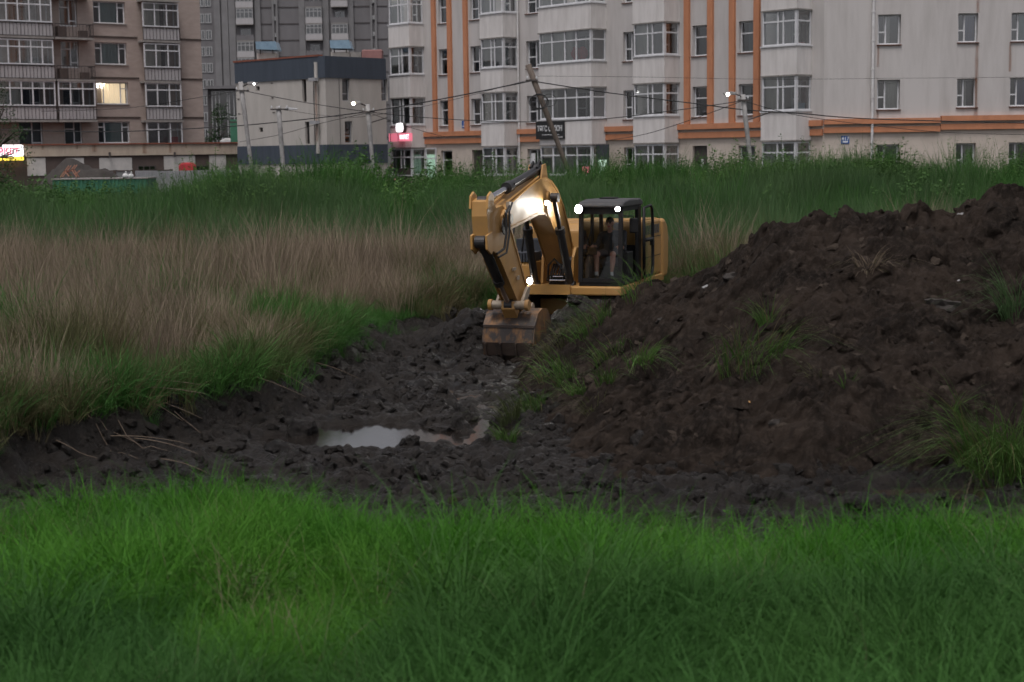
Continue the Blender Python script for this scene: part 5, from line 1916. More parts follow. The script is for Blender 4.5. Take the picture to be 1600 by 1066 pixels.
rail_path([(dx0, ZF + 0.06), (dx0, top - 0.05), (dx1 + 0.2, top - 0.02), (dx1 + 0.06, top - 0.1), (dx1, top - 0.35), (dx1 - 0.02, ZF + 0.85), (dx1 - 0.02, ZF + 0.25), (dx1 + 0.12, ZF + 0.06), (dx0, ZF + 0.06)], 0.035)
rail_path([(dx0, ZF + 0.86), (dx1 - 0.02, ZF + 0.86)], 0.04)
dr = E('cab_door', door, 'cab_black', smooth=True)
E('door_pane', MB().poly([(dx0, dy0 + 0.02, ZF + 0.9), (dx1, dy0 + 0.02, ZF + 0.9), (dx1 + 0.02, dy0 + 0.02, top - 0.35), (dx1 + 0.1, dy0 + 0.02, top - 0.12), (dx0, dy0 + 0.02, top - 0.06)]), 'glass_cab', dr, recalc=False)
E('door_pane', MB().poly([(dx0, dy0 + 0.02, ZF + 0.08), (dx1 + 0.1, dy0 + 0.02, ZF + 0.08), (dx1, dy0 + 0.02, ZF + 0.25), (dx1, dy0 + 0.02, ZF + 0.83), (dx0, dy0 + 0.02, ZF + 0.83)]), 'glass_cab', dr, recalc=False)
E('door_handle', MB().box(dx1 + 0.02, dx1 + 0.14, dy0 - 0.01, dy0 + 0.07, ZF + 0.72, ZF + 0.84), 'cab_black', dr, bevel=0.01)
# mirror on its arm
mr_ = E('mirror', MB().box(0.30, 0.36, CL + 0.06, CL + 0.25, 2.28, 2.60), 'cab_black', bevel=0.025)
E('mirror_arm', MB().tube([(fx - 0.02, CL - 0.02, 2.66), (0.34, CL + 0.14, 2.64), (0.33, CL + 0.15, 2.58)], 0.013, 6), 'cab_black', mr_)
# inside
seat = E('seat', MB().box(-0.42, 0.08, 0.74, 1.24, ZF + 0.36, ZF + 0.50), 'seat_fabric', bevel=0.05)
E('seat_back', MB().prism([(-0.44, ZF + 0.46), (-0.30, ZF + 0.46), (-0.40, ZF + 1.10), (-0.52, ZF + 1.10)], 0.75, 1.23), 'seat_fabric', bevel=0.05)
E('seat_base', MB().box(-0.36, 0.0, 0.82, 1.16, ZF + 0.05, ZF + 0.358), 'cab_black')
for yy in (0.64, 1.32):
    cs = E('arm_console', MB().box(-0.35, 0.14, yy - 0.075, yy + 0.075, ZF + 0.06, ZF + 0.66), 'cab_black', bevel=0.02)
    E('joystick', MB().tube([(0.10, yy, ZF + 0.66), (0.12, yy, ZF + 0.78)], 0.014, 8).ball((0.12, yy, ZF + 0.82), 0.035, 8, 6, (0.9, 0.9, 1.4)), 'rubber', cs, smooth=True)
E('side_cover', MB().prism([(0.30, ZF + 0.06), (0.62, ZF + 0.06), (0.58, ZF + 0.45), (0.42, ZF + 0.62), (0.30, ZF + 0.5)], CR + 0.07, CR + 0.16), 'cab_grey', bevel=0.02)
pd = MB()
for yy in (0.88, 1.08):
    pd.tube([(0.42, yy, ZF + 0.06), (0.46, yy, ZF + 0.34)], 0.012, 6)
    pd.box(0.36, 0.52, yy - 0.05, yy + 0.05, ZF + 0.10, ZF + 0.125)
E('pedal', pd, 'cab_black')
E('floor_mat', MB().box(-0.3, 0.7, 0.6, 1.36, ZF + 0.052, ZF + 0.06), 'rubber')
fan = E('cab_fan', MB().tube([(0.52, 1.27, 2.44), (0.56, 1.26, 2.43)], 0.075, 16).tube([(0.46, 1.28, 2.45), (0.518, 1.27, 2.44)], 0.04, 10).tube([(0.48, 1.28, 2.45), (0.50, 1.37, 2.55)], 0.012, 6), 'plastic_white')
E('monitor', MB().box(0.45, 0.49, CR + 0.12, CR + 0.30, ZF + 0.62, ZF + 0.78).box(0.46, 0.48, CR + 0.18, CR + 0.22, ZF + 0.4, ZF + 0.62), 'cab_black')

# boom
EY = 0.0
bu = [(-0.22, 1.50), (-0.20, 1.92), (0.12, 2.40), (0.50, 2.86), (0.95, 3.22), (1.35, 3.40), (1.75, 3.48), (2.15, 3.45), (2.7, 3.34), (3.6, 3.12), (4.40, 2.92), (4.52, 2.82)]
bl_ = [(4.50, 2.62), (4.36, 2.54), (3.6, 2.62), (2.9, 2.70), (2.3, 2.77), (1.85, 2.76), (1.45, 2.60), (1.05, 2.29), (0.70, 1.92), (0.34, 1.52), (0.05, 1.38)]
prof = bu + bl_
E('boom', MB().prism(prof, -0.20, 0.20), 'yellow_paint', bevel=0.012)


def inset(pts, d):
    out = []
    n = len(pts)
    for i in range(n):
        a, b, c = Vector(pts[i - 1]), Vector(pts[i]), Vector(pts[(i + 1) % n])
        t = (c - a).normalized()
        out.append((b.x + t.y * d, b.y - t.x * d))
    return out


for s in (-1, 1):                                # flanges along top and bottom edge stand proud of the plate
    m_ = MB()
    for path in (bu[1:], bl_):
        for i in range(len(path) - 1):
            a, b = path[i], path[i + 1]
            m_.bar((a[0], s * 0.212, a[1]), (b[0], s * 0.212, b[1]), 0.022, 0.05)
    E('boom_flange', m_, 'yellow_paint')
    E('pin_boss', MB().tube([(4.30, s * 0.20, 2.75), (4.30, s * 0.27, 2.75)], 0.15, 20), 'yellow_paint')
    E('boom_pin', MB().tube([(4.30, s * 0.271, 2.75), (4.30, s * 0.31, 2.75)], 0.09, 16), 'pin_steel')
    E('pin_boss', MB().tube([(1.60, s * 0.201, 3.08), (1.60, s * 0.25, 3.08)], 0.13, 18), 'yellow_paint')
    E('boom_foot_pin', MB().tube([(0.0, s * 0.205, 1.65), (0.0, s * 0.30, 1.65)], 0.10, 16), 'black_steel')
    E('boom_bracket', MB().prism([(0.35, 1.18), (0.25, 1.75), (0.05, 1.95), (-0.35, 1.95), (-0.5, 1.18)], s * 0.34 - 0.03, s * 0.34 + 0.03), 'yellow_paint', bevel=0.01)
    # boom cylinders
    base = Vector((0.62, s * 0.40, 1.16))
    tip = Vector((1.60, s * 0.33, 3.08))
    d = (tip - base)
    cyl = E('boom_cylinder', MB().tube([base, base + d * 0.62], 0.085, 18).tube([base + d * 0.60, base + d * 0.66], 0.105, 18).tube([base - Vector((0, 0.09, 0)), base + Vector((0, 0.09, 0))], 0.11, 16), 'black_steel')
    E('cylinder_rod', MB().tube([base + d * 0.66, tip], 0.048, 14), 'black_steel', cyl)
    E('rod_eye', MB().tube([tip - Vector((0, 0.085 * s, 0)) * 0.6, tip + Vector((0, 0.11 * s, 0))], 0.095, 16), 'black_steel', cyl)
    E('cylinder_hose', MB().tube([base + d * 0.05 + Vector((0.1, 0, 0)), base + d * 0.3 + Vector((0.12, 0, 0)), base + d * 0.58 + Vector((0.09, 0, 0))], 0.018, 8), 'rubber', cyl)

# stick cylinder over the boom
a = Vector((1.62, 0, 3.66))
b = Vector((5.08, 0, 3.10))
d = b - a
sc1 = E('stick_cylinder', MB().tube([a, a + d * 0.56], 0.088, 18).tube([a + d * 0.53, a + d * 0.60], 0.115, 18).tube([a + Vector((0, -0.1, 0)), a + Vector((0, 0.1, 0))], 0.12, 16), 'black_steel')
E('cylinder_rod', MB().tube([a + d * 0.60, b], 0.055, 16), 'chrome', sc1)
E('rod_eye', MB().tube([b + Vector((0, -0.09, 0)), b + Vector((0, 0.09, 0))], 0.11, 16), 'black_steel', sc1)
for s in (-1, 1):
    E('cylinder_lug', MB().prism([(1.38, 3.36), (1.90, 3.44), (1.74, 3.76), (1.55, 3.78)], s * 0.14 - 0.02, s * 0.14 + 0.02), 'yellow_paint', bevel=0.008)
E('cylinder_pipe', MB().tube([a + d * 0.04 + Vector((0, 0.1, 0.06)), a + d * 0.3 + Vector((0, 0.12, 0.05)), a + d * 0.55 + Vector((0, 0.11, 0.05))], 0.022, 8), 'black_steel', sc1)
E('boom_hose', MB().tube([(0.3, -0.12, 2.78), (0.85, -0.13, 3.32), (1.35, -0.13, 3.66), (1.62, -0.1, 3.82), (1.9, -0.08, 3.7)], 0.026, 8), 'rubber')
E('boom_hose', MB().tube([(0.35, 0.02, 2.82), (0.9, 0.03, 3.36), (1.4, 0.03, 3.72), (1.68, 0.05, 3.85), (2.0, 0.1, 3.7)], 0.026, 8), 'rubber')
E('boom_pipe', MB().tube([(2.0, 0.13, 3.52), (3.0, 0.13, 3.30), (4.1, 0.13, 3.05)], 0.022, 8), 'yellow_paint')
E('boom_pipe', MB().tube([(2.0, -0.13, 3.52), (3.0, -0.13, 3.30), (4.1, -0.13, 3.05)], 0.022, 8), 'yellow_paint')

# stick
sp = [(5.28, 3.12), (5.30, 2.84), (5.22, 2.42), (5.02, 2.20), (4.62, 2.02), (3.22, 0.80), (2.98, 0.76), (2.82, 0.92), (2.86, 1.16), (4.02, 2.66), (4.16, 2.92), (4.38, 3.02), (4.75, 2.98), (5.05, 3.18)]
E('stick', MB().prism(sp, -0.155, 0.155), 'yellow_paint', bevel=0.012)
for s in (-1, 1):
    E('stick_flange', MB().bar((4.02, s * 0.165, 2.66), (2.86, s * 0.165, 1.16), 0.02, 0.05).bar((4.62, s * 0.165, 2.02), (3.22, s * 0.165, 0.80), 0.02, 0.05), 'yellow_paint')
    E('stick_lug', MB().prism([(4.98, 3.02), (5.34, 2.98), (5.30, 3.22), (5.14, 3.30), (4.98, 3.22)], s * 0.17 - 0.022, s * 0.17 + 0.022), 'yellow_paint', bevel=0.008)
    E('stick_lug', MB().prism([(5.05, 2.55), (5.36, 2.48), (5.34, 2.22), (5.12, 2.12), (4.9, 2.22)], s * 0.15 - 0.022, s * 0.15 + 0.022), 'yellow_paint', bevel=0.008)
    E('pin_boss', MB().tube([(4.30, s * 0.156, 2.75), (4.30, s * 0.198, 2.75)], 0.19, 20), 'yellow_paint')
    E('pivot_washer', MB().tube([(4.45, s * 0.206, 2.62), (4.45, s * 0.225, 2.62)], 0.17, 20), 'rubber')
E('stick_hose', MB().tube([(4.3, 0.26, 3.0), (4.62, 0.30, 2.86), (4.60, 0.30, 2.5), (4.66, 0.27, 2.2), (4.95, 0.22, 2.12)], 0.024, 8), 'rubber')
E('stick_hose', MB().tube([(4.2, 0.29, 3.06), (4.5, 0.33, 2.9), (4.52, 0.33, 2.5), (4.62, 0.30, 2.12), (4.92, 0.24, 2.05)], 0.02, 8), 'rubber')
E('hose_clamp', MB().box(4.15, 4.32, 0.20, 0.26, 2.92, 3.08).box(3.7, 3.9, 0.165, 0.19, 1.72, 1.78).box(3.5, 3.62, 0.165, 0.19, 1.52, 1.6), 'pin_steel')

# bucket cylinder and links
a = Vector((5.22, 0, 2.36))
b = Vector((3.62, 0, 1.02))
d = b - a
bc = E('bucket_cylinder', MB().tube([a, a + d * 0.60], 0.085, 18).tube([a + d * 0.58, a + d * 0.65], 0.105, 18).tube([a + Vector((0, -0.1, 0)), a + Vector((0, 0.1, 0))], 0.12, 16), 'black_steel')
E('cylinder_rod', MB().tube([a + d * 0.65, b], 0.05, 14), 'chrome', bc)
E('rod_eye', MB().tube([b + Vector((0, -0.08, 0)), b + Vector((0, 0.08, 0))], 0.11, 16), 'black_steel', bc)
E('cylinder_hose', MB().tube([a + d * 0.1 + Vector((0, 0.11, 0)), a + d * 0.35 + Vector((0.05, 0.13, -0.04)), a + d * 0.6 + Vector((0.03, 0.11, -0.02))], 0.02, 8), 'rubber', bc)
lk = E('bucket_link', MB().prism([(3.70, 1.10), (3.72, 0.94), (3.30, 0.52), (3.18, 0.56), (3.20, 0.68), (3.54, 1.08)], -0.14, 0.14), 'yellow_paint', bevel=0.02)
E('link_pin', MB().tube([(3.62, -0.34, 1.02), (3.62, 0.34, 1.02)], 0.088, 18), 'pin_steel', lk)
E('link_pin', MB().tube([(3.62, -0.42, 1.02), (3.62, -0.345, 1.02)], 0.11, 18).tube([(3.62, 0.345, 1.02), (3.62, 0.42, 1.02)], 0.11, 18), 'yellow_paint', lk)
for s in (-1, 1):
    E('side_link', MB().prism([(3.70, 1.02), (3.62, 0.92), (3.20, 1.18), (3.12, 1.30), (3.22, 1.37), (3.34, 1.31)], s * 0.26 - 0.03, s * 0.26 + 0.03), 'pin_steel', bevel=0.01)
    E('stick_tip_pin', MB().tube([(2.98, s * 0.16, 0.92), (2.98, s * 0.30, 0.92)], 0.09, 16), 'pin_steel')

# bucket: curled shell with thickness, cheeks, wear strips, ears, teeth
outer = [(2.62, 0.72), (2.80, 0.88), (3.15, 0.92), (3.45, 0.84), (3.66, 0.62), (3.74, 0.28), (3.67, 0.02), (3.48, -0.16), (3.15, -0.24), (2.70, -0.24), (2.20, -0.20)]
y0b, y1b = -0.50, 0.50


def shell(pts, ya, yb, th):
    m = MB()
    n = len(pts)
    inn = []
    for i in range(n):
        p0, p1 = Vector(pts[max(i - 1, 0)]), Vector(pts[min(i + 1, n - 1)])
        t = (p1 - p0).normalized()
        inn.append((pts[i][0] + t.y * th, pts[i][1] - t.x * th))
    m.prism(list(pts) + inn[::-1], ya, yb)
    return m


bk = E('bucket', shell(outer[:6], y0b, y1b, 0.03), 'bucket_steel')
E('bucket_floor', shell(outer[5:], y0b + 0.002, y1b - 0.002, 0.032), 'bucket_low')
for s, yy in ((-1, y0b), (1, y1b)):
    E('bucket_cheek', MB().prism([(p[0] - (0.012 if p[0] > 3 else 0), p[1]) for p in outer] + [(2.32, 0.2)], yy - 0.02 + s * 0.021, yy + 0.02 + s * 0.021), 'bucket_steel', bk)
    E('bucket_ear', MB().prism([(2.80, 0.70), (3.42, 0.62), (3.32, 0.84), (3.06, 1.02), (2.90, 1.02)], s * 0.21 - 0.028, s * 0.21 + 0.028), 'yellow_paint', bk, bevel=0.01)
E('wear_strip', MB().bar((3.675, y0b - 0.03, 0.60), (3.675, y1b + 0.03, 0.60), 0.04, 0.05), 'bucket_low', bk)
for yy in (-0.48, -0.17, 0.15, 0.44):
    m_ = MB()
    for i in range(5, len(outer) - 1):
        p, q = outer[i], outer[i + 1]
        m_.bar((p[0] + 0.01, yy + 0.02, p[1] - 0.01), (q[0] + 0.01, yy + 0.02, q[1] - 0.01), 0.09, 0.03, up=(0, 1, 0))
    E('wear_strip', m_, 'bucket_low', bk)
for i in range(5):
    yy = y0b + 0.1 + i * 0.2
    E('tooth', MB().prism([(2.24, -0.26), (2.24, -0.18), (1.98, -0.17)], yy - 0.05, yy + 0.05), 'pin_steel', bk)

# valves and hoses at the boom foot
hv = MB()
for i in range(6):
    y_ = -0.02 + i * 0.055
    hv.tube([(0.66, y_ - 0.02, 1.20), (0.70, y_, 1.42 + 0.03 * (i % 3)), (0.58, y_ + 0.03, 1.62), (0.42, y_ + 0.05, 1.55)], 0.020, 6)
hv.tube([(0.6, 0.25, 1.3), (0.74, 0.2, 1.6), (0.66, 0.05, 1.74), (0.6, -0.1, 1.6), (0.64, -0.12, 1.25)], 0.022, 6)
E('hydraulic_hose', hv, 'rubber', smooth=True)
E('valve_block', MB().box(0.45, 0.62, -0.1, 0.3, 1.18, 1.38), 'black_steel', bevel=0.01)
E('hose_fitting', MB().tube([(0.7, -0.05, 1.28), (0.7, 0.3, 1.28)], 0.02, 8).tube([(0.7, 0.02, 1.36), (0.7, 0.25, 1.36)], 0.014, 8), 'chrome')
E('deck_front', MB().box(0.86, 0.90, -0.46, 0.46, 0.99, 1.20), 'yellow_paint')


# work lamps, lit
def work_lamp(c, d, watts, r=0.06, cone=110):
    c, d = Vector(c), Vector(d).normalized()
    h = E('work_lamp', MB().tube([c - d * 0.10, c - d * 0.03, c], [r * 0.6, r * 1.15, r * 1.2], 16), 'cab_black')
    E('lamp_lens', MB().tube([c + d * 0.002, c + d * 0.016], r, 16), 'work_lamp', h)
    ld = bpy.data.lights.new('work_lamp_light', 'SPOT')
    ld.energy = watts
    ld.spot_size = R(cone)
    ld.spot_blend = 0.6
    ld.shadow_soft_size = r
    ld.color = (1.0, 0.97, 0.9)
    lo = bpy.data.objects.new('work_lamp_light', ld)
    COL.objects.link(lo)
    lo.parent = EX
    lo.location = c + d * 0.03
    lo.rotation_euler = d.to_track_quat('-Z', 'Y').to_euler()


work_lamp((fx + 0.16, CR + 0.16, top - 0.02), (1, -0.30, 0.02), 26, 0.085, 100)
work_lamp((fx + 0.16, CL + 0.08, top - 0.02), (1, 0.05, -0.15), 6, 0.05)
work_lamp((1.95, 0.30, 2.98), (1, 0.02, -0.25), 10, 0.05, 130)
work_lamp((0.80, -0.47, 1.27), (1, 0.0, -0.1), 8, 0.06)
EY = 0.14
E('lamp_bracket', MB().box(fx + 0.02, fx + 0.10, CR - 0.01, CR + 0.05, top - 0.04, top + 0.0).box(fx + 0.02, fx + 0.10, CL - 0.09, CL - 0.03, top - 0.04, top), 'cab_black')


# ------------------------------------------------------------------ people: one continuous skin from overlapping tapered limbs
def figure(name, limbs, mats, voxel, parent_loc, rz=0.0):
    """limbs: (p0, r0, p1, r1, material, squash); joined and remeshed into one surface, coloured by the nearest limb"""
    m = MB()
    for (p0, r0, p1, r1, mt, *_) in limbs:
        p0, p1 = Vector(p0), Vector(p1)
        d = p1 - p0
        L_ = max(d.length, 1e-4)
        dn = d / L_ if d.length > 1e-4 else Vector((0, 0, 1))
        pts, rs = [], []
        for i in range(5):
            t = i / 4 * math.pi / 2
            pts.append(p0 - dn * r0 * math.cos(t))
            rs.append(max(r0 * math.sin(t), r0 * 0.05))
        for i in range(5):
            t = i / 4 * math.pi / 2
            pts.append(p1 + dn * r1 * math.sin(t))
            rs.append(max(r1 * math.cos(t), r1 * 0.05))
        m.tube(pts, rs, 14)
    o = m.build(name, None)
    rm = o.modifiers.new('remesh', 'REMESH')
    rm.mode = 'VOXEL'
    rm.voxel_size = voxel
    sm = o.modifiers.new('smooth', 'SMOOTH')
    sm.factor = 0.5
    sm.iterations = 3
    dg = bpy.context.evaluated_depsgraph_get()
    me = bpy.data.meshes.new_from_object(o.evaluated_get(dg))
    bpy.data.objects.remove(o)
    me.materials.clear()
    for k in mats:
        me.materials.append(MATS[k])
    C = np.array([p.center[:] for p in me.polygons])
    best = np.full(len(C), 9.0)
    idx = np.zeros(len(C), dtype=np.int32)
    for (p0, r0, p1, r1, mt, *bias) in limbs:
        a, b = np.array(p0), np.array(p1)
        ab_ = b - a
        t = np.clip(((C - a) @ ab_) / max(ab_ @ ab_, 1e-8), 0, 1)
        dd = np.linalg.norm(C - (a + t[:, None] * ab_), axis=1) - (r0 + (r1 - r0) * t) - (bias[0] if bias else 0)
        mk = dd < best
        best = np.where(mk, dd, best)
        idx = np.where(mk, mats.index(mt), idx)
    me.polygons.foreach_set('material_index', idx)
    me.polygons.foreach_set('use_smooth', np.ones(len(idx), dtype=bool))
    o = bpy.data.objects.new(name, me)
    COL.objects.link(o)
    o.location = parent_loc
    o.rotation_euler = (0, 0, rz)
    return o


def hand(limbs, wrist, fwd, side, up, s, curl, mat='skin'):
    """palm, four fingers of different length curled with knuckle bends, and a thumb from the side of the palm"""
    wrist, fwd, side, up = Vector(wrist), Vector(fwd).normalized(), Vector(side).normalized(), Vector(up).normalized()
    for k in (-1.3, -0.4, 0.5, 1.3):
        limbs.append((wrist, 0.020 * s, wrist + fwd * 0.075 * s + side * 0.018 * k * s, 0.015 * s, mat))
    for k, ln in ((-1.5, 0.062), (-0.5, 0.075), (0.5, 0.07), (1.5, 0.056)):
        b0 = wrist + fwd * 0.085 * s + side * 0.021 * k * s
        b1 = b0 + (fwd * (1 - curl) - up * curl).normalized() * ln * 0.55 * s
        b2 = b1 + (fwd * (0.4 - curl) - up * (0.6 + curl)).normalized() * ln * 0.5 * s
        limbs.append((b0, 0.010 * s, b1, 0.009 * s, mat))
        limbs.append((b1, 0.009 * s, b2, 0.008 * s, mat))
    t0 = wrist + fwd * 0.03 * s + side * 0.03 * s
    t1 = t0 + (fwd * 0.5 + side * 0.8 - up * 0.2).normalized() * 0.04 * s
    t2 = t1 + (fwd * 0.8 + side * 0.1 - up * 0.5).normalized() * 0.032 * s
    limbs.append((t0, 0.013 * s, t1, 0.011 * s, mat))
    limbs.append((t1, 0.011 * s, t2, 0.009 * s, mat))


# operator, seated in the cab, in excavator axes (x forward, y left)
S0 = 1.06           # seat centre in y
zs = ZF + 0.50      # seat top
L_ = []
hipz = zs + 0.10
L_.append(((-0.20, S0 - 0.07, hipz), 0.125, (-0.20, S0 + 0.07, hipz), 0.125, 'cloth_shorts'))
L_.append(((-0.20, S0, hipz + 0.04), 0.150, (-0.18, S0 + 0.01, hipz + 0.26), 0.148, 'cloth_black'))
L_.append(((-0.18, S0 - 0.05, hipz + 0.30), 0.135, (-0.18, S0 + 0.07, hipz + 0.30), 0.135, 'cloth_black'))
L_.append(((-0.17, S0 - 0.14, hipz + 0.42), 0.078, (-0.17, S0 + 0.16, hipz + 0.42), 0.078, 'cloth_black'))
L_.append(((-0.16, S0 + 0.01, hipz + 0.46), 0.055, (-0.10, S0 + 0.02, hipz + 0.57), 0.050, 'skin'))
hd = Vector((-0.05, S0 + 0.03, hipz + 0.665))
L_.append((hd + Vector((-0.02, 0, 0.025)), 0.088, hd + Vector((0.0, 0, 0.03)), 0.086, 'skin'))
L_.append((hd + Vector((0.03, 0, -0.02)), 0.062, hd + Vector((0.035, 0, -0.075)), 0.045, 'skin'))      # jaw
L_.append((hd + Vector((0.088, 0, 0.0)), 0.011, hd + Vector((0.104, 0, -0.03)), 0.014, 'skin'))        # nose
for s in (-1, 1):
    L_.append((hd + Vector((-0.005, s * 0.086, 0.01)), 0.014, hd + Vector((-0.01, s * 0.09, -0.02)), 0.012, 'skin'))
    L_.append((hd + Vector((0.078, s * 0.032, 0.012)), 0.011, hd + Vector((0.080, s * 0.034, 0.012)), 0.011, 'hair', 0.002))   # eyes
    L_.append((hd + Vector((0.082, s * 0.018, 0.034)), 0.009, hd + Vector((0.074, s * 0.05, 0.034)), 0.008, 'hair', 0.002))    # brows
L_.append((hd + Vector((0.083, -0.018, -0.058)), 0.008, hd + Vector((0.083, 0.018, -0.058)), 0.008, 'red_cloth'))              # mouth
L_.append((hd + Vector((-0.035, 0, 0.055)), 0.090, hd + Vector((0.015, 0, 0.068)), 0.078, 'hair', 0.004))
L_.append((hd + Vector((-0.06, 0, -0.01)), 0.062, hd + Vector((-0.05, 0, 0.05)), 0.08, 'hair', 0.004))
for s in (-1, 1):
    sh = Vector((-0.17, S0 + 0.01 + s * 0.195, hipz + 0.40))
    el = Vector((-0.10, S0 + s * 0.30, hipz + 0.14))
    wr = Vector((0.09, S0 + s * 0.30, hipz + 0.20))
    if s > 0:
        wr = Vector((0.10, S0 + 0.29, hipz + 0.19))
    L_.append((sh, 0.074, sh * 0.45 + el * 0.55, 0.062, 'cloth_black'))
    L_.append((sh * 0.45 + el * 0.55, 0.052, el, 0.045, 'cloth_black'))
    L_.append((el, 0.044, wr, 0.031, 'skin'))
    hand(L_, wr, (1, 0, -0.1), (0, -s, 0), (0, 0, 1), 1.0, 0.55)
    hp = Vector((-0.16, S0 + s * 0.09, hipz + 0.01))
    kn = Vector((0.29, S0 + s * 0.185, hipz + 0.015))
    an = Vector((0.33, S0 + s * 0.165, ZF + 0.17))
    md_ = hp * 0.28 + kn * 0.72
    L_.append((hp, 0.105, md_, 0.090, 'cloth_shorts'))
    L_.append((md_, 0.072, kn, 0.064, 'skin'))
    c_ = kn * 0.62 + an * 0.38 + Vector((-0.03, 0, 0))
    L_.append((kn, 0.062, c_, 0.060, 'skin'))
    L_.append((c_, 0.058, an + Vector((0, 0, 0.07)), 0.040, 'skin'))
    L_.append((an + Vector((0, 0, 0.055)), 0.043, an, 0.042, 'cloth_white', 0.003))
    L_.append((an + Vector((-0.05, 0, -0.06)), 0.042, an + Vector((0.15, s * 0.015, -0.075)), 0.036, 'shoe'))
    L_.append((an + Vector((0, 0, -0.02)), 0.044, an + Vector((0.06, 0, -0.055)), 0.042, 'shoe'))
op = figure('person', L_, ['cloth_black', 'cloth_shorts', 'skin', 'hair', 'cloth_white', 'shoe', 'red_cloth'], 0.0095, (0, 0, 0))
op.matrix_world = Matrix.Translation(EX.location) @ Matrix.Rotation(EX.rotation_euler.z, 4, 'Z')
tag(op, 'operator in black shirt and shorts seated in the excavator cab', 'person')

# passer-by at the corner shop
pp = at(612, 270, 80)
gz = 1.9
L_ = []
hgt = at(612, 255.5, 80).z - gz
k_ = hgt / 1.70


def q(x, y, z):
    return Vector((x * k_, y * k_, z * k_))


L_.append((q(0, -0.07, 0.95), 0.12 * k_, q(0, 0.07, 0.95), 0.12 * k_, 'cloth_black'))
L_.append((q(0, 0, 1.0), 0.135 * k_, q(0, 0, 1.25), 0.145 * k_, 'cloth_black'))
L_.append((q(0, -0.13, 1.38), 0.075 * k_, q(0, 0.13, 1.38), 0.075 * k_, 'cloth_black'))
L_.append((q(0.11, -0.03, 1.08), 0.05 * k_, q(0.12, 0.02, 1.22), 0.04 * k_, 'cloth_white', 0.01))
L_.append((q(0, 0, 1.42), 0.05 * k_, q(0.02, 0, 1.5), 0.048 * k_, 'skin'))
L_.append((q(0.01, 0, 1.60), 0.085 * k_, q(0.03, 0, 1.56), 0.07 * k_, 'skin'))
L_.append((q(0.10, 0, 1.59), 0.012 * k_, q(0.115, 0, 1.565), 0.014 * k_, 'skin'))
L_.append((q(-0.03, 0, 1.62), 0.088 * k_, q(-0.03, 0, 1.52), 0.07 * k_, 'hair', 0.004))
L_.append((q(-0.01, 0, 1.65), 0.075 * k_, q(0.02, 0, 1.655), 0.07 * k_, 'hair', 0.004))
for s in (-1, 1):
    L_.append((q(0, s * 0.18, 1.37), 0.065 * k_, q(-0.03, s * 0.26, 1.12), 0.055 * k_, 'cloth_black'))
    L_.append((q(-0.03, s * 0.26, 1.12), 0.052 * k_, q(0.10, s * 0.20, 0.95), 0.04 * k_, 'cloth_black'))
    hand(L_, q(0.10, s * 0.20, 0.95), (0.5, -0.2 * s, -0.8), (0, -s, 0), (1, 0, 0.3), k_, 0.4)
    st = 0.10 * s
    L_.append((q(0, s * 0.09, 0.92), 0.095 * k_, q(0.03 + st * 0.4, s * 0.10, 0.50), 0.068 * k_, 'cloth_black'))
    L_.append((q(0.03 + st * 0.4, s * 0.10, 0.50), 0.066 * k_, q(st, s * 0.10, 0.09), 0.045 * k_, 'cloth_black'))
    L_.append((q(st - 0.03, s * 0.10, 0.04), 0.042 * k_, q(st + 0.15, s * 0.11, 0.035), 0.035 * k_, 'shoe'))
pb = figure('person', L_, ['cloth_black', 'skin', 'hair', 'cloth_white', 'shoe'], 0.016, (pp.x, pp.y, gz), R(-80))
tag(pb, 'pedestrian in a dark jacket walking before the corner shop', 'person')
bg_ = MB()
bg_.prism([(-0.11, 0), (0.11, 0), (0.13, 0.24), (0.07, 0.28), (-0.07, 0.28), (-0.13, 0.24)], -0.03, 0.03)
bg_.tube([(-0.06, 0, 0.27), (-0.03, 0, 0.38), (0.03, 0, 0.38), (0.06, 0, 0.27)], 0.008, 6)
bo = bg_.build('hand_bag', 'bag_white', None, bevel=0.01)
bo.location = (pp.x + 0.22, pp.y - 0.1, gz + 0.50)
tag(bo, 'white bag carried by the pedestrian at the shop', 'bag')

# ------------------------------------------------------------------ poles, lamps, cables
def pole(name, top, base, D, r0, r1, mat, label, cat='pole'):
    t, b = at(*top, D), at(*base, D)
    d = (b - t)
    g = 1.75
    foot = t + d * ((g - t.z) / d.z)
    root = empty(name, foot)
    tag(root, label, cat)
    t_ = t - foot
    pts = [t_ * k for k in (0, 0.25, 0.5, 0.75, 1.0)]
    MB().tube(pts, [r0 + (r1 - r0) * k for k in (0, 0.25, 0.5, 0.75, 1)], 10).build('shaft', mat, root, smooth=True)
    return root, foot, t


def street_head(root, foot, a, b, mat, rr=0.09, watts=12):
    a, b = Vector(a) - foot, Vector(b) - foot
    arm = MB().tube([a, a * 0.4 + b * 0.6 + Vector((0, 0, 0.05)), b], 0.03, 8).build('lamp_arm', 'metal_dark', root)
    d = (b - a).normalized()
    hd_ = MB().prism([(-0.28, -0.05), (0.22, -0.05), (0.28, 0.03), (0.0, 0.09), (-0.26, 0.06)], -0.09, 0.09)
    ang = 0 if d.x > 0 else math.pi
    M = Matrix.Translation(b) @ Matrix.Rotation(ang, 4, 'Z')
    hd_.build('lamp_head', 'pole_concrete', arm, M=M, bevel=0.02)
    MB().ball(b + Vector((d.x * 0.1, -0.07, -0.03)), rr, 10, 8).build('bulb', mat, arm, smooth=True)


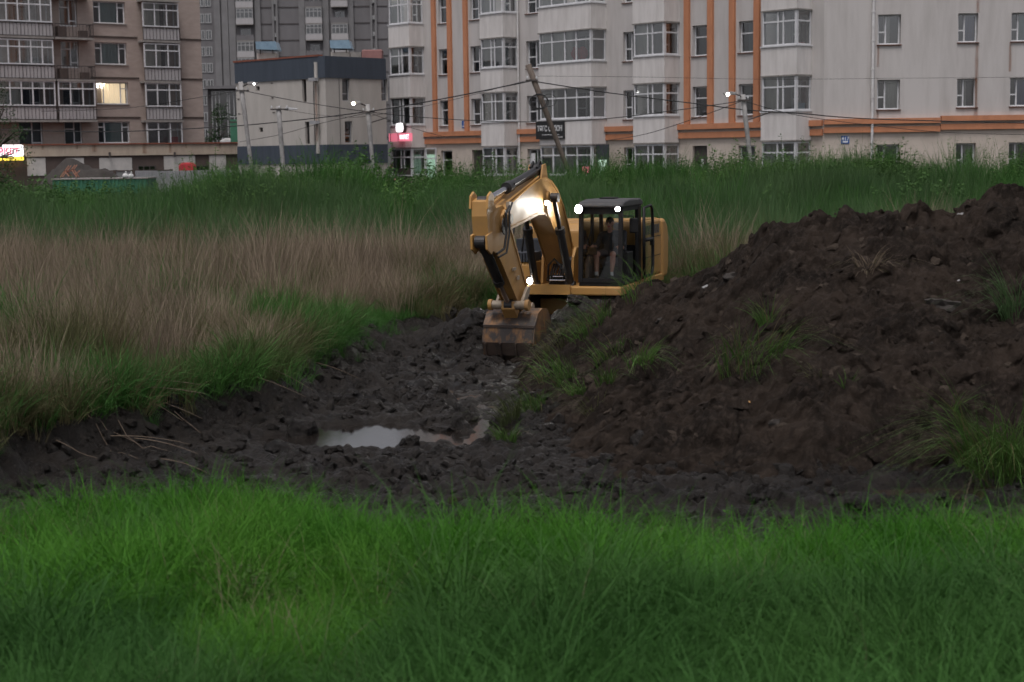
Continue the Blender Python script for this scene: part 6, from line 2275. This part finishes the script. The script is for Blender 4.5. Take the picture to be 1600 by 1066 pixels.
def cross_arm(root, foot, p, w, n=2):
    p = Vector(p) - foot
    a = MB().bar(p + Vector((-w, -0.12, 0)), p + Vector((w, -0.12, 0)), 0.07, 0.07).build('cross_arm', 'metal_dark', root)
    for i in range(n):
        x = -w + 0.06 + (2 * w - 0.12) * i / max(n - 1, 1)
        q_ = p + Vector((x, -0.12, 0.035))
        MB().tube([q_, q_ + Vector((0, 0, 0.05)), q_ + Vector((0, 0, 0.06)), q_ + Vector((0, 0, 0.14))], [0.015, 0.015, 0.04, 0.03], 8).build('insulator', 'frame_white', a)


root, foot, t = pole('utility_pole', (376, 128), (393, 262), 84, 0.085, 0.13, 'pole_concrete', 'concrete pole with small street lamp before the slate building left face', 'utility pole')
street_head(root, foot, at(378, 136, 84), at(395, 130.5, 83.6), 'street_bulb_white', 0.055)
cross_arm(root, foot, at(379, 142, 84), 0.35, 2)
root, foot, t = pole('utility_pole', (435, 166), (442.5, 262), 81, 0.10, 0.13, 'pole_concrete', 'short concrete pole with unlit lamp arms before the slate building', 'utility pole')
cross_arm(root, foot, at(437, 171, 81), 0.45, 3)
MB().prism([(0, 0), (0.62, 0.02), (0.66, 0.08), (0.1, 0.16), (0, 0.1)], -0.08, 0.08).build('lamp_head', 'frame_white', root, M=Matrix.Translation(at(445, 172.5, 81) - foot), bevel=0.02)
MB().tube([at(437, 170, 81) - foot, at(447, 172, 81) - foot], 0.03, 8).build('lamp_arm', 'metal_dark', root)
root, foot, t = pole('utility_pole', (574, 163), (585, 286), 77, 0.075, 0.12, 'pole_concrete', 'leaning concrete pole with lit lamp at the slate building corner', 'utility pole')
street_head(root, foot, at(574, 166.5, 77), at(555, 161, 76.6), 'street_bulb', 0.085)
cross_arm(root, foot, at(576, 175, 77), 0.3, 2)
MB().bar(at(579, 192, 77) - foot, at(606, 183.5, 77) - foot, 0.05, 0.05).build('strut', 'metal_dark', root)
root, foot, t = pole('wooden_pole', (825, 101), (889, 270), 68, 0.085, 0.135, 'pole_wood', 'dark wooden pole leaning steeply in front of the white block', 'utility pole')
cl = MB()
for k in range(3):
    c = at(842, 158 + k * 1.0, 67.6) - foot
    cl.tube([c + Vector((0.34 * math.cos(a_ * 0.45) * (1 + 0.1 * k), -0.1, 0.30 * math.sin(a_ * 0.45))) for a_ in range(15)], 0.014, 5)
cl.build('cable_coil', 'cable_black', root)
cl = MB()
c = at(858, 157, 67.6) - foot
cl.tube([c + Vector((0.30 * math.cos(a_ * 0.45), -0.1, 0.26 * math.sin(a_ * 0.45))) for a_ in range(15)], 0.012, 5)
cl.build('cable_coil', 'cable_black', root)
cross_arm(root, foot, at(831, 126, 68), 0.25, 2)
root, foot, t = pole('utility_pole', (1160.5, 148), (1172, 246), 68, 0.075, 0.11, 'pole_concrete', 'slim grey pole with lit lamp near the right orange pilasters', 'utility pole')
street_head(root, foot, at(1160, 151.5, 68), at(1140, 146.5, 67.6), 'street_bulb_white', 0.075)
cross_arm(root, foot, at(1161, 157, 68), 0.25, 2)
MB().bar(at(1168, 188, 68) - foot, at(1208, 174, 68) - foot, 0.05, 0.05).build('strut', 'metal_dark', root)


def cable(pts, r, label):
    P3 = [at(x, y, D) for x, y, D in pts]
    # smooth through the points
    out = []
    n = len(P3)
    for i in range(n - 1):
        p0, p1, p2, p3 = P3[max(i - 1, 0)], P3[i], P3[i + 1], P3[min(i + 2, n - 1)]
        for k in range(8):
            t_ = k / 8
            out.append(0.5 * ((2 * p1) + (p2 - p0) * t_ + (2 * p0 - 5 * p1 + 4 * p2 - p3) * t_ * t_ + (3 * p1 - p0 - 3 * p2 + p3) * t_ ** 3))
    out.append(P3[-1])
    o = MB().tube(out, r, 6).build('overhead_cable', 'cable_black', None, loc=P3[0], smooth=True)
    tag(o, label, 'cable', 'overhead cables before the buildings')
    return o


cable([(-25, 202, 95), (160, 206, 92), (320, 200, 88), (435, 191, 83), (575, 174.5, 77), (700, 153, 73), (830, 126.5, 68)], 0.028, 'thick black cable rising from the left edge to the leaning wooden pole')
cable([(830, 126.5, 68), (900, 137.5, 68), (976, 148.5, 68), (1086, 162, 68), (1166, 172, 68), (1245, 177, 69), (1363, 186, 71), (1625, 193, 73)], 0.026, 'thick black cable running right from the leaning wooden pole')
cable([(378, 141.5, 84), (469, 159, 80), (576, 175, 77), (680, 185, 74), (803, 190.5, 71), (930, 187, 69), (1060, 172, 68), (1161, 157.5, 68)], 0.020, 'sagging cable between the pale poles crossing the white block')
cable([(374, 222, 86), (435, 211, 83), (497, 194, 80), (576, 176, 77)], 0.013, 'thin service wire falling left from the lamp pole')
cable([(576, 176, 77), (640, 199, 84), (700, 215.5, 92)], 0.013, 'thin service wire falling from the lamp pole to the corner shop')
cable([(1160, 158, 68), (1069, 191, 72), (1007, 210, 76), (953, 219, 81)], 0.015, 'thin service wire falling from the slim grey pole to the salon')
cable([(65, 174, 104), (197, 169, 98), (320, 151, 90), (378, 141, 84)], 0.016, 'thin wire from the beige block to the lamp pole')
cable([(830, 119, 68), (1000, 120.5, 70), (1200, 124, 71), (1400, 122.5, 72), (1625, 120.5, 73)], 0.008, 'very thin straight wire across the upper white facade')
cable([(437, 170.5, 81), (500, 180, 79), (560, 183, 78), (620, 174, 76), (700, 158, 73), (830, 124, 68)], 0.010, 'thin slack wire just below the thick left cable')
cable([(1162, 158, 68), (1245, 180, 70), (1363, 196, 72), (1480, 207, 73), (1625, 211, 74)], 0.014, 'thin wire running low over the right orange belt')


# ------------------------------------------------------------------ yard behind the embankment
c = at(90, 280, 80)
hp_ = MB()
n, mth = 34, 12
hz0 = 1.7
V = []
for j in range(mth + 1):
    for i in range(n + 1):
        u_ = i / n * 2 - 1
        v_ = j / mth
        hgt_ = (at(90, 254, 80).z - hz0) * max(0, 1 - abs(u_ - 0.15) ** 2.2) * math.sin(min(1, v_ * 1.15) * math.pi / 2 + 0) ** 0.8
        hgt_ *= 1 + 0.30 * float(fbm(np.array([u_ * 3.0]), np.array([v_ * 2.0]), 3, 600)[0])
        hp_.v.append((u_ * 2.9, v_ * 2.6 - 1.3, hgt_))
for j in range(mth):
    for i in range(n):
        a = j * (n + 1) + i
        hp_.f.append((a, a + 1, a + n + 2, a + n + 1))
o = hp_.build('rubble_heap', 'stone', None, smooth=True, recalc=False)
o.location = (c.x, c.y + 1.5, hz0)
tag(o, 'grey heap of earth and rubble before the brown annex', 'rubble heap')

# toppled chair on it
c = at(108, 276, 78.5)
ch = empty('toppled_chair', (c.x, c.y, c.z))
tag(ch, 'salmon wooden chair lying toppled at the rubble heap', 'chair')
u_ = 1 / F_PX * 78.5
def cp(px, py, dy=0):
    p = at(px, py, 78.5)
    return Vector((p.x - c.x, dy, p.z - c.z))
for dy in (0, 0.4):
    MB().bar(cp(94, 277, dy), cp(107.5, 259, dy), 0.045, 0.045).build('leg', 'orange_plastic', ch)
    MB().bar(cp(108, 275.5, dy), cp(100.5, 267, dy), 0.045, 0.045).build('leg', 'orange_plastic', ch)
    MB().bar(cp(117, 258, dy), cp(111, 266, dy), 0.045, 0.045).build('leg', 'orange_plastic', ch)
    MB().bar(cp(120, 277, dy), cp(111, 264, dy), 0.045, 0.045).build('back_post', 'orange_plastic', ch)
MB().prism([(cp(101, 268).x, cp(101, 268).z), (cp(112, 266).x, cp(112, 266).z), (cp(112, 267.2).x, cp(112, 267.2).z), (cp(101, 269.5).x, cp(101, 269.5).z)], 0.0, 0.4).build('seat', 'rust_red', ch)
for k in range(3):
    MB().bar(cp(116 + k * 1.5, 272 + k * 1.5, 0), cp(116 + k * 1.5, 272 + k * 1.5, 0.4), 0.03, 0.04).build('back_slat', 'orange_plastic', ch)
MB().bar(cp(118, 272, 0.1), cp(124, 266.5, 0.1), 0.04, 0.04).build('broken_rail', 'orange_plastic', ch)

# green container
c0_, c1_ = at(82, 285, 77), at(230, 285, 77)
gc = empty('green_container', (c0_.x, c0_.y, 1.7))
tag(gc, 'long green metal container half hidden behind the weeds', 'container')
wz = at(150, 278.5, 77).z - 1.7
MB().box(0, c1_.x - c0_.x, 0, 2.0, 0, wz - 0.06).build('body', 'green_paint', gc)
for k in range(24):
    x = (c1_.x - c0_.x) * (k + 0.5) / 24
    MB().box(x - 0.03, x + 0.03, -0.05, -0.002, 0.05, wz - 0.1).build('rib', 'green_paint', gc)
MB().box(-0.04, c1_.x - c0_.x + 0.04, -0.06, 2.05, wz - 0.058, wz).build('top_rail', 'concrete', gc)

# corrugated fence of separate sheets
f0, f1 = at(212, 280, 84), at(373, 280, 80)
nf = 9
fe_ = empty('corrugated_fence', (f0.x, f0.y, 1.7))
tag(fe_, 'light grey corrugated metal fence before the brown annex', 'fence')
for k in range(nf):
    a = f0 + (f1 - f0) * (k / nf) - f0
    b = f0 + (f1 - f0) * ((k + 1) / nf) - f0
    topz = at(212 + 161 * (k + 0.5) / nf, 267.5 - 0.25 * k * (k > 3) + random.uniform(-0.5, 0.5), 82).z - 1.7
    m_ = MB()
    nn_ = 14
    for i in range(nn_ + 1):
        p = a + (b - a) * (i / nn_)
        yy = p.y + (0.035 if i % 2 else -0.035) - 0.01 * (k % 2)
        m_.v += [(p.x, yy, 0.0), (p.x, yy, topz)]
    for i in range(nn_):
        m_.f.append((2 * i, 2 * i + 2, 2 * i + 3, 2 * i + 1))
    so_ = m_.build('sheet', 'fence_metal', fe_, recalc=False)
    sol = so_.modifiers.new('thickness', 'SOLIDIFY')
    sol.thickness = 0.01
bf0, bf1 = at(150, 275, 88), at(268, 275, 88)
bf = empty('panel_fence', (bf0.x, bf0.y, 1.7))
tag(bf, 'blue grey panel fence with dark posts behind the rubble heap', 'fence')
for k in range(4):
    x0_, x1_ = (bf1.x - bf0.x) * k / 4, (bf1.x - bf0.x) * (k + 1) / 4
    zt_ = at(200, 266, 88).z - 1.7
    MB().box(x0_ + 0.08, x1_ - 0.08, 0, 0.04, 0, zt_ - 0.06).build('panel', 'tower_pier', bf)
    MB().box(x1_ - 0.078, x1_ + 0.078, -0.05, 0.07, 0, zt_ + 0.02).build('post', 'band_dark', bf)
    MB().box(x0_ + 0.08, x1_ - 0.08, -0.03, 0.06, zt_ - 0.058, zt_).build('top_rail', 'band_dark', bf)

# plain red rounded kiosk top
c = at(291, 271, 85)
rk = empty('red_booth', (c.x, c.y, 1.7))
tag(rk, 'plain red round topped booth behind the corrugated fence', 'booth')
w = 24 / F_PX * 85 / 2
hh = at(291, 254, 85).z - 1.7
pr = [(-w, 0)] + [(-w * math.cos(t * math.pi / 16) ** 0.55 if t <= 8 else w * abs(math.cos(t * math.pi / 16)) ** 0.55, hh - 0.28 + 0.28 * math.sin(t * math.pi / 16)) for t in range(0, 17)] + [(w, 0)]
MB().prism(pr, 0, 0.8).build('shell', 'red_cloth', rk, bevel=0.08)
MB().box(-w * 0.98, w * 0.98, -0.02, -0.003, hh - 0.62, hh - 0.58).build('trim', 'rust_red', rk)
for i, (px, py) in enumerate(((196, 275), (204.5, 275.5))):
    c = at(px, py, 76.5)
    m_ = MB().ball((0, 0, 0), 0.17, 12, 8, (0.85, 0.7, 0.75)).tube([(0, 0, 0.1), (0.02, 0, 0.17), (0.05, 0, 0.2)], [0.06, 0.025, 0.05], 8)
    o = m_.build('white_sack', 'bag_white', None, smooth=True)
    o.location = c
    tag(o, ['left one of two white sacks on the green container', 'right one of two white sacks on the green container'][i], 'sack', 'white sacks on the green container')


# ------------------------------------------------------------------ trees
def tree(name, base, h, blobs, leaf, n_leaf, label, seed):
    rng = np.random.default_rng(seed)
    root = empty(name, base)
    tag(root, label, 'tree')
    m_ = MB()
    tp = Vector((0.1, 0, h * 0.55))
    m_.tube([(0, 0, 0), (0.03, 0, h * 0.25), tp], [0.14, 0.11, 0.08], 9)
    for (cx, cy, cz, r) in blobs:
        mid = tp * 0.5 + Vector((cx, cy, cz)) * 0.5 + Vector((0, 0, -0.2))
        m_.tube([tp * 0.7, mid, (cx, cy, cz)], [0.06, 0.04, 0.015], 6)
        for k in range(5):
            d = Vector(rng.normal(0, 1, 3)).normalized() * r * 0.9
            m_.tube([mid, Vector((cx, cy, cz)) + d * 0.5, Vector((cx, cy, cz)) + d], [0.025, 0.014, 0.006], 5)
    m_.build('trunk', 'bark', root, smooth=True)
    Vs, Fs, Rs = [], [], []
    nv = 0
    for (cx, cy, cz, r) in blobs:
        k = int(n_leaf * r * r)
        # leaves gather in sprays, so the crown keeps gaps
        ns = max(8, k // 26)
        for s in range(ns):
            d = rng.normal(0, 1, 3)
            d /= np.linalg.norm(d)
            c = np.array([cx, cy, cz]) + d * r * rng.uniform(0.35, 1.05)
            for q_ in range(26):
                p = c + rng.normal(0, 0.16 * max(r, 0.8), 3)
                a = rng.normal(0, 1, 3)
                a /= np.linalg.norm(a)
                b = np.cross(a, rng.normal(0, 1, 3))
                b /= np.linalg.norm(b) + 1e-6
                l_ = leaf * rng.uniform(0.6, 1.3)
                Vs.append(np.array([p, p + a * l_ * 0.5 + b * l_ * 0.28, p + a * l_, p + a * l_ * 0.5 - b * l_ * 0.28]))
                Fs.append([nv, nv + 1, nv + 2, nv + 3])
                Rs += [rng.uniform()] * 4
                nv += 4
    me = np_mesh('crown', np.concatenate(Vs), np.array(Fs), 'tree_leaf', attrs={'bl': np.array(Rs)})
    o = bpy.data.objects.new('crown', me)
    COL.objects.link(o)
    o.parent = root


b = at(-30, 262, 62)
tree('leafy_tree', (b.x, b.y, 1.6), 5.0, [(1.0, 0, 3.3, 0.7), (1.35, 0.1, 2.7, 0.55), (0.9, -0.1, 4.3, 0.6), (1.5, 0, 3.6, 0.45), (0.6, 0, 5.1, 0.65), (0.2, 0, 3.8, 0.8), (0.9, 0, 2.1, 0.5), (-0.4, 0, 4.4, 0.8)], 0.085, 420, 'sparse leafy tree at the left picture edge before the lit sign', 31)
b = at(345, 225, 150)
tree('bushy_tree', (b.x, b.y, 1.6), 6.5, [(0.0, 0, 5.2, 1.4), (1.0, 0.2, 4.0, 1.1), (-0.9, 0.2, 3.6, 1.2), (0.2, -0.2, 2.6, 1.3), (-0.3, 0, 6.6, 0.9)], 0.22, 260, 'dark green tree between the beige block and the slate building', 32)


# ------------------------------------------------------------------ tufts, clods and litter on the earth
def mesh_obj(name, V, Fq, rnd, mat, loc):
    me = np_mesh(name, V, Fq, mat, attrs={'bl': rnd})
    o = bpy.data.objects.new(name, me)
    COL.objects.link(o)
    o.location = loc
    return o


TUFTS = [  # px, py, height, blades, spread, lean toward (x,y), droop, material, label
    (1178, 578, 0.62, 170, 0.42, (0.2, -0.9), 0.85, 'tuft_grass', 'largest drooping green tuft in the middle of the soil heap'),
    (1003, 572, 0.42, 80, 0.16, (0.1, -1.0), 1.0, 'tuft_grass', 'pale green tuft hanging low on the left flank of the soil heap'),
    (888, 600, 0.46, 70, 0.14, (-0.6, -0.6), 0.9, 'tuft_grass', 'bright green tuft lying along the left foot of the heap'),
    (905, 622, 0.36, 60, 0.12, (-0.7, -0.5), 0.9, 'tuft_grass', 'small bright tuft below the lying one at the heap foot'),
    (925, 520, 0.46, 110, 0.30, (-0.6, -0.5), 0.8, 'tuft_grass', 'green tuft on the crest next to the bucket'),
    (872, 545, 0.42, 80, 0.26, (-0.8, -0.3), 0.8, 'reed_mix', 'straggly half dry tuft close to the bucket'),
    (947, 600, 0.34, 50, 0.12, (-0.2, -0.8), 0.8, 'tuft_grass', 'small tuft between the two hanging tufts of the heap'),
    (1197, 512, 0.40, 40, 0.07, (-0.2, -0.6), 0.5, 'tuft_grass', 'thin upright tuft above the largest tuft'),
    (1278, 600, 0.26, 26, 0.06, (-0.8, -0.5), 0.6, 'reed_mix', 'small yellowish tuft right of the largest tuft'),
    (1357, 432, 0.42, 60, 0.10, (0.0, -0.8), 0.8, 'reed_dry', 'dry straw tuft high on the soil heap'),
    (1322, 612, 0.22, 16, 0.03, (0.1, -0.4), 0.3, 'tuft_grass', 'tiny green sprig low on the soil heap'),
    (1592, 500, 0.75, 120, 0.20, (-0.2, -0.8), 0.8, 'grass_teal', 'long grey green tuft hanging at the right picture edge'),
    (1555, 742, 0.85, 260, 0.40, (-0.5, -0.8), 0.9, 'tuft_grass', 'big drooping green tuft at the right foot of the heap'),
    (1600, 735, 0.75, 200, 0.36, (0.0, -0.9), 0.8, 'tuft_grass', 'bright green tuft at the right picture edge beside the muddy water'),
    (1490, 650, 0.35, 30, 0.08, (0.6, -0.6), 0.8, 'tuft_grass', 'thin tuft pointing right low on the heap'),
    (792, 690, 0.30, 60, 0.12, (-0.2, -0.6), 0.7, 'tuft_grass', 'small green tuft at the heap corner near the puddle'),
    (835, 640, 0.36, 60, 0.16, (-0.5, -0.6), 0.8, 'tuft_grass', 'green tuft on the steep left foot of the heap'),
    (800, 655, 0.40, 70, 0.14, (-0.4, -0.7), 0.8, 'reed_mix', 'olive tuft hanging beside the wet mud'),
    (955, 560, 0.36, 60, 0.20, (-0.5, -0.7), 0.8, 'tuft_grass', 'bright tuft on the upper left flank below the crest tuft'),
    (862, 585, 0.34, 60, 0.20, (-0.7, -0.5), 0.8, 'tuft_grass', 'green wisps on the steep flank just right of the bucket'),
    (930, 645, 0.30, 40, 0.14, (-0.5, -0.7), 0.8, 'reed_mix', 'olive wisps low on the left flank of the heap'),
    (1000, 455, 0.40, 60, 0.25, (-0.4, -0.6), 0.7, 'tuft_grass', 'green grass on the crest below the excavator cab'),
    (1075, 372, 0.42, 60, 0.14, (-0.2, -0.5), 0.7, 'reed_mix', 'dry tuft on the crest behind the soil heap'),
]
for i, (px, py, h, n, sp_, bias, dr_, mt, lab) in enumerate(TUFTS):
    p = hit(px, py)
    rng = np.random.default_rng(700 + i)
    V, Fq, rnd = blades(rng, int(n * 1.3), h * 1.28, 0.4, sp_ * 1.15, 0.014, 0.55, dr_, 4, bias=(bias[0] * 1.6, bias[1] * 1.6))
    # roots follow the slope
    nrm = [(surf_z(np.array([p.x + d]), np.array([p.y]))[0] - surf_z(np.array([p.x - d]), np.array([p.y]))[0]) / (2 * d) for d in (0.2,)]
    gy = (surf_z(np.array([p.x]), np.array([p.y + 0.2]))[0] - surf_z(np.array([p.x]), np.array([p.y - 0.2]))[0]) / 0.4
    k = 10
    n = int(n * 1.3)
    bx = V.reshape(n, k, 3)[:, :2, :].mean(axis=1)
    V = V.reshape(n, k, 3)
    V[:, :, 2] += (bx[:, 0] * nrm[0] + bx[:, 1] * gy)[:, None]
    o = mesh_obj('grass_tuft', V.reshape(-1, 3), Fq, rnd, mt, (p.x, p.y, p.z - 0.02))
    tag(o, lab, 'grass tuft', 'grass tufts on the soil heap')

# tall weeds at the near mud edge
for i, (px, py, h, lab) in enumerate(((1142, 800, 0.50, 'slim tall weed left of a pair at the near mud edge'), (1232, 800, 0.48, 'tallest leafy weed at the near mud edge'), (1205, 800, 0.42, 'middle leafy weed at the near mud edge'), (1168, 800, 0.34, 'short leafy weed at the near mud edge'), (1510, 800, 0.42, 'lone leafy weed before the muddy water'))):
    d = ray(px, py)
    p = CAM + d * (15.3 / d.y)
    p.z = float(ground_z(np.array([p.x]), np.array([15.3]))[0])
    V, Fq, rnd = leaf_sprays(np.random.default_rng(40 + i), 3, h, 26, 0.09, 0.022, 0.06, 0.12)
    o = mesh_obj('weed_plant', V, Fq, rnd, 'grass_lush', p)
    tag(o, lab, 'weed', 'leafy weeds at the mud edge')


def lump(seed, r, n_sub=2):
    bm = bmesh.new()
    bmesh.ops.create_icosphere(bm, subdivisions=n_sub, radius=1.0)
    rg = random.Random(seed)
    off = Vector((rg.uniform(-50, 50), rg.uniform(-50, 50), rg.uniform(-50, 50)))
    from mathutils import noise as mn
    sx_, sy_, sz_ = rg.uniform(0.8, 1.3), rg.uniform(0.8, 1.2), rg.uniform(0.55, 0.85)
    for v in bm.verts:
        q_ = v.co.copy()
        k = 1 + 0.45 * mn.noise(q_ * 1.3 + off) + 0.26 * mn.noise(q_ * 2.9 + off) + 0.10 * mn.noise(q_ * 6.3 + off)
        v.co = Vector((q_.x * sx_, q_.y * sy_, q_.z * sz_)) * k * r
    me = bpy.data.meshes.new('lump')
    bm.to_mesh(me)
    bm.free()
    return me


# single clods that stand out
CL = [(693, 674, 0.24, 'large dark clod standing at the right end of the puddle'), (640, 692, 0.15, 'clod lying in the near edge of the puddle'),
      (470, 676, 0.26, 'large pointed clod at the left end of the puddle'), (735, 655, 0.14, 'clod between the puddle and the small pool beside it'),
      (785, 662, 0.16, 'clod right of the small pool at the heap foot'), (560, 640, 0.15, 'clod just behind the puddle'),
      (430, 700, 0.16, 'clod left of the puddle below the pointed clod'), (720, 520, 0.24, 'large clod in the spoil left of the bucket'),
      (748, 497, 0.20, 'clod touching the left side of the bucket'), (1000, 692, 0.2, 'clod at the front foot of the soil heap'),
      (900, 762, 0.14, 'clod in the mud nearest the front grass'), (620, 742, 0.16, 'clod between the puddle and the front grass'),
      (350, 700, 0.16, 'clod under the left bank beside fallen stalks'), (700, 490, 0.25, 'large clod behind the spoil left of the bucket'),
      (900, 470, 0.2, 'clod on the spoil right of the bucket'), (1045, 735, 0.17, 'clod lying before the middle of the heap')]
lm = [lump(60 + i, 1.0, 3) for i in range(6)]
for m_ in lm:
    m_.materials.append(MATS['mud'])
for i, (px, py, r, lab) in enumerate(CL):
    p = hit(px, py)
    o = bpy.data.objects.new('soil_clod', lm[i % 6])
    COL.objects.link(o)
    o.location = (p.x, p.y, p.z - r * 0.05)
    o.scale = (r, r * random.uniform(0.8, 1.1), r * random.uniform(0.8, 1.15))
    o.rotation_euler = (random.uniform(-0.4, 0.4), random.uniform(-0.4, 0.4), random.uniform(0, 6.28))
    tag(o, lab, 'soil clod', 'soil clods in the mud')
for i, (px, py, r, lab) in enumerate(((1472, 478, 0.30, 'flat brown stone high on the right flank of the heap'), (1465, 545, 0.22, 'reddish brown stone below the flat one on the heap'), (1150, 433, 0.22, 'brown stone near the crest of the heap'), (1040, 500, 0.18, 'brown stone halfway up the left flank of the heap'), (1225, 660, 0.2, 'grey brown stone in the lower middle of the heap'), (1000, 680, 0.17, 'stone at the front foot of the heap'))):
    p = hit(px, py)
    me = lump(90 + i, 1.0, 3)
    me.materials.append(MATS['stone'])
    o = bpy.data.objects.new('stone', me)
    COL.objects.link(o)
    o.location = p + Vector((0, 0.05, -0.04))
    o.scale = (r * 0.85, r * 0.6, r * 0.6)
    o.rotation_euler = (-0.5, 0.1, random.uniform(-0.4, 0.4))
    tag(o, lab, 'stone', 'stones in the soil heap')

# countless crumbs of earth
cc = bpy.data.collections.new('crumb_protos')
cm = bpy.data.collections.new('mud_crumb_protos')
for i in range(6):
    me = lump(20 + i, 1.0, 2)
    me.materials.append(MATS['soil' if i < 4 else 'clod_dry'])
    cc.objects.link(bpy.data.objects.new('crumb_proto_%d' % i, me))
    me = me.copy()
    me.materials.clear()
    me.materials.append(MATS['mud'])
    cm.objects.link(bpy.data.objects.new('mud_crumb_proto_%d' % i, me))
rng = np.random.default_rng(77)
X, Y = rand_pts(rng, 17000, -7.5, 10, 16.5, 34)
e = bank_e(X, Y)
fe = front_e(X, Y)
onm = mound_z(X, Y) > ground_z(X, Y)
onm = onm & (X > -0.6) & (Y < 31)
dens = 0.35 + 0.9 * vnoise(X * 0.9, Y * 0.9, 620)
keep = (e < -0.05) & (fe < -0.4) & (rng.uniform(0, 1, len(X)) < dens) & (onm | (Y < 33))
X, Y, onm = X[keep], Y[keep], onm[keep]
r_ = 0.020 + 0.095 * rng.uniform(0, 1, len(X)) ** 3.5
zc_ = surf_z(X, Y)
keep = (zc_ > 0.015) & (onm | (np.hypot((X + 1.75) / 1.7, (Y - 22.4) / 1.3) > 1))
X, Y, r_, zc_ = X[keep], Y[keep], r_[keep], zc_[keep]
onm = onm[keep]
P = np.stack([X, Y, zc_ - r_ * 0.1], 1)
scatter('soil_crumbs', P[onm], r_[onm], cc, 6, 'small crumbs of dark earth strewn over the soil heap', 'soil', rng, 0.8)
scatter('mud_crumbs', P[~onm], r_[~onm], cm, 6, 'small wet crumbs of mud strewn over the pit floor', 'soil', rng, 0.8)

# litter
LIT = [(1102, 452, 0.10, 'plastic_white', 'white plastic scrap near the crest of the soil heap'), (1500, 338, 0.09, 'plastic_white', 'white paper scrap at the top right of the heap'), (1172, 632, 0.05, 'yellow_clean', 'small yellow scrap low on the soil heap'), (1115, 488, 0.06, 'plastic_white', 'pale scrap below the crest scrap'), (1496, 442, 0.05, 'plastic_white', 'tiny pale scrap right of the heap middle'), (1395, 535, 0.05, 'plastic_white', 'tiny pale scrap in the heap middle'), (1270, 643, 0.06, 'plastic_white', 'flat pale scrap low on the heap')]
for i, (px, py, r, mt, lab) in enumerate(LIT):
    p = hit(px, py)
    rg = random.Random(i)
    m_ = MB()
    n = 5
    r *= 0.55
    for a in range(n):
        for b in range(n):
            m_.v.append(((a / (n - 1) - 0.5) * 2 * r, (b / (n - 1) - 0.5) * 1.2 * r, rg.uniform(0, 0.5) * r))
    for a in range(n - 1):
        for b in range(n - 1):
            k = a * n + b
            m_.f.append((k, k + n, k + n + 1, k + 1))
    o = m_.build('litter_scrap', mt, None, smooth=True, recalc=False)
    o.location = p + Vector((0, -0.03, 0.03))
    o.rotation_euler = (0.6, rg.uniform(-0.4, 0.4), rg.uniform(-0.8, 0.8))
    sl = o.modifiers.new('thickness', 'SOLIDIFY')
    sl.thickness = 0.004
    tag(o, lab, 'litter', 'litter on the soil heap')

# straw stalks fallen over the left bank
rg = random.Random(3)
for i in range(22):
    if i < 14:
        px, py = rg.uniform(120, 320), rg.uniform(600, 740)
    else:
        px, py = rg.uniform(250, 560), rg.uniform(560, 640)
    p = hit(px, py)
    ln = rg.uniform(0.6, 1.3)
    a = rg.uniform(-0.9, 0.2)
    dv = Vector((math.cos(a), -0.35 + rg.uniform(-0.2, 0.2), math.sin(a) * 0.5))
    p0 = p + Vector((-dv.x * ln * 0.5, 0.1, 0.12 + 0.25 * rg.random()))
    pts = []
    for k in range(7):
        q_ = p0 + dv * ln * (k / 6)
        zz_ = float(surf_z(np.array([q_.x]), np.array([q_.y]))[0]) + 0.02
        pts.append(Vector((q_.x, q_.y, max(q_.z - 0.15 * (k / 6) ** 2, zz_))))
    o = MB().tube(pts, [0.007 - 0.0007 * k for k in range(7)], 5).build('reed_stalk', 'straw', None, loc=pts[0], smooth=True)
    tag(o, 'pale dry reed stalk fallen over the left bank of the pit', 'reed stalk', 'fallen reed stalks on the bank')
